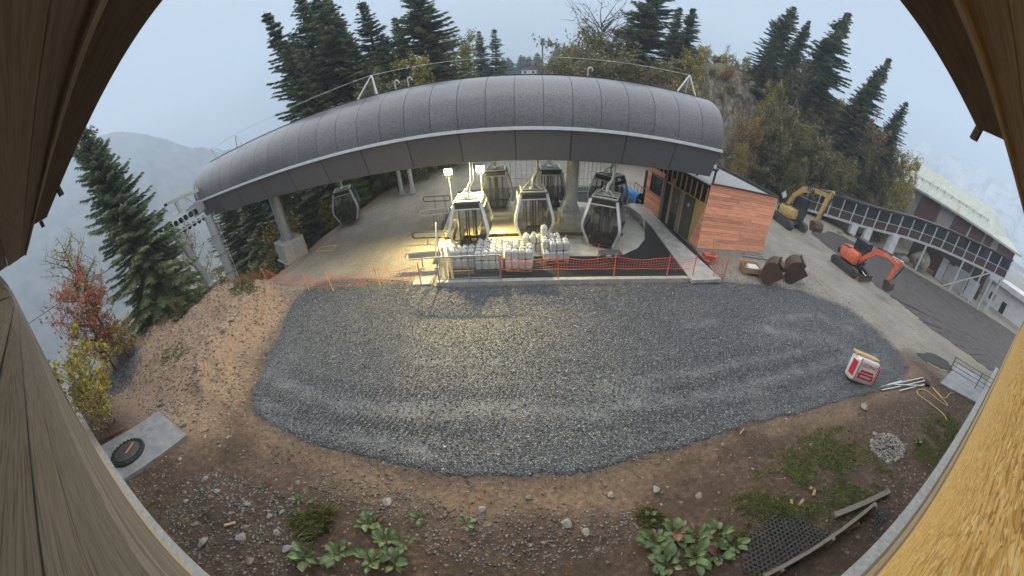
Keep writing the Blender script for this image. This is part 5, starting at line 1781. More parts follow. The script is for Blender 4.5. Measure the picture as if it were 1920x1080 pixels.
for s_, off in ((cum[-1] * .62, 0), (cum[-1] * .80, 0), (cum[-1] * .90, 0), (cum[-1] * .95, 0), (cum[-1] * .99, 0), (cum[-1] * .86, 1.7), (cum[-1] * .99, 1.7)):
    p = gpt(s_, -.1, off)
    MB().bar(p, (p[0], p[1], -.2), .2, .2).build('support_post', M['galv_pale'], gal)
p = gpt(cum[-1] * .93, -.1)
q = gpt(cum[-1] * .76, 0)
MB().bar(p, (q[0], q[1], .1), .16, .16).build('brace', M['galv_pale'], gal)
for px, py, w in ((1587, 442, .9), (1611, 450, .8), (1661, 464, 1.2)):
    c = gpt(np.interp(px, (1508, 1618, 1707, 1766), (2, 11, 17, 22)), 0, .2)
    o = MB().bbox((0, 0, 0), (w, .9, max(.5, c[2] + .2)), .02).build('plinth_block', M['white_render'], gal)
    o.location = (c[0], c[1], max(.5, c[2] + .2) / 2 - .15)
    o.rotation_euler = (0, 0, 1.0)

# ------------------------------------------------------------------ big brown building behind the gallery
bl = thing('chalet_block', 'large brown panelled building with a pale green metal roof behind the gallery', 'building', (0, 0, 0))
E0, E1, E2 = np.array((50.3, 24.0)), np.array((54.6, 7.3)), np.array((60.0, 1.5))
d1 = (E1 - E0) / np.linalg.norm(E1 - E0)
nb1 = np.array((-d1[1], d1[0]))
if nb1[0] < 0: nb1 = -nb1
W0, W1 = E0 + nb1 * 1.2, E1 + nb1 * 1.2 - d1 * .6
W2 = E2 + np.array((.5, 1.2))
slab('core', [tuple(W0), tuple(W1), tuple(W2), tuple(W2 + nb1 * 12), tuple(W0 + nb1 * 14)], -.5, 9.0, M['stone_building'], bl)
L1 = np.linalg.norm(W1 - W0)
for q, (a, b_, mm, nm) in enumerate(((.02, .26, 'stone_building', 'wall_panel'), (.28, .47, 'brown_clad', 'shutter_panel'), (.49, .64, 'stone_building', 'wall_panel'), (.66, .82, 'brown_clad', 'shutter_panel'), (.84, .985, 'brown_clad', 'shutter_panel'))):
    p, r2 = W0 + d1 * L1 * a - nb1 * .06, W0 + d1 * L1 * b_ - nb1 * .06
    MB().bar((p[0], p[1], 6.3), (r2[0], r2[1], 6.3), .12, 4.6).build(nm, M[mm], bl)
for a in (.27, .48, .65):
    p = W0 + d1 * L1 * a - nb1 * .12
    MB().bar((p[0], p[1], 4.2), (p[0], p[1], 8.4), .12, .12).build('downpipe', M['dark'], bl)
p = W0 + d1 * L1 * .83 - nb1 * .15
MB().bar((p[0], p[1], 4.5), (p[0], p[1], 8.2), .2, .2).build('downpipe', M['white_metal'], bl)
d2 = (W2 - W1) / np.linalg.norm(W2 - W1)
L2 = np.linalg.norm(W2 - W1)
n2 = np.array((d2[1], -d2[0]))
if n2[1] > 0: n2 = -n2
for a, b_, mm in ((.02, .22, 'brown_clad'), (.24, .42, 'stone_building'), (.44, .98, 'brown_clad')):
    p, r2 = W1 + d2 * L2 * a + n2 * .06, W1 + d2 * L2 * b_ + n2 * .06
    MB().bar((p[0], p[1], 6.0), (r2[0], r2[1], 6.0), .12, 5.6).build('shutter_panel' if mm == 'brown_clad' else 'wall_panel', M[mm], bl)
ZE = 8.85
def rp(p, back, z):
    q = p + nb1 * back
    return (q[0], q[1], z)
# roof: lower pitch, snow guard, upper pitch, hipped end
mb = MB()
seg = 14
for q in range(seg):
    a, b_ = E0 + (E1 - E0) * q / seg, E0 + (E1 - E0) * ((q + 1) / seg - .004)
    MB().add([rp(a, 0, ZE), rp(b_, 0, ZE), rp(b_, 7.5, ZE + 4.1), rp(a, 7.5, ZE + 4.1), rp(a, 0, ZE - .12), rp(b_, 0, ZE - .12), rp(b_, 7.5, ZE + 3.98), rp(a, 7.5, ZE + 3.98)], [(0, 1, 2, 3), (7, 6, 5, 4), (0, 4, 5, 1), (1, 5, 6, 2), (3, 2, 6, 7), (0, 3, 7, 4)]).build('roof_sheet', M['roof_cream'], bl)
apx = rp(E1 - d1 * .3, 7.5, ZE + 4.05)
MB().add([(E1[0], E1[1], ZE), (E2[0], E2[1], ZE), (E2[0] + 5, E2[1] + 4, ZE + 1.5), apx, (E1[0], E1[1], ZE - .15), (E2[0], E2[1], ZE - .15)], [(0, 1, 2, 3), (0, 4, 5, 1)]).build('hip_sheet', M['roof_cream'], bl)
MB().bar((E0[0], E0[1], ZE - .1), (E1[0], E1[1], ZE - .1), .12, .30).build('eave_fascia', M['roof_cream'], bl)
MB().bar((E1[0], E1[1], ZE - .1), (E2[0], E2[1], ZE - .1), .12, .30).build('eave_fascia', M['roof_cream'], bl)
gp0, gp1 = np.array(rp(E0, 2.6, ZE + 1.75)), np.array(rp(E1 - d1 * 1.0, 2.6, ZE + 1.75))
for dz in (-.1, .1):
    MB().bar(gp0 + np.array((0, 0, dz)), gp1 + np.array((0, 0, dz)), .05, .05).build('snow_guard', M['dark'], bl)
for s_ in np.linspace(.02, .98, 12):
    p = gp0 + (gp1 - gp0) * s_
    MB().bar(p + np.array((0, 0, -.4)), p + np.array((0, 0, .2)), .07, .07).build('snow_guard_bracket', M['dark'], bl)
o = MB().bar(rp(E0 + (E1 - E0) * .62, .05, ZE + .04), rp(E0 + (E1 - E0) * .62, 2.4, ZE + 1.33), .5, .02).build('rust_streak', mat('ochre_stain', (.42, .33, .16), .6, (.36, .3, .18), 2), bl)
# balcony stub at the right end
p = W2 - d2 * 2.2
MB().bar((p[0], p[1] - .8, 7.0), (p[0] + 4, p[1] - 4.2, 7.0), 1.2, .9).build('balcony', M['white_render'], bl)
# white garage below
gg = thing('white_garage', 'low white rendered garage with small dark openings below the brown building', 'garage', (0, 0, 0))
wa, wb_ = np.array((51.6, 3.6)), np.array((47.2, -7.5))
dw = (wb_ - wa) / np.linalg.norm(wb_ - wa)
nw = np.array((-dw[1], dw[0]))
if nw[0] < 0: nw = -nw
slab('wall', [tuple(wa), tuple(wb_), tuple(wb_ + nw * 8), tuple(wa + nw * 8)], -.3, 3.55, M['white_render'], gg)
slab('roof_slab', [tuple(wa - nw * .6 - dw * .5), tuple(wb_ - nw * .6 + dw * .5), tuple(wb_ + nw * 8), tuple(wa + nw * 8 - dw * .5)], 3.56, 4.3, M['white_render'], gg)
for s_, w_, z0, z1, nm in ((1.1, .9, 1.1, 2.1, 'window'), (3.5, .85, .05, 2.0, 'door'), (8.2, 1.0, 1.0, 2.0, 'window')):
    p, q = wa + dw * (s_ - w_ / 2) - nw * .02, wa + dw * (s_ + w_ / 2) - nw * .02
    MB().bar((p[0], p[1], (z0 + z1) / 2), (q[0], q[1], (z0 + z1) / 2), .05, z1 - z0).build(nm, M['black'], gg)
MB().bar((wa[0] - nw[0] * .06, wa[1] - nw[1] * .06, .15), (wb_[0] - nw[0] * .06, wb_[1] - nw[1] * .06, .15), .12, .5).build('base_course', M['flash'], gg)
# store below the gallery: white panels, doors, pallets
def leaning(nm, lab, cat, x, y, w, h, rz, m, tilt_=.12, z=0.0, grp=None):
    o = MB().bbox((0, 0, h / 2), (w, .07, h), .01).build(nm, m)
    o.location = (x, y, z)
    o.rotation_euler = (tilt_, 0, rz)
    return tag(o, lab, cat, grp)
sw = slab('store_wall', [(46.4, 16.0), (47.0, 16.2), (50.6, 4.6), (50.0, 4.4)], -.2, 4.2, M['fascia'])
tag(sw, 'dark recessed store wall under the gallery', 'wall')
RZ = R(-72)
leaning('door_panel', 'tall white door panel leaning under the gallery beside rusty pallets', 'door panel', 45.6, 10.2, 1.0, 2.9, RZ, M['white_render'])
leaning('door_panel', 'grey blue door panel leaning beside the steel brace', 'door panel', 45.9, 9.2, .9, 2.6, RZ, M['galv_pale'])
leaning('door_panel', 'wide white panel with a window strip under the gallery', 'door panel', 47.0, 8.0, 2.0, 2.8, RZ, M['white_render'])
leaning('door_panel', 'pale cream board behind the support posts', 'door panel', 45.8, 6.6, .7, 3.0, RZ, M['concrete_pale'])
leaning('door_panel', 'white panel nearest the garage wall', 'door panel', 46.4, 5.4, 1.6, 2.6, RZ, M['white_render'])
leaning('rusty_rack', 'rust red sheet rack leaning between white panels', 'rack', 45.8, 11.4, 1.5, 3.0, RZ, M['brown_clad'])
for q, (x, y, a) in enumerate(((44.9, 11.6, .5), (44.8, 9.0, 1.0))):
    o = copy_tree(pal0)
    o.location = (x, y, .1); o.rotation_euler = (R(65), 0, RZ + a * .2)
    o['label'] = ('worn pallet leaning under the gallery beside the rust red rack', 'worn pallet leaning under the gallery beside the blue panel')[q]
    o['group'] = 'pallets leaning under the gallery'
bxo = thing('cardboard_box', 'brown box standing under the gallery by the first steel post', 'box', (44.6, 13.4, 0), .3)
MB().bbox((0, 0, .45), (1.0, .8, .8), .03).build('carton', M['pallet'], bxo)
MB().bbox((0, 0, .02), (1.1, .9, .06), .01).build('base', M['pallet'], bxo)

# ------------------------------------------------------------------ far chalet, mast
ch = thing('far_chalet', 'small white walled chalet with a brown gable roof on the far rise', 'chalet', (11.0, 150, 11.6), R(-12))
MB().box((0, 0, .9), (6.2, 6, 2.4)).build('wall', M['white_render'], ch)
MB().box((0, -.1, 2.5), (6.2, 6.2, 1.0)).build('upper_wall', M['brown_clad'], ch)
for sx in (-1, 1):
    MB().add([(0, -4, 4.6), (0, 4, 4.6), (sx * 4.2, 4, 2.9), (sx * 4.2, -4, 2.9), (0, -4, 4.35), (0, 4, 4.35), (sx * 4.2, 4, 2.65), (sx * 4.2, -4, 2.65)], [(0, 1, 2, 3), (7, 6, 5, 4), (0, 3, 7, 4), (2, 1, 5, 6), (3, 2, 6, 7)]).build('roof_side', M['fascia'], ch)
for sx in (-1.7, 1.5):
    MB().box((sx, -3.02, 1.2), (.9, .08, .9)).build('window', M['black'], ch)
ms_ = thing('radio_mast', 'slim radio mast with a dark green head above the far trees', 'mast', (15.6, 149.5, 11))
MB().tube([(0, 0, 0), (0, 0, 13)], .3, 8).build('pole', M['dark'], ms_)
MB().tube([(0, 0, 12.5), (0, 0, 15.3)], .8, 10).build('head', M['dark'], ms_)
o = MB().box((0, 0, 0), (13, 8, 4)).build('far_barn', M['flash'])
o.location = (26, 150, 13); tag(o, 'pale grey roofed barn partly hidden beside the far chalet', 'barn')

# site fencing and ladders behind the station
for q, (px, py, w, h, lab) in enumerate(((968, 352, 2.6, 2.0, 'grey tube site fence panel seen between the rear cabins'), (1108, 352, 2.0, 2.2, 'grey tube site fence panel beyond the thick steel pillar'))):
    p = G(px, py)
    fp = thing('site_fence', lab, 'fence panel', (p[0], p[1], 0), -.05)
    for z in (.15, .7, 1.25, h):
        MB().tube([(-w / 2, 0, z), (w / 2, 0, z)], .025, 6).build('rail', M['galv'], fp)
    for x in np.linspace(-w / 2, w / 2, 7):
        MB().tube([(x, 0, 0), (x, 0, h)], .018, 6).build('upright', M['galv'], fp)
p = G(1104, 360)
ldr = thing('leaning_ladder', 'white ladder lying against the fence beyond the steel pillar', 'ladder', (p[0] - .9, p[1] - 1.0, .3), .1)
for z in (.0, .35):
    MB().bar((-.8, 0, z), (.8, 0, z), .05, .05).build('rail', M['white_metal'], ldr)
for x in np.linspace(-.7, .7, 7):
    MB().bar((x, 0, 0), (x, 0, .35), .035, .035).build('rung', M['white_metal'], ldr)

# ------------------------------------------------------------------ vegetation
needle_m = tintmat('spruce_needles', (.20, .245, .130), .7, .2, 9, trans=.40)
leaf_m = tintmat('autumn_leaves', (1, 1, 1), .65, .25, 6, trans=.4)
bark_m = mat('bark', (.12, .095, .075), .9, (.06, .047, .038), 9, stretch=(1, 1, .25), bmp=.6, bd=.02)
bark_pale_m = mat('pale_bark', (.24, .22, .19), .9, (.13, .12, .10), 9, stretch=(1, 1, .25), bmp=.5, bd=.02)
def spruce_mesh(h, r, whorls, seed, tw=1.0, bare=.06, rag=.35, wid=1.0, power=.8):
    g = np.random.default_rng(seed)
    V_, C_ = [], []
    for w in range(whorls):
        f = bare + (1 - bare) * (w + g.random() * .6) / whorls
        z = f * h
        if z > h * .985: continue
        nb_ = g.integers(4, 8) if f < .9 else 4
        a0 = g.random() * 2 * PI
        for q in range(nb_):
            L = max(.14, r * (1 - f) ** power * (1 + rag * (g.random() * 1.6 - 1.0)) * (.55 + .45 * min(1, (f - bare) * 7)))
            if g.random() < .06: L *= .4
            az = a0 + 2 * PI * q / nb_ + g.normal() * .25
            d = np.array((math.cos(az), math.sin(az), 0))
            sd = np.array((-d[1], d[0], 0))
            rise = .95 * (f - .42)
            K = max(4, int(L / .105))
            s = (np.arange(K) + g.random(K)) / K
            s = np.clip(s, .06, 1)
            base = np.array((0, 0, z))[None] + d[None] * (L * s)[:, None] + np.array((0, 0, 1))[None] * (L * (rise * s - .34 * s ** 2 + .30 * s ** 3))[:, None]
            tint = .65 + .55 * g.random()
            for side in (-1, 1, 0, -1, 1, 0, -1, 1):
                l = tw * np.minimum(.52, (.14 + .42 * L * .5 * (1 - .75 * s))) * (.6 + .7 * g.random(K))
                fw = .55 + .5 * g.random(K)
                if side == 0:
                    dr = d[None] * fw[:, None] + np.array((0, 0, -.55))[None] * (.2 + g.random(K))[:, None] + sd[None] * g.normal(0, .25, K)[:, None]
                else:
                    dr = d[None] * fw[:, None] + sd[None] * (side * (.6 + .6 * g.random(K)))[:, None] + np.array((0, 0, -1))[None] * (.45 - .75 * f + .5 * g.random(K))[:, None]
                dr /= np.linalg.norm(dr, axis=1, keepdims=True)
                tip = base + dr * l[:, None]
                cr = np.cross(dr, np.array((0, 0, 1.0))[None] + g.normal(0, .6, (K, 3)))
                cr /= np.linalg.norm(cr, axis=1, keepdims=True) + 1e-9
                wd = (wid * (.035 + .035 * g.random(K)))[:, None]
                mid = base + dr * (l * .45)[:, None]
                V_.append(np.stack([base, mid + cr * wd, tip, mid - cr * wd], 1))
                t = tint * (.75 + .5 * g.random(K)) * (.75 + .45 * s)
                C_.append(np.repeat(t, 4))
    V_ = np.concatenate(V_).reshape(-1, 3)
    C_ = np.concatenate(C_)
    Cc = C_[:, None] * np.array((1, 1, 1))[None] + (np.random.default_rng(seed + 1).random(len(C_))[:, None] * np.array((.12, .08, 0))[None])
    F_ = np.arange(len(V_)).reshape(-1, 4)
    return V_, F_, Cc
def make_spruce(name, label, h, r, whorls, seed, group, **kw):
    t = thing(name, label, 'tree', group=group)
    g = np.random.default_rng(seed + 5)
    pts = [(.06 * g.normal() * s, .06 * g.normal() * s, h * s) for s in np.linspace(-.04, 1, 9)]
    MB().tube(pts, [max(.012, h * .0135 * (1.03 - s)) for s in np.linspace(0, 1, 9)], 8).build('trunk', bark_m, t, True)
    Vv, Fv, Cc = spruce_mesh(h, r, whorls, seed, **kw)
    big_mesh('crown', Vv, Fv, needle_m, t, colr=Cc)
    return t
def deciduous_parts(h, r, seed, pal, nleaf, lsize, stems=1, low=.25, bough=26, spread=.6, thick=.014):
    g = np.random.default_rng(seed)
    tb = MB()
    tips = []
    for st_ in range(stems):
        ang = g.random() * 2 * PI
        lean = (.08 if stems == 1 else .28) * g.random()
        top = np.array((math.cos(ang) * lean * h, math.sin(ang) * lean * h, h * (.8 + .2 * g.random())))
        b0 = np.array((math.cos(ang), math.sin(ang), 0)) * (.0 if stems == 1 else .12)
        pts = [b0 + (top - b0) * s + g.normal(0, .015 * h, 3) * s * np.array((1, 1, .2)) for s in np.linspace(0, 1, 7)]
        pts[0][2] -= .2
        rr2 = [h * thick * (1.04 - s) / (stems ** .4) for s in np.linspace(0, 1, 7)]
        tb.tube(pts, rr2, 7)
        nbg = max(4, bough // stems)
        for k in range(nbg):
            f = low + (1 - low) * (k + g.random()) / nbg
            i = min(int(f * 6), 5)
            p0 = pts[i] + (pts[i + 1] - pts[i]) * (f * 6 - i)
            a = g.random() * 2 * PI
            L = r * (.45 + .6 * g.random()) * (1.15 - .75 * abs(f - .5))
            p1 = p0 + np.array((math.cos(a) * L, math.sin(a) * L, L * spread * (.4 + .8 * g.random())))
            pm = (p0 + p1) / 2 + g.normal(0, .08 * L, 3)
            tb.tube([p0, pm, p1], [h * thick * .32, h * thick * .2, .006], 5)
            tips += [(p0, pm), (pm, p1), (pm, p1)]
            for _ in range(3):
                s = .35 + .6 * g.random()
                q0 = pm + (p1 - pm) * s
                q1 = q0 + g.normal(0, .30 * L, 3) + np.array((0, 0, .18 * L))
                tb.tube([q0, q1], [h * thick * .12 + .003, .003], 4)
                tips.append((q0, q1))
    V_, C_ = [], []
    if nleaf:
        T = np.array([[a, b_] for a, b_ in tips])
        idx = g.integers(0, len(T), nleaf)
        s = g.random(nleaf)[:, None] ** .7
        c = T[idx, 0] + (T[idx, 1] - T[idx, 0]) * s + g.normal(0, .06 * r, (nleaf, 3))
        n1 = g.normal(0, 1, (nleaf, 3)); n1 /= np.linalg.norm(n1, axis=1, keepdims=True)
        n2 = np.cross(n1, g.normal(0, 1, (nleaf, 3))); n2 /= np.linalg.norm(n2, axis=1, keepdims=True)
        sz = lsize * (.6 + .8 * g.random(nleaf))[:, None]
        V_ = np.stack([c - n1 * sz, c + n2 * sz * .6, c + n1 * sz, c - n2 * sz * .6], 1).reshape(-1, 3)
        pal = np.array(pal)
        C_ = np.repeat(1.35 * pal[g.integers(0, len(pal), nleaf)] * (.65 + .6 * g.random(nleaf))[:, None], 4, 0)
    return tb, V_, C_
def make_decid(name, label, cat, h, r, seed, pal, nleaf, lsize, group, bark=None, **kw):
    t = thing(name, label, cat, group=group)
    tb, Vv, Cc = deciduous_parts(h, r, seed, pal, nleaf, lsize, **kw)
    tb.build('trunk' if cat == 'tree' else 'stems', bark or bark_m, t, True)
    if nleaf:
        big_mesh('crown' if cat == 'tree' else 'foliage', Vv, np.arange(len(Vv)).reshape(-1, 4), leaf_m, t, colr=Cc)
    return t
YEL = [(.52, .38, .09), (.45, .35, .11), (.38, .31, .09), (.28, .27, .08)]
ORA = [(.46, .25, .09), (.40, .20, .08), (.32, .18, .08), (.38, .28, .11)]
RED = [(.50, .16, .11), (.42, .16, .11), (.38, .21, .11), (.26, .14, .085)]
BRN = [(.20, .15, .08), (.24, .18, .09), (.15, .13, .065), (.14, .14, .06)]
OLV = [(.15, .165, .065), (.20, .18, .07), (.27, .22, .08), (.12, .135, .06)]
# prototypes share their meshes
SP = [make_spruce('spruce_tree', '', 22, 3.1, 80, 101, '', tw=1.25, wid=1.35, bare=.05),
      make_spruce('spruce_tree', '', 22, 2.6, 74, 102, '', tw=1.3, wid=1.35, rag=.8, bare=.07),
      make_spruce('spruce_tree', '', 22, 3.6, 82, 103, '', tw=1.25, wid=1.35, rag=.65, power=.62, bare=.03),
      make_spruce('spruce_tree', '', 22, 2.2, 70, 104, '', tw=1.3, wid=1.35, rag=.9, bare=.10)]
used = [False] * 4
def put_spruce(k, px, py, dist, label, group, wide=1.0, minh=2.0):
    p = atd(px, py, dist)
    z = float(height(np.array([p[0]]), np.array([p[1]]))[0]) - .2
    o = SP[k] if not used[k] else copy_tree(SP[k])
    used[k] = True
    s = max(minh, p[2] - z) / 22
    o.location = (p[0], p[1], z)
    ws = 1.85 * wide * s ** .75
    o.scale = (ws, ws, s)
    o.rotation_euler = (random.uniform(-.02, .02), random.uniform(-.02, .02), random.random() * 6.28)
    tag(o, label, 'tree', group)
    return o
random.seed(21)
GA = 'spruces on the valley side behind the cover'
for k, px, py, d, w, lab in (
    (3, 498, 22, 33, .95, 'tall ragged spruce standing outermost on the valley side behind the cover'),
    (1, 527, 70, 30, .8, 'slender spruce leaning close to the outermost ragged spruce'),
    (0, 552, -20, 36, .85, 'very tall spruce second in from the valley side'),
    (3, 580, -35, 34, .9, 'very tall spruce with a bare streaked trunk behind the cover'),
    (1, 606, -15, 38, .9, 'tall spruce between the bare trunked one and a shorter cone'),
    (2, 642, 52, 35, .72, 'cone shaped shorter spruce in front of the tall valley side group'),
    (1, 681, 0, 41, .95, 'thin open topped spruce behind the short cone'),
    (0, 712, 95, 34, .75, 'low dense spruce behind the roof fall arrest post'),
    (0, 742, 28, 42, .8, 'middling dense spruce left of the tallest dark spruce'),
    (2, 772, -40, 38, .75, 'tallest dark spruce with wide layered boughs'),
    (1, 800, 20, 43, .85, 'ragged spruce just beyond the tallest dark one'),
    (2, 868, 73, 55, .6, 'small spruce at the edge of the yellowing larch'),
    (2, 620, 40, 40, .8, 'broad spruce filling the gap behind the short cone'),
    (0, 655, 70, 37, .8, 'spruce crowding the short cone from behind'),
    (2, 720, 60, 41, .8, 'broad spruce between the thin open topped one and the dense one'),
    (2, 815, 70, 42, .6, 'low broad spruce at the foot of the tallest one'),
    (2, 540, 60, 37, .7, 'broad spruce filling the gap by the outermost one'),
    (0, 893, 56, 58, .75, 'neat narrow spruce, first of the pair standing clear'),
    (1, 925, 52, 57, .85, 'neat narrow spruce, second of the pair standing clear')):
    put_spruce(k, px, py, d, lab, GA, w)
for q, (k, px, py, d, w) in enumerate(((2, 412, 352, 38, 1.0), (0, 445, 335, 34, 1.0), (2, 470, 300, 37, 1.0), (0, 588, 200, 33, .9), (2, 625, 215, 37, .95), (0, 655, 225, 34, .9), (1, 700, 170, 38, 1), (2, 730, 180, 41, 1), (0, 505, 290, 31, .8), (2, 545, 300, 34, .9))):
    put_spruce(k, px, py, d, 'dark lower spruce packed into the slope below the cover', 'lower spruces under the cover line', w)
GB = 'spruces on the rocky knoll'
for k, px, py, d, w, lab in (
    (1, 1186, 32, 50, .9, 'slim spruce beside the leafless tree on the near end of the knoll'),
    (2, 1234, -40, 46, .85, 'biggest spruce on the near end of the knoll with drooping boughs'),
    (3, 1276, 12, 50, 1.0, 'open thin spruce next to the biggest one on the knoll'),
    (1, 1301, 14, 47, 1.1, 'ragged spruce above the fall arrest post at the cover end'),
    (0, 1462, 60, 51, .8, 'dense spruce rising behind the bare pale stems'),
    (2, 1487, 10, 53, .75, 'tall broad spruce leading the row on the knoll top'),
    (0, 1520, 38, 51, .8, 'tall spruce tucked between two taller ones on the knoll top'),
    (1, 1597, 22, 51, 1.15, 'lopsided spruce with upswept boughs at the top of the knoll'),
    (3, 1558, 70, 53, 1.1, 'thin spruce behind the lopsided one'),
    (2, 1610, 190, 51, .75, 'low dark spruce below the lopsided one'),
    (0, 1642, 130, 48, .75, 'dark spruce on the far shoulder of the knoll'),
    (1, 1667, 106, 49, .95, 'spruce with a single whip top on the far shoulder of the knoll'),
    (3, 1702, 190, 50, 1.15, 'last spruce on the shoulder before the brown building'),
    (0, 1580, 235, 50, .75, 'small spruce growing low on the rocky slope'),
    (2, 1650, 240, 48, .7, 'bushy small spruce low on the far shoulder'),
    (0, 1432, 150, 50, .5, 'stunted spruce over the bare rock face'),
    (2, 1530, 110, 49, .7, 'broad spruce filling the gap behind the pale stems'),
    (0, 1450, 95, 49, .7, 'short spruce at the front of the tall knoll row'),
    (2, 1630, 165, 50, .7, 'broad spruce filling the gap on the far shoulder'),
    (2, 1685, 215, 50, .6, 'broad low spruce behind the golden tree')):
    put_spruce(k, px, py, d, lab, GB, w)
# far trees on the rise
for q in range(26):
    px = 940 + 150 * random.random()
    put_spruce(q % 4, px, 108 - 28 * max(0, (px - 985) / 100) + random.uniform(-6, 8), 165 + 25 * random.random(), 'small misty spruce on the far rise near the chalet', 'misty spruces on the far rise', 1.3, 4)
for q in range(12):
    px = 1325 + 70 * random.random()
    put_spruce(q % 4, px, 122 + random.uniform(-16, 16), 120 + 15 * random.random(), 'pale misty spruce showing through the gap in the knoll trees', 'misty spruces in the gap', 1.3, 4)
# the big spruce on the left bank
p = np.array((-21.4, 10.2))
bs = make_spruce('spruce_tree', 'full dark green spruce on the edge of the left bank', 14.8, 3.7, 92, 111, '', tw=1.25, wid=.95, bare=.03, rag=.35, power=.66)
zb = float(height(np.array([p[0]]), np.array([p[1]]))[0])
bs.location = (p[0], p[1], zb - .2)
for px, py, d, hh, lab in ((290, 505, 24, 0, 'young bushy spruce beside the lift pylon foot'), (318, 520, 21.5, 0, 'small spruce low on the bank edge')):
    o = put_spruce(2 if d < 25 else 0, px, py, d, lab, 'spruces on the left bank', 1.0, 1.5)
# broadleaf trees and shrubs
def put_decid(fn, px, py, dist, label, cat, h0, group=None, wide=1.0, minh=1.0, zoff=-.15):
    p = atd(px, py, dist)
    z = float(height(np.array([p[0]]), np.array([p[1]]))[0]) + zoff
    s = max(minh, p[2] - z) / h0
    fn.location = (p[0], p[1], z)
    fn.scale = (s * wide, s * wide, s)
    fn.rotation_euler = (0, 0, random.random() * 6.28)
    tag(fn, label, cat, group)
    return fn
put_decid(make_decid('larch_tree', '', 'tree', 12, 2.8, 201, [(.24, .22, .07), (.30, .26, .09), (.17, .18, .06)], 7000, .11, '', bough=60, low=.1, spread=.1), 838, 50, 43, 'yellowing larch beyond the dark spruces behind the cover', 'tree', 12, wide=.8)
put_decid(make_decid('larch_tree', '', 'tree', 12, 2.6, 202, YEL + OLV, 6000, .12, '', bough=50, low=.1, spread=.2), 760, 105, 33, 'pale gold broadleaf tree in front of the dark spruces', 'tree', 12)
put_decid(make_decid('broadleaf_tree', '', 'tree', 12, 3.2, 203, OLV + BRN, 7000, .12, '', bough=50, low=.15), 700, 130, 30, 'brownish thicket tree along the cover ridge', 'tree', 12)
put_decid(make_decid('bare_tree', '', 'tree', 12, 3.2, 204, BRN, 500, .08, '', bough=70, low=.3, spread=1.1), 1150, 25, 47, 'leafless tree with fine upright twigs on the knoll end', 'tree', 12)
put_decid(make_decid('bare_tree', '', 'tree', 12, 2.2, 205, BRN, 300, .08, '', bough=50, low=.4, spread=1.3), 1366, 85, 52, 'leafless sapling showing above the rock face', 'tree', 12, wide=.7)
BB = [make_decid('broadleaf_tree', '', 'tree', 9, 3.4, 211, OLV + BRN, 9000, .13, '', bough=60, low=.1),
      make_decid('broadleaf_tree', '', 'tree', 9, 3.0, 212, BRN + OLV, 8000, .13, '', bough=60, low=.1),
      make_decid('broadleaf_tree', '', 'tree', 9, 2.6, 213, YEL + OLV, 7000, .12, '', bough=60, low=.1, spread=.4),
      make_decid('broadleaf_tree', '', 'tree', 9, 2.6, 214, ORA + BRN, 5000, .12, '', bough=60, low=.1)]
bu = [False] * 4
def put_bb(k, px, py, d, lab, wide=1.0, grp='broadleaf trees round the knoll'):
    o = BB[k] if not bu[k] else copy_tree(BB[k])
    bu[k] = True
    return put_decid(o, px, py, d, lab, 'tree', 9, grp, wide, 1.2)
for k, px, py, d, w, lab in (
    (0, 1090, 75, 46, .9, 'spreading brown green tree with a flat top behind the cover'),
    (1, 1132, 62, 49, .9, 'brown thinning tree between the flat topped one and the spruces'),
    (0, 1072, 112, 42, 1.1, 'low bushy tree where the far chalet comes into view'),
    (1, 1120, 110, 41, 1.2, 'brown thicket tree above the middle of the cover'),
    (0, 1165, 105, 42, 1.1, 'olive thicket tree beside the slim spruce'),
    (1, 1205, 120, 41, 1.1, 'russet thicket tree under the biggest knoll spruce'),
    (3, 1245, 130, 40, .9, 'orange tinted tree under the biggest knoll spruce'),
    (2, 1302, 92, 42, .8, 'golden tree at the cover end near the fall arrest post'),
    (2, 1285, 150, 39, .8, 'pale yellow tree low at the cover end'),
    (2, 1405, 105, 51, .7, 'yellow green tree on the crest over the rock face'),
    (3, 1380, 140, 50, .6, 'orange brown tree on the rock crest'),
    (1, 1440, 130, 51, .7, 'brown leafed tree behind the rock face'),
    (3, 1540, 195, 49, 1.0, 'pinkish autumn tree among the pale stems'),
    (1, 1500, 190, 50, 1.1, 'brown tree half lost in the pale stems'),
    (0, 1630, 260, 48, .9, 'dark green broadleaf over the gallery'),
    (1, 1680, 280, 49, 1.0, 'brown broadleaf near the golden tree by the building'),
    (3, 1655, 225, 48, .8, 'pink leafed tree among the shoulder spruces'),
    (3, 1412, 205, 41, .8, 'golden brown small tree beside the crest rocks'),
    (1, 1470, 205, 43, .9, 'brown small tree above the slanting ledge'),
    (0, 1505, 225, 43.5, .9, 'olive small tree below the pale stems'),
    (1, 1535, 255, 43, .9, 'brown bushy tree half way down the knoll'),
    (2, 1398, 268, 38.5, .6, 'small yellow tree growing out of the rock slabs'),
    (1, 1560, 285, 43.5, .9, 'grey brown tree over the rock bluff'),
    (0, 1500, 300, 41, .7, 'dark olive bush tree over the digger arm'),
    (0, 1600, 300, 45.5, .9, 'dense olive tree over the gallery start'),
    (2, 1455, 150, 46, .7, 'yellow tree between the crest and the tall spruces'),
    (2, 1718, 290, 48.5, .62, 'bright golden tree against the brown building'),
    (2, 1700, 335, 47.5, .6, 'lower golden tree by the gallery roof')):
    put_bb(k, px, py, d, lab, w)
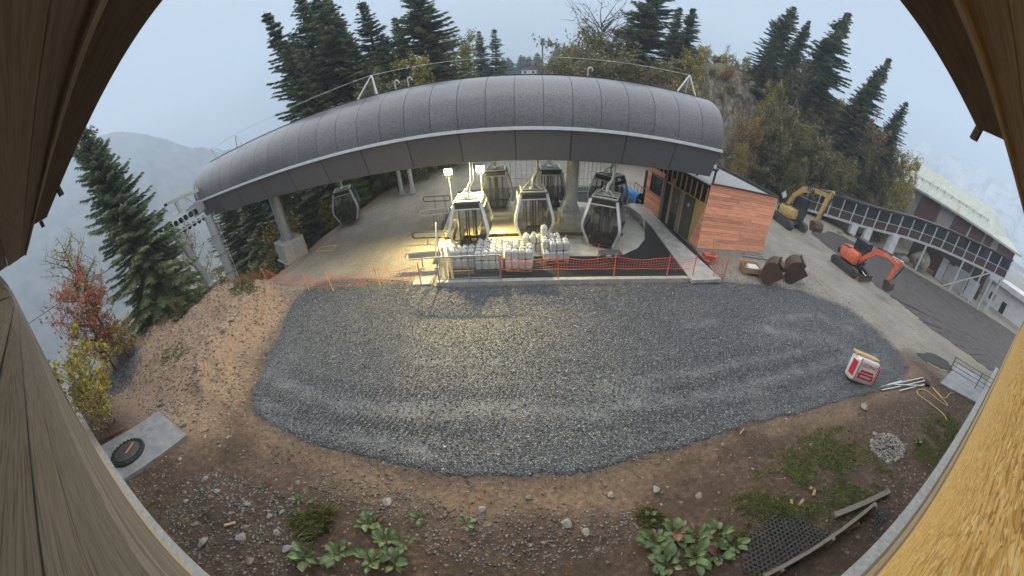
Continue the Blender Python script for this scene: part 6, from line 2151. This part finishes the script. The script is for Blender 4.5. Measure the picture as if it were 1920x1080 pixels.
# pale thin stems on the knoll
for q, (px, py) in enumerate(((1478, 120), (1495, 110), (1510, 118), (1528, 105), (1470, 160), (1604, 270))):
    g = np.random.default_rng(300 + q)
    o = make_decid('birch_tree', '', 'tree', 10, .9, 300 + q, BRN, 250, .07, '', bark=bark_pale_m, bough=22, low=.45, spread=1.3, thick=.008)
    put_decid(o, px, py, 46.5, 'slim pale leafless stem on the rocky slope before the spruces', 'tree', 10, 'slim pale stems on the knoll')
# bushes scattered over the rock slope
SH = [make_decid('shrub', '', 'shrub', 2, 1.1, 221 + q, pal, 1500, .075, '', stems=4, bough=40, low=.15, thick=.012) for q, pal in enumerate((YEL + BRN, ORA + BRN, BRN + OLV, RED + BRN))]
su = [False] * 4
def put_shrub(k, x, y, s, lab, grp):
    o = SH[k] if not su[k] else copy_tree(SH[k])
    su[k] = True
    z = float(height(np.array([x]), np.array([y]))[0]) - .15
    o.location = (x, y, z)
    o.scale = (s, s, s)
    o.rotation_euler = (0, 0, random.random() * 6.28)
    return tag(o, lab, 'shrub', grp)
g = np.random.default_rng(55)
cnt = 0
SL = ('yellow brown bush on the rocky slope of the knoll', 'orange brown bush on the rocky slope of the knoll', 'olive brown bush on the rocky slope of the knoll', 'reddish bush on the rocky slope of the knoll')
while cnt < 120:
    x, y = g.uniform(13, 52), g.uniform(18, 52)
    c = -float(pl_dist(np.array([x]), np.array([y]), CLIFF)[0])
    if not (1.2 < c < 15): continue
    if np.hypot(GF[:, 0] - x, GF[:, 1] - y).min() < 3.2: continue
    k = int(g.choice(4, p=(.4, .25, .25, .1)))
    put_shrub(k, x, y, g.uniform(.45, .95) if c < 9 else g.uniform(.6, 1.2), SL[k], ('yellow', 'orange', 'olive', 'red')[k] + ' bushes on the knoll')
    cnt += 1
# valley side scrub on the left
for q in range(46):
    px, d = g.uniform(60, 640), g.uniform(26, 44)
    p = atd(px, 400, d)
    if float(pl_dist(np.array([p[0]]), np.array([p[1]]), EDGE)[0]) < 1.0: continue
    k = int(g.choice(4, p=(.25, .25, .4, .1)))
    put_shrub(k, p[0], p[1], g.uniform(.8, 1.8), ('yellow brown', 'orange brown', 'olive brown', 'reddish')[k] + ' scrub on the valley slope', ('yellow', 'orange', 'olive', 'red')[k] + ' scrub on the valley slope')
# shrubs by the lodge corner
put_decid(make_decid('shrub', '', 'shrub', 3, 1.0, 231, [(.44, .36, .08), (.38, .34, .10), (.30, .32, .10), (.34, .26, .07)], 1500, .075, '', stems=5, bough=46, low=.2, thick=.011, spread=1.2), 135, 655, 15.2, 'yellow leaved shrub at the lodge corner beside the gravel heap', 'shrub', 3, zoff=-.1)
put_decid(make_decid('shrub', '', 'shrub', 3, 1.0, 232, [(.40, .34, .08), (.34, .30, .10)], 700, .065, '', stems=4, bough=36, low=.2, thick=.011, spread=1.2), 160, 725, 14.0, 'low yellow leaved shrub below the taller yellow one', 'shrub', 3, wide=.9, zoff=-.1)
put_decid(make_decid('rowan_tree', '', 'tree', 7, 2.0, 233, RED, 3600, .085, '', bough=50, low=.2, spread=.8), 112, 505, 21.0, 'red leaved rowan between the yellow shrub and the full spruce', 'tree', 7)
put_decid(make_decid('rowan_tree', '', 'tree', 7, 1.8, 234, RED + ORA, 2600, .085, '', bough=50, low=.2, spread=.8), 150, 560, 20.5, 'rusty red small tree at the foot of the full spruce', 'tree', 7)
put_decid(make_decid('birch_tree', '', 'tree', 9, 2.0, 235, [(.42, .38, .10), (.34, .34, .12), (.28, .24, .08)], 1300, .075, '', bough=60, low=.2, spread=.9), 100, 425, 22.5, 'thin yellowing birch with bare twigs beside the full spruce', 'tree', 9)
put_decid(make_decid('shrub', '', 'shrub', 3, 1.5, 236, OLV + ORA, 2200, .08, '', stems=5, bough=46, low=.15), 210, 610, 20.0, 'olive and orange thicket under the full spruce', 'shrub', 3, zoff=-.1)
put_decid(make_decid('shrub', '', 'shrub', 3, 1.6, 237, OLV, 2200, .08, '', stems=5, bough=46, low=.15), 330, 560, 20.5, 'green thicket beside the pylon foot', 'shrub', 3, zoff=-.1)
put_decid(make_decid('birch_tree', '', 'tree', 8, 1.8, 238, ORA + YEL, 900, .08, '', bough=50, low=.2, spread=.9), 350, 425, 27.5, 'sparse orange leaved sapling under the sheave train', 'tree', 8)

# ------------------------------------------------------------------ rock faces on the knoll
def rock_mesh(seed, n=26, m_=16, amp=.35):
    # blocky stone: a ball cut by random planes, then roughened
    g = np.random.default_rng(seed)
    off = g.random(3) * 50
    th_, ph = np.meshgrid(np.linspace(0, 2 * PI, n, endpoint=False), np.linspace(.02, PI - .02, m_), indexing='ij')
    d = np.stack([np.cos(th_) * np.sin(ph), np.sin(th_) * np.sin(ph), np.cos(ph)], -1).reshape(-1, 3)
    rr2 = np.full(len(d), 1.25)
    for k in range(16):
        nrm = g.normal(0, 1, 3); nrm /= np.linalg.norm(nrm)
        dist = g.uniform(.55, .95)
        c = d @ nrm
        rr2 = np.minimum(rr2, np.where(c > .05, dist / np.maximum(c, .05), 9))
    q = d * 2.6 + off
    rr2 = rr2 * (1 + amp * .35 * fbm(q[:, 0] + q[:, 2] * .7, q[:, 1] - q[:, 2] * .6, 4, seed % 7))
    P = d * rr2[:, None]
    i, j = np.meshgrid(np.arange(n), np.arange(m_ - 1), indexing='ij')
    i2 = (i + 1) % n
    F_ = np.stack([i * m_ + j, i2 * m_ + j, i2 * m_ + j + 1, i * m_ + j + 1], -1).reshape(-1, 4)[:, ::-1]
    return P, F_
rock_m = mat('lichen_grey_rock', (.34, .31, .265), .85, (.085, .075, .055), 1.3, bmp=1.0, bd=.25, detail=14, space='World', stretch=(1, 1, .55), lo=.38, hi=.6)
for q, (px, py, sx, sy, sz, lab) in enumerate((
    (1380, 175, 2.0, 1.3, 1.5, 'pale grey rock face high on the knoll crest'),
    (1408, 160, 1.5, 1.2, 1.2, 'smaller rock beside the pale crest face'),
    (1362, 240, 1.0, 1.2, 2.3, 'upright grey rock slab beside the cover end'),
    (1386, 250, .9, 1.1, 2.4, 'second upright rock slab right against the first'),
    (1458, 262, 2.1, 1.2, 1.3, 'slanting pale rock ledge half way up the knoll'),
    (1438, 285, 1.7, 1.1, 1.2, 'lower step of the slanting pale rock ledge'),
    (1415, 305, 1.8, 1.1, .9, 'low mossy rock above the hut roof'),
    (1372, 292, 1.2, 1.0, .9, 'dark rock foot behind the hut roof'),
    (1530, 342, 2.2, 1.1, 1.2, 'broad pale rock bluff just above the gallery roof'),
    (1562, 350, 1.9, 1.1, 1.3, 'cracked rock bluff beside the broad pale one'),
    (1592, 368, 1.6, 1.0, 1.2, 'lower rock bluff where the gallery starts to climb'),
    (1690, 487, 1.2, 1.0, 1.1, 'grey boulder under the climbing gallery'),
    (1722, 484, 1.6, 1.1, 1.4, 'pale boulder block beside the first tall gallery post'))):
    P, F_ = rock_mesh(400 + q, 40, 24)
    p = atd(px, py, 44.5) if px > 1650 else GP(px, py)
    if not (20 < math.hypot(p[0], p[1]) < 60):
        p = atd(px, py, 40)
    o = big_mesh('rock_outcrop', P * np.array((sx, sy, sz)) * (.8 if px < 1650 else .9), F_, rock_m)
    o.location = p + np.array((p[0], p[1], 0)) / math.hypot(p[0], p[1]) * .35 - np.array((0, 0, .2))
    o.rotation_euler = (.15 * g.normal(), .15 * g.normal(), -math.atan2(p[0], p[1]) + .3 * g.normal())
    tag(o, lab, 'rock', 'rock faces on the knoll')

# ------------------------------------------------------------------ foreground by the lodge
def hgt(x, y):
    return float(height(np.array([x]), np.array([y]))[0])
P_ = [(-13.34, .89), (-12.48, 3.57), (-9.89, 3.28), (-10.41, .57)]
mz = .42
o = slab('manhole_slab', P_[::-1], .1, mz, M['concrete_dark'])
tag(o, 'wet grey concrete slab carrying a black manhole ring near the lodge corner', 'slab')
mc = G(240, 850, mz)
mh = thing('manhole', 'black manhole ring and lid on the wet concrete slab', 'manhole', (mc[0], mc[1], mz + .002))
mh.scale = (1.15, 1.15, 1.1)
MB().lathe([(.62, 0), (.62, .07), (.56, .09), (.50, .09), (.50, .02)], (0, 0, 0), 32).build('ring', M['black'], mh, True, 30)
MB().lathe([(.47, .0), (.47, .10), (.42, .115)], (0, 0, 0), 32).build('lid', mat('worn_black_lid', (.05, .05, .05), .5, (.03, .03, .03), 12, bmp=.3), mh, True, 30)
for q in range(24):
    a = 2 * PI * q / 24
    o = MB().box((0, 0, 0), (.05, .07, .05)).build('lug', M['black'], mh)
    o.location = (.56 * math.cos(a), .56 * math.sin(a), .095); o.rotation_euler = (0, 0, a)
o = MB().bbox((0, 0, 0), (.55, .07, .04), .008).build('wood_stick', M['pallet'])
o.location = (mc[0] + .02, mc[1] + .15, mz + .15); o.rotation_euler = (0, 0, R(-60))
tag(o, 'short reddish wooden stick lying across the manhole lid', 'stick')
p = GP(212, 818)
o = MB().bbox((0, 0, 0), (1.5, .16, .06), .008).build('wood_board', M['brown_clad'])
o.location = (p[0], p[1], p[2] + .08); o.rotation_euler = (0, .02, R(62))
tag(o, 'red brown board lying between the yellow shrub and the slab', 'board')
# stones big enough to pick out
rk = [rock_mesh(500 + q, 12, 8, .25) for q in range(4)]
stone_ms = [mat('grey_stone', (.27, .265, .255), .7, (.17, .165, .155), 8, bmp=.4, detail=9), mat('brown_stone', (.24, .19, .15), .75, (.15, .12, .095), 8, bmp=.4, detail=9), mat('pale_stone', (.30, .275, .24), .75, (.19, .175, .15), 8, bmp=.4, detail=9)]
meshes = {}
for k in range(4):
    for j in range(3):
        me = bpy.data.meshes.new('stone')
        me.from_pydata([tuple(map(float, v)) for v in rk[k][0]], [], [tuple(map(int, f)) for f in rk[k][1]])
        me.materials.append(stone_ms[j])
        meshes[k, j] = me
g = np.random.default_rng(77)
big = [(381, 1017, .15, 0), (451, 1012, .17, 0), (366, 985, .09, 1), (300, 845, .10, 0), (338, 862, .10, 0), (385, 897, .10, 0), (408, 922, .09, 0), (462, 945, .09, 0), (460, 990, .08, 1), (432, 965, .10, 1), (470, 1055, .10, 1), (728, 945, .13, 2), (905, 955, .10, 2), (1065, 985, .12, 2), (1098, 1000, .10, 2), (1620, 767, .22, 2), (1355, 835, .10, 1), (1145, 930, .10, 2), (345, 797, .16, 0), (420, 620, .20, 2), (435, 600, .16, 2), (300, 760, .12, 1), (1665, 868, .12, 2), (1640, 815, .10, 0), (1310, 930, .08, 1), (1230, 920, .09, 2), (1520, 835, .10, 1), (990, 935, .09, 1), (560, 905, .09, 1), (350, 940, .08, 0), (520, 1000, .11, 0), (505, 970, .09, 0), (530, 960, .08, 0), (540, 1030, .10, 0)]
names = ('grey', 'brown', 'pale')
for px, py, s, j in big:
    p = GP(px, py)
    o = bpy.data.objects.new('stone', meshes[int(g.integers(0, 4)), j])
    col.objects.link(o)
    o.location = (p[0], p[1], p[2] + s * .25)
    o.scale = (s * g.uniform(.9, 1.3), s * g.uniform(.7, 1.0), s * g.uniform(.5, .75))
    o.rotation_euler = (g.normal() * .15, g.normal() * .15, g.random() * 6.28)
    tag(o, names[j] + ' stone half sunk in the bare dirt round the pad', 'stone', names[j] + ' stones in the dirt')
# leafy dock plants
leafmats = [mat('dock_leaf', (.105, .16, .055), .5, (.07, .115, .04), 6, vary=.25), mat('dock_leaf_pale', (.15, .20, .075), .5, (.10, .15, .05), 6, vary=.2), mat('dock_leaf_red', (.20, .075, .05), .6, (.14, .06, .045), 6, vary=.2)]
lm = []
for k in range(3):
    mb = MB()
    w = (.40, .46, .34)[k]
    mb.grid(lambda u, v: (w * (v - .5) * 2 * math.sin(PI * min(1, .04 + .96 * u)) ** .75 * (1 - .25 * u) * .9, u, .26 * math.sin(PI * u * .75) - .10 * u * u - .20 * abs(v - .5) * 2 * -.6 + .03 * math.sin(11 * u + 7 * v)), 7, 4)
    mb.bar((0, -.35, -.10), (0, .02, 0), .035, .03)
    me = bpy.data.meshes.new('leaf')
    me.from_pydata(mb.v, [], mb.f)
    me.polygons.foreach_set('use_smooth', [True] * len(me.polygons))
    for j in range(3):
        m2 = me.copy()
        m2.materials.append(leafmats[j])
        lm.append(m2)
plants = [(575, 1048, .30, 15), (635, 1040, .26, 13), (690, 985, .24, 12), (725, 1015, .24, 12), (760, 1020, .20, 10), (700, 1055, .28, 13), (785, 972, .16, 9), (875, 985, .15, 8), (560, 940, .15, 8), (590, 942, .12, 7), (740, 1060, .24, 11), (1215, 975, .16, 8), (1225, 1020, .28, 14), (1268, 1000, .26, 14), (1305, 1010, .28, 15), (1345, 1005, .27, 14), (1300, 1048, .30, 15), (1250, 1060, .30, 14), (1345, 1045, .26, 13), (1375, 1025, .22, 11), (1720, 830, .2, 9), (495, 915, .12, 6)]
for q, (px, py, s, n_) in enumerate(plants):
    p = GP(px, py)
    left = px < 1000
    t = thing('dock_plant', 'broad leaved green dock plant on the dirt ' + ('beside the grass tuft and grey rubble' if left else 'beside the plastic honeycomb mat' if px < 1600 else 'against the lodge plinth'), 'plant', (p[0], p[1], p[2]), g.random() * 6.28, 'dock plants ' + ('left' if left else 'right' if px < 1600 else 'plinth'))
    for k in range(n_):
        a = 2 * PI * k / n_ * 1.618 * 1.0 + g.normal() * .3
        rr2 = s * (.25 + .75 * g.random())
        j = 2 if g.random() < .06 else (1 if g.random() < .35 else 0)
        o = bpy.data.objects.new('leaf', lm[int(g.integers(0, 3)) * 3 + j])
        col.objects.link(o)
        o.parent = t
        L = s * g.uniform(.5, 1.1)
        o.location = (-math.sin(a) * rr2 * .6, math.cos(a) * rr2 * .6, .03 + .12 * g.random() * s / .3)
        o.rotation_euler = (g.uniform(-.1, .55), g.normal() * .2, a)
        o.scale = (L, L, L)
# grass
def grass(px, py, sx, sy, N, hmax, lab, seed, dry=.2):
    c = GP(px, py)
    g = np.random.default_rng(seed)
    a, q = g.random(N) * 2 * PI, np.sqrt(g.random(N))
    x, y = c[0] + sx * q * np.cos(a), c[1] + sy * q * np.sin(a)
    k = g.random(N) < np.clip(.55 + 1.9 * fbm(x * 1.7, y * 1.7, 4, 91) + .6 * fbm(x * 6, y * 6, 2, 95) - .55 * q ** 2, 0, 1)
    x, y, q = x[k], y[k], q[k]
    k = pad_dist(x, y) > .05
    x, y, q = x[k], y[k], q[k]
    N = len(x)
    z = height(x, y)
    h = hmax * (.4 + .6 * g.random(N)) * (1.1 - .5 * q)
    az = g.random(N) * 2 * PI
    ln_ = h * (.6 + 1.0 * g.random(N))
    w = .005 + .005 * g.random(N)
    d = np.stack([np.cos(az), np.sin(az), np.zeros(N)], 1)
    s_ = np.stack([-np.sin(az), np.cos(az), np.zeros(N)], 1)
    b0 = np.stack([x, y, z - .01], 1)
    mid = b0 + d * (ln_ * .35)[:, None] + np.stack([0 * h, 0 * h, h * .7], 1)
    tip = b0 + d * ln_[:, None] + np.stack([0 * h, 0 * h, h * .85], 1)
    V_ = np.stack([b0 - s_ * w[:, None], b0 + s_ * w[:, None], mid + s_ * w[:, None] * .7, tip, mid - s_ * w[:, None] * .7], 1).reshape(-1, 3)
    F_ = np.arange(N * 5).reshape(-1, 5)
    cc = np.where(g.random(N)[:, None] < dry, np.array((.30, .25, .12))[None], np.array((.30, .36, .155))[None]) * (.55 + .8 * g.random(N))[:, None]
    tag(big_mesh('grass', V_, F_, leaf_m, colr=np.repeat(cc, 5, 0)), lab, 'grass', kind='stuff')
grass(1545, 875, 2.6, 1.4, 11000, .13, 'green grass patch beside the rubble near the lodge', 601)
grass(1460, 945, 1.7, 1.0, 7000, .13, 'grass round the corner of the honeycomb mat', 602)
grass(1620, 930, 1.6, .6, 5000, .13, 'grass behind the retaining board', 605)
grass(1770, 812, 2.4, 1.1, 5500, .16, 'rough grass along the lodge plinth', 603, .3)
grass(595, 985, .6, .55, 1500, .28, 'tall grass tuft among the dock plants', 604, .3)
grass(330, 668, 1.4, .9, 4500, .13, 'small green grass patch on the left bank', 606)
grass(455, 537, 1.9, 1.0, 6000, .16, 'grass on the bank crest by the net fence', 607, .35)
grass(1220, 970, .35, .3, 700, .22, 'dry grass tuft at the dock plants', 608, .75)
grass(285, 950, .6, .15, 500, .12, 'dry grass fringe along the plinth', 609, .8)
grass(1620, 445, 7, 1.3, 9000, .30, 'grass verge below the gallery', 610, .3)
grass(1700, 485, 4, 1.5, 5000, .35, 'grass verge beside the boulders', 611, .3)
grass(1735, 850, .7, .5, 3000, .13, 'thin grass between the rubble heap and the plinth', 612, .4)
# fallen leaves and straw
g2 = np.random.default_rng(88)
N = 5200
x, y = g2.uniform(-13, 17, N), g2.uniform(.2, 6.5, N)
k = (pad_dist(x, y) > .1) & (g2.random(N) < np.clip(.35 + 1.2 * fbm(x * .8, y * .8, 3, 97), .05, 1))
x, y = x[k], y[k]
N = len(x)
z = height(x, y) + .012
a = g2.random(N) * 2 * PI
Lf, Wf = g2.uniform(.015, .06, N), g2.uniform(.006, .02, N)
d = np.stack([np.cos(a), np.sin(a), g2.normal(0, .25, N)], 1)
s_ = np.stack([-np.sin(a), np.cos(a), g2.normal(0, .3, N)], 1)
b0 = np.stack([x, y, z], 1)
V_ = np.stack([b0 - d * Lf[:, None], b0 + s_ * Wf[:, None], b0 + d * Lf[:, None], b0 - s_ * Wf[:, None] + np.array((0, 0, .01))], 1).reshape(-1, 3)
pal = np.array([(.30, .20, .10), (.22, .12, .06), (.40, .30, .15), (.12, .08, .05), (.14, .18, .07), (.30, .13, .08)])
tag(big_mesh('leaf_litter', V_, np.arange(len(V_)).reshape(-1, 4), leaf_m, colr=np.repeat(pal[g2.integers(0, 6, N)], 4, 0)), 'fallen leaves and straw on the bare dirt', 'leaf litter', kind='stuff')
# honeycomb grass-paver mats: real cells
hx_m = mat('black_honeycomb_plastic', (.035, .036, .040), .45, (.02, .02, .022), 8)
def honeycomb(label, P, z):
    P = np.array(P)
    x0, y0 = P.min(0)
    x1, y1 = P.max(0)
    mb = MB()
    r_h = .06
    dx, dy = r_h * math.sqrt(3), r_h * 1.5
    ny, nx = int((y1 - y0) / dy) + 1, int((x1 - x0) / dx) + 1
    for iy in range(ny):
        for ix in range(nx):
            cx, cy = x0 + ix * dx + (iy % 2) * dx / 2, y0 + iy * dy
            if not inpoly(np.array([cx]), np.array([cy]), P)[0]: continue
            zb = z + .02 * math.sin(3 * cx) * math.sin(2.3 * cy)
            a = [(cx + r_h * .93 * math.sin(PI / 3 * k), cy + r_h * .93 * math.cos(PI / 3 * k), zb + .02) for k in range(6)]
            b_ = [(cx + r_h * .70 * math.sin(PI / 3 * k), cy + r_h * .70 * math.cos(PI / 3 * k), zb + .02) for k in range(6)]
            c_ = [(p[0], p[1], zb - .01) for p in b_]
            F_ = []
            for k in range(6):
                j = (k + 1) % 6
                F_ += [(k, 6 + k, 6 + j, j), (6 + k, 12 + k, 12 + j, 6 + j)]
            mb.add(a + b_ + c_, F_)
    o = mb.build('honeycomb_mat', hx_m)
    tag(o, label, 'ground mat')
    return o
za = hgt(4.9, 1.2) + .05
honeycomb('black plastic honeycomb mat on the ground before the retaining board', [G(x_, y_, za)[:2] for x_, y_ in ((1442, 968), (1500, 972), (1572, 1002), (1530, 1040), (1480, 1079), (1420, 1090), (1385, 1066), (1405, 1010))], za)
zb = hgt(7.4, .5) + .05
honeycomb('narrow honeycomb mat strip between the retaining board and the plinth', [G(x_, y_, zb)[:2] for x_, y_ in ((1640, 952), (1682, 955), (1660, 985), (1630, 1018), (1636, 980))], zb)
rt = thing('retaining_board', 'old dark plank retaining wall beside the honeycomb mats', 'retaining wall', (0, 0, 0))
a, b_ = np.array((3.55, .70)), np.array((7.05, .33))
dd = (b_ - a) / np.linalg.norm(b_ - a)
for q in range(3):
    MB().bar((a[0], a[1], .18 + q * .19), (b_[0], b_[1], .18 + q * .19), .045, .185).build('plank', M['old_plank'], rt)
for s in (.1, .5, .97):
    p = a + (b_ - a) * s
    MB().bar((p[0], p[1] - .06, -.1), (p[0], p[1] - .06, .70), .07, .07).build('post', M['old_plank'], rt)
MB().bar((a[0], a[1], .665), (b_[0], b_[1], .665), .08, .03).build('cap_strip', M['old_plank'], rt)
a, b_ = GP(1562, 970), GP(1664, 926)
o = MB().bar(a + np.array((0, 0, .08)), b_ + np.array((0, 0, .10)), .14, .10).build('timber_beam', M['old_plank'])
tag(o, 'weathered grey timber beam lying in the grass above the retaining board', 'beam')
a, b_ = GP(1578, 1000), GP(1606, 985)
o = MB().bar(a + np.array((0, 0, .10)), b_ + np.array((0, 0, .10)), .12, .08).build('timber_offcut', M['old_plank'])
tag(o, 'short grey timber offcut beside the retaining board', 'offcut')
for q, (px, py, L, w, aa, lab) in enumerate(((1500, 945, .26, .07, .2, 'split pink wood piece lying on the grass by the mat'), (1525, 926, .20, .06, .5, 'small pink wood chip higher in the grass'), (1482, 944, .14, .08, .9, 'stubby wood chunk beside the split pink piece'), (1519, 918, .10, .08, .1, 'knobbly reddish wood chunk in the grass'), (1390, 812, .25, .05, .4, 'dark bark scrap on the dirt near the pad edge'), (388, 808, .22, .07, 1.1, 'reddish wood scrap on the dirt beside the slab'), (433, 985, .3, .07, .7, 'pale split wood scrap among the grey stones'))):
    p = GP(px, py)
    o = MB().bbox((0, 0, 0), (L, w, .05), .012).build('wood_scrap', M['pallet'] if q < 6 else M['pale_wood'])
    o.location = (p[0], p[1], p[2] + .06)
    o.rotation_euler = (.1, -.1, aa)
    tag(o, lab, 'wood scrap', 'wood scraps')
# survey boxes on the left gravel
p = [G(x_, y_) for x_, y_ in ((593, 473), (600, 465), (631, 461), (624, 471))]
fr = thing('timber_form', 'thin timber formwork frame lying on the gravel under the cover', 'formwork', (0, 0, 0))
for a, b_ in zip(p, p[1:] + p[:1]):
    MB().bar(a + np.array((0, 0, .04)), b_ + np.array((0, 0, .04)), .06, .06).build('batten', M['pale_wood'], fr)

HAZE = .0015
# ------------------------------------------------------------------ haze: one even body of mist round the whole place
hz = bpy.data.materials.new('mist')
hz.use_nodes = True
hn, hl = hz.node_tree.nodes, hz.node_tree.links
hn.clear()
pv = hn.new('ShaderNodeVolumePrincipled')
pv.inputs['Color'].default_value = (.60, .69, .79, 1)
pv.inputs['Density'].default_value = HAZE
pv.inputs['Anisotropy'].default_value = 0.2
ho = hn.new('ShaderNodeOutputMaterial')
hl.new(pv.outputs[0], ho.inputs['Volume'])
# closed box, 1.2 km to each side, wholly round the ground sheet and the mountains
hb = MB().box((0, 0, 0), (2400, 2400, 440))
ho_ = hb.build('haze', hz)
ho_.location = (0, 0, 115)
tag(ho_, 'pale blue mist filling the valley', 'mist', kind='stuff')
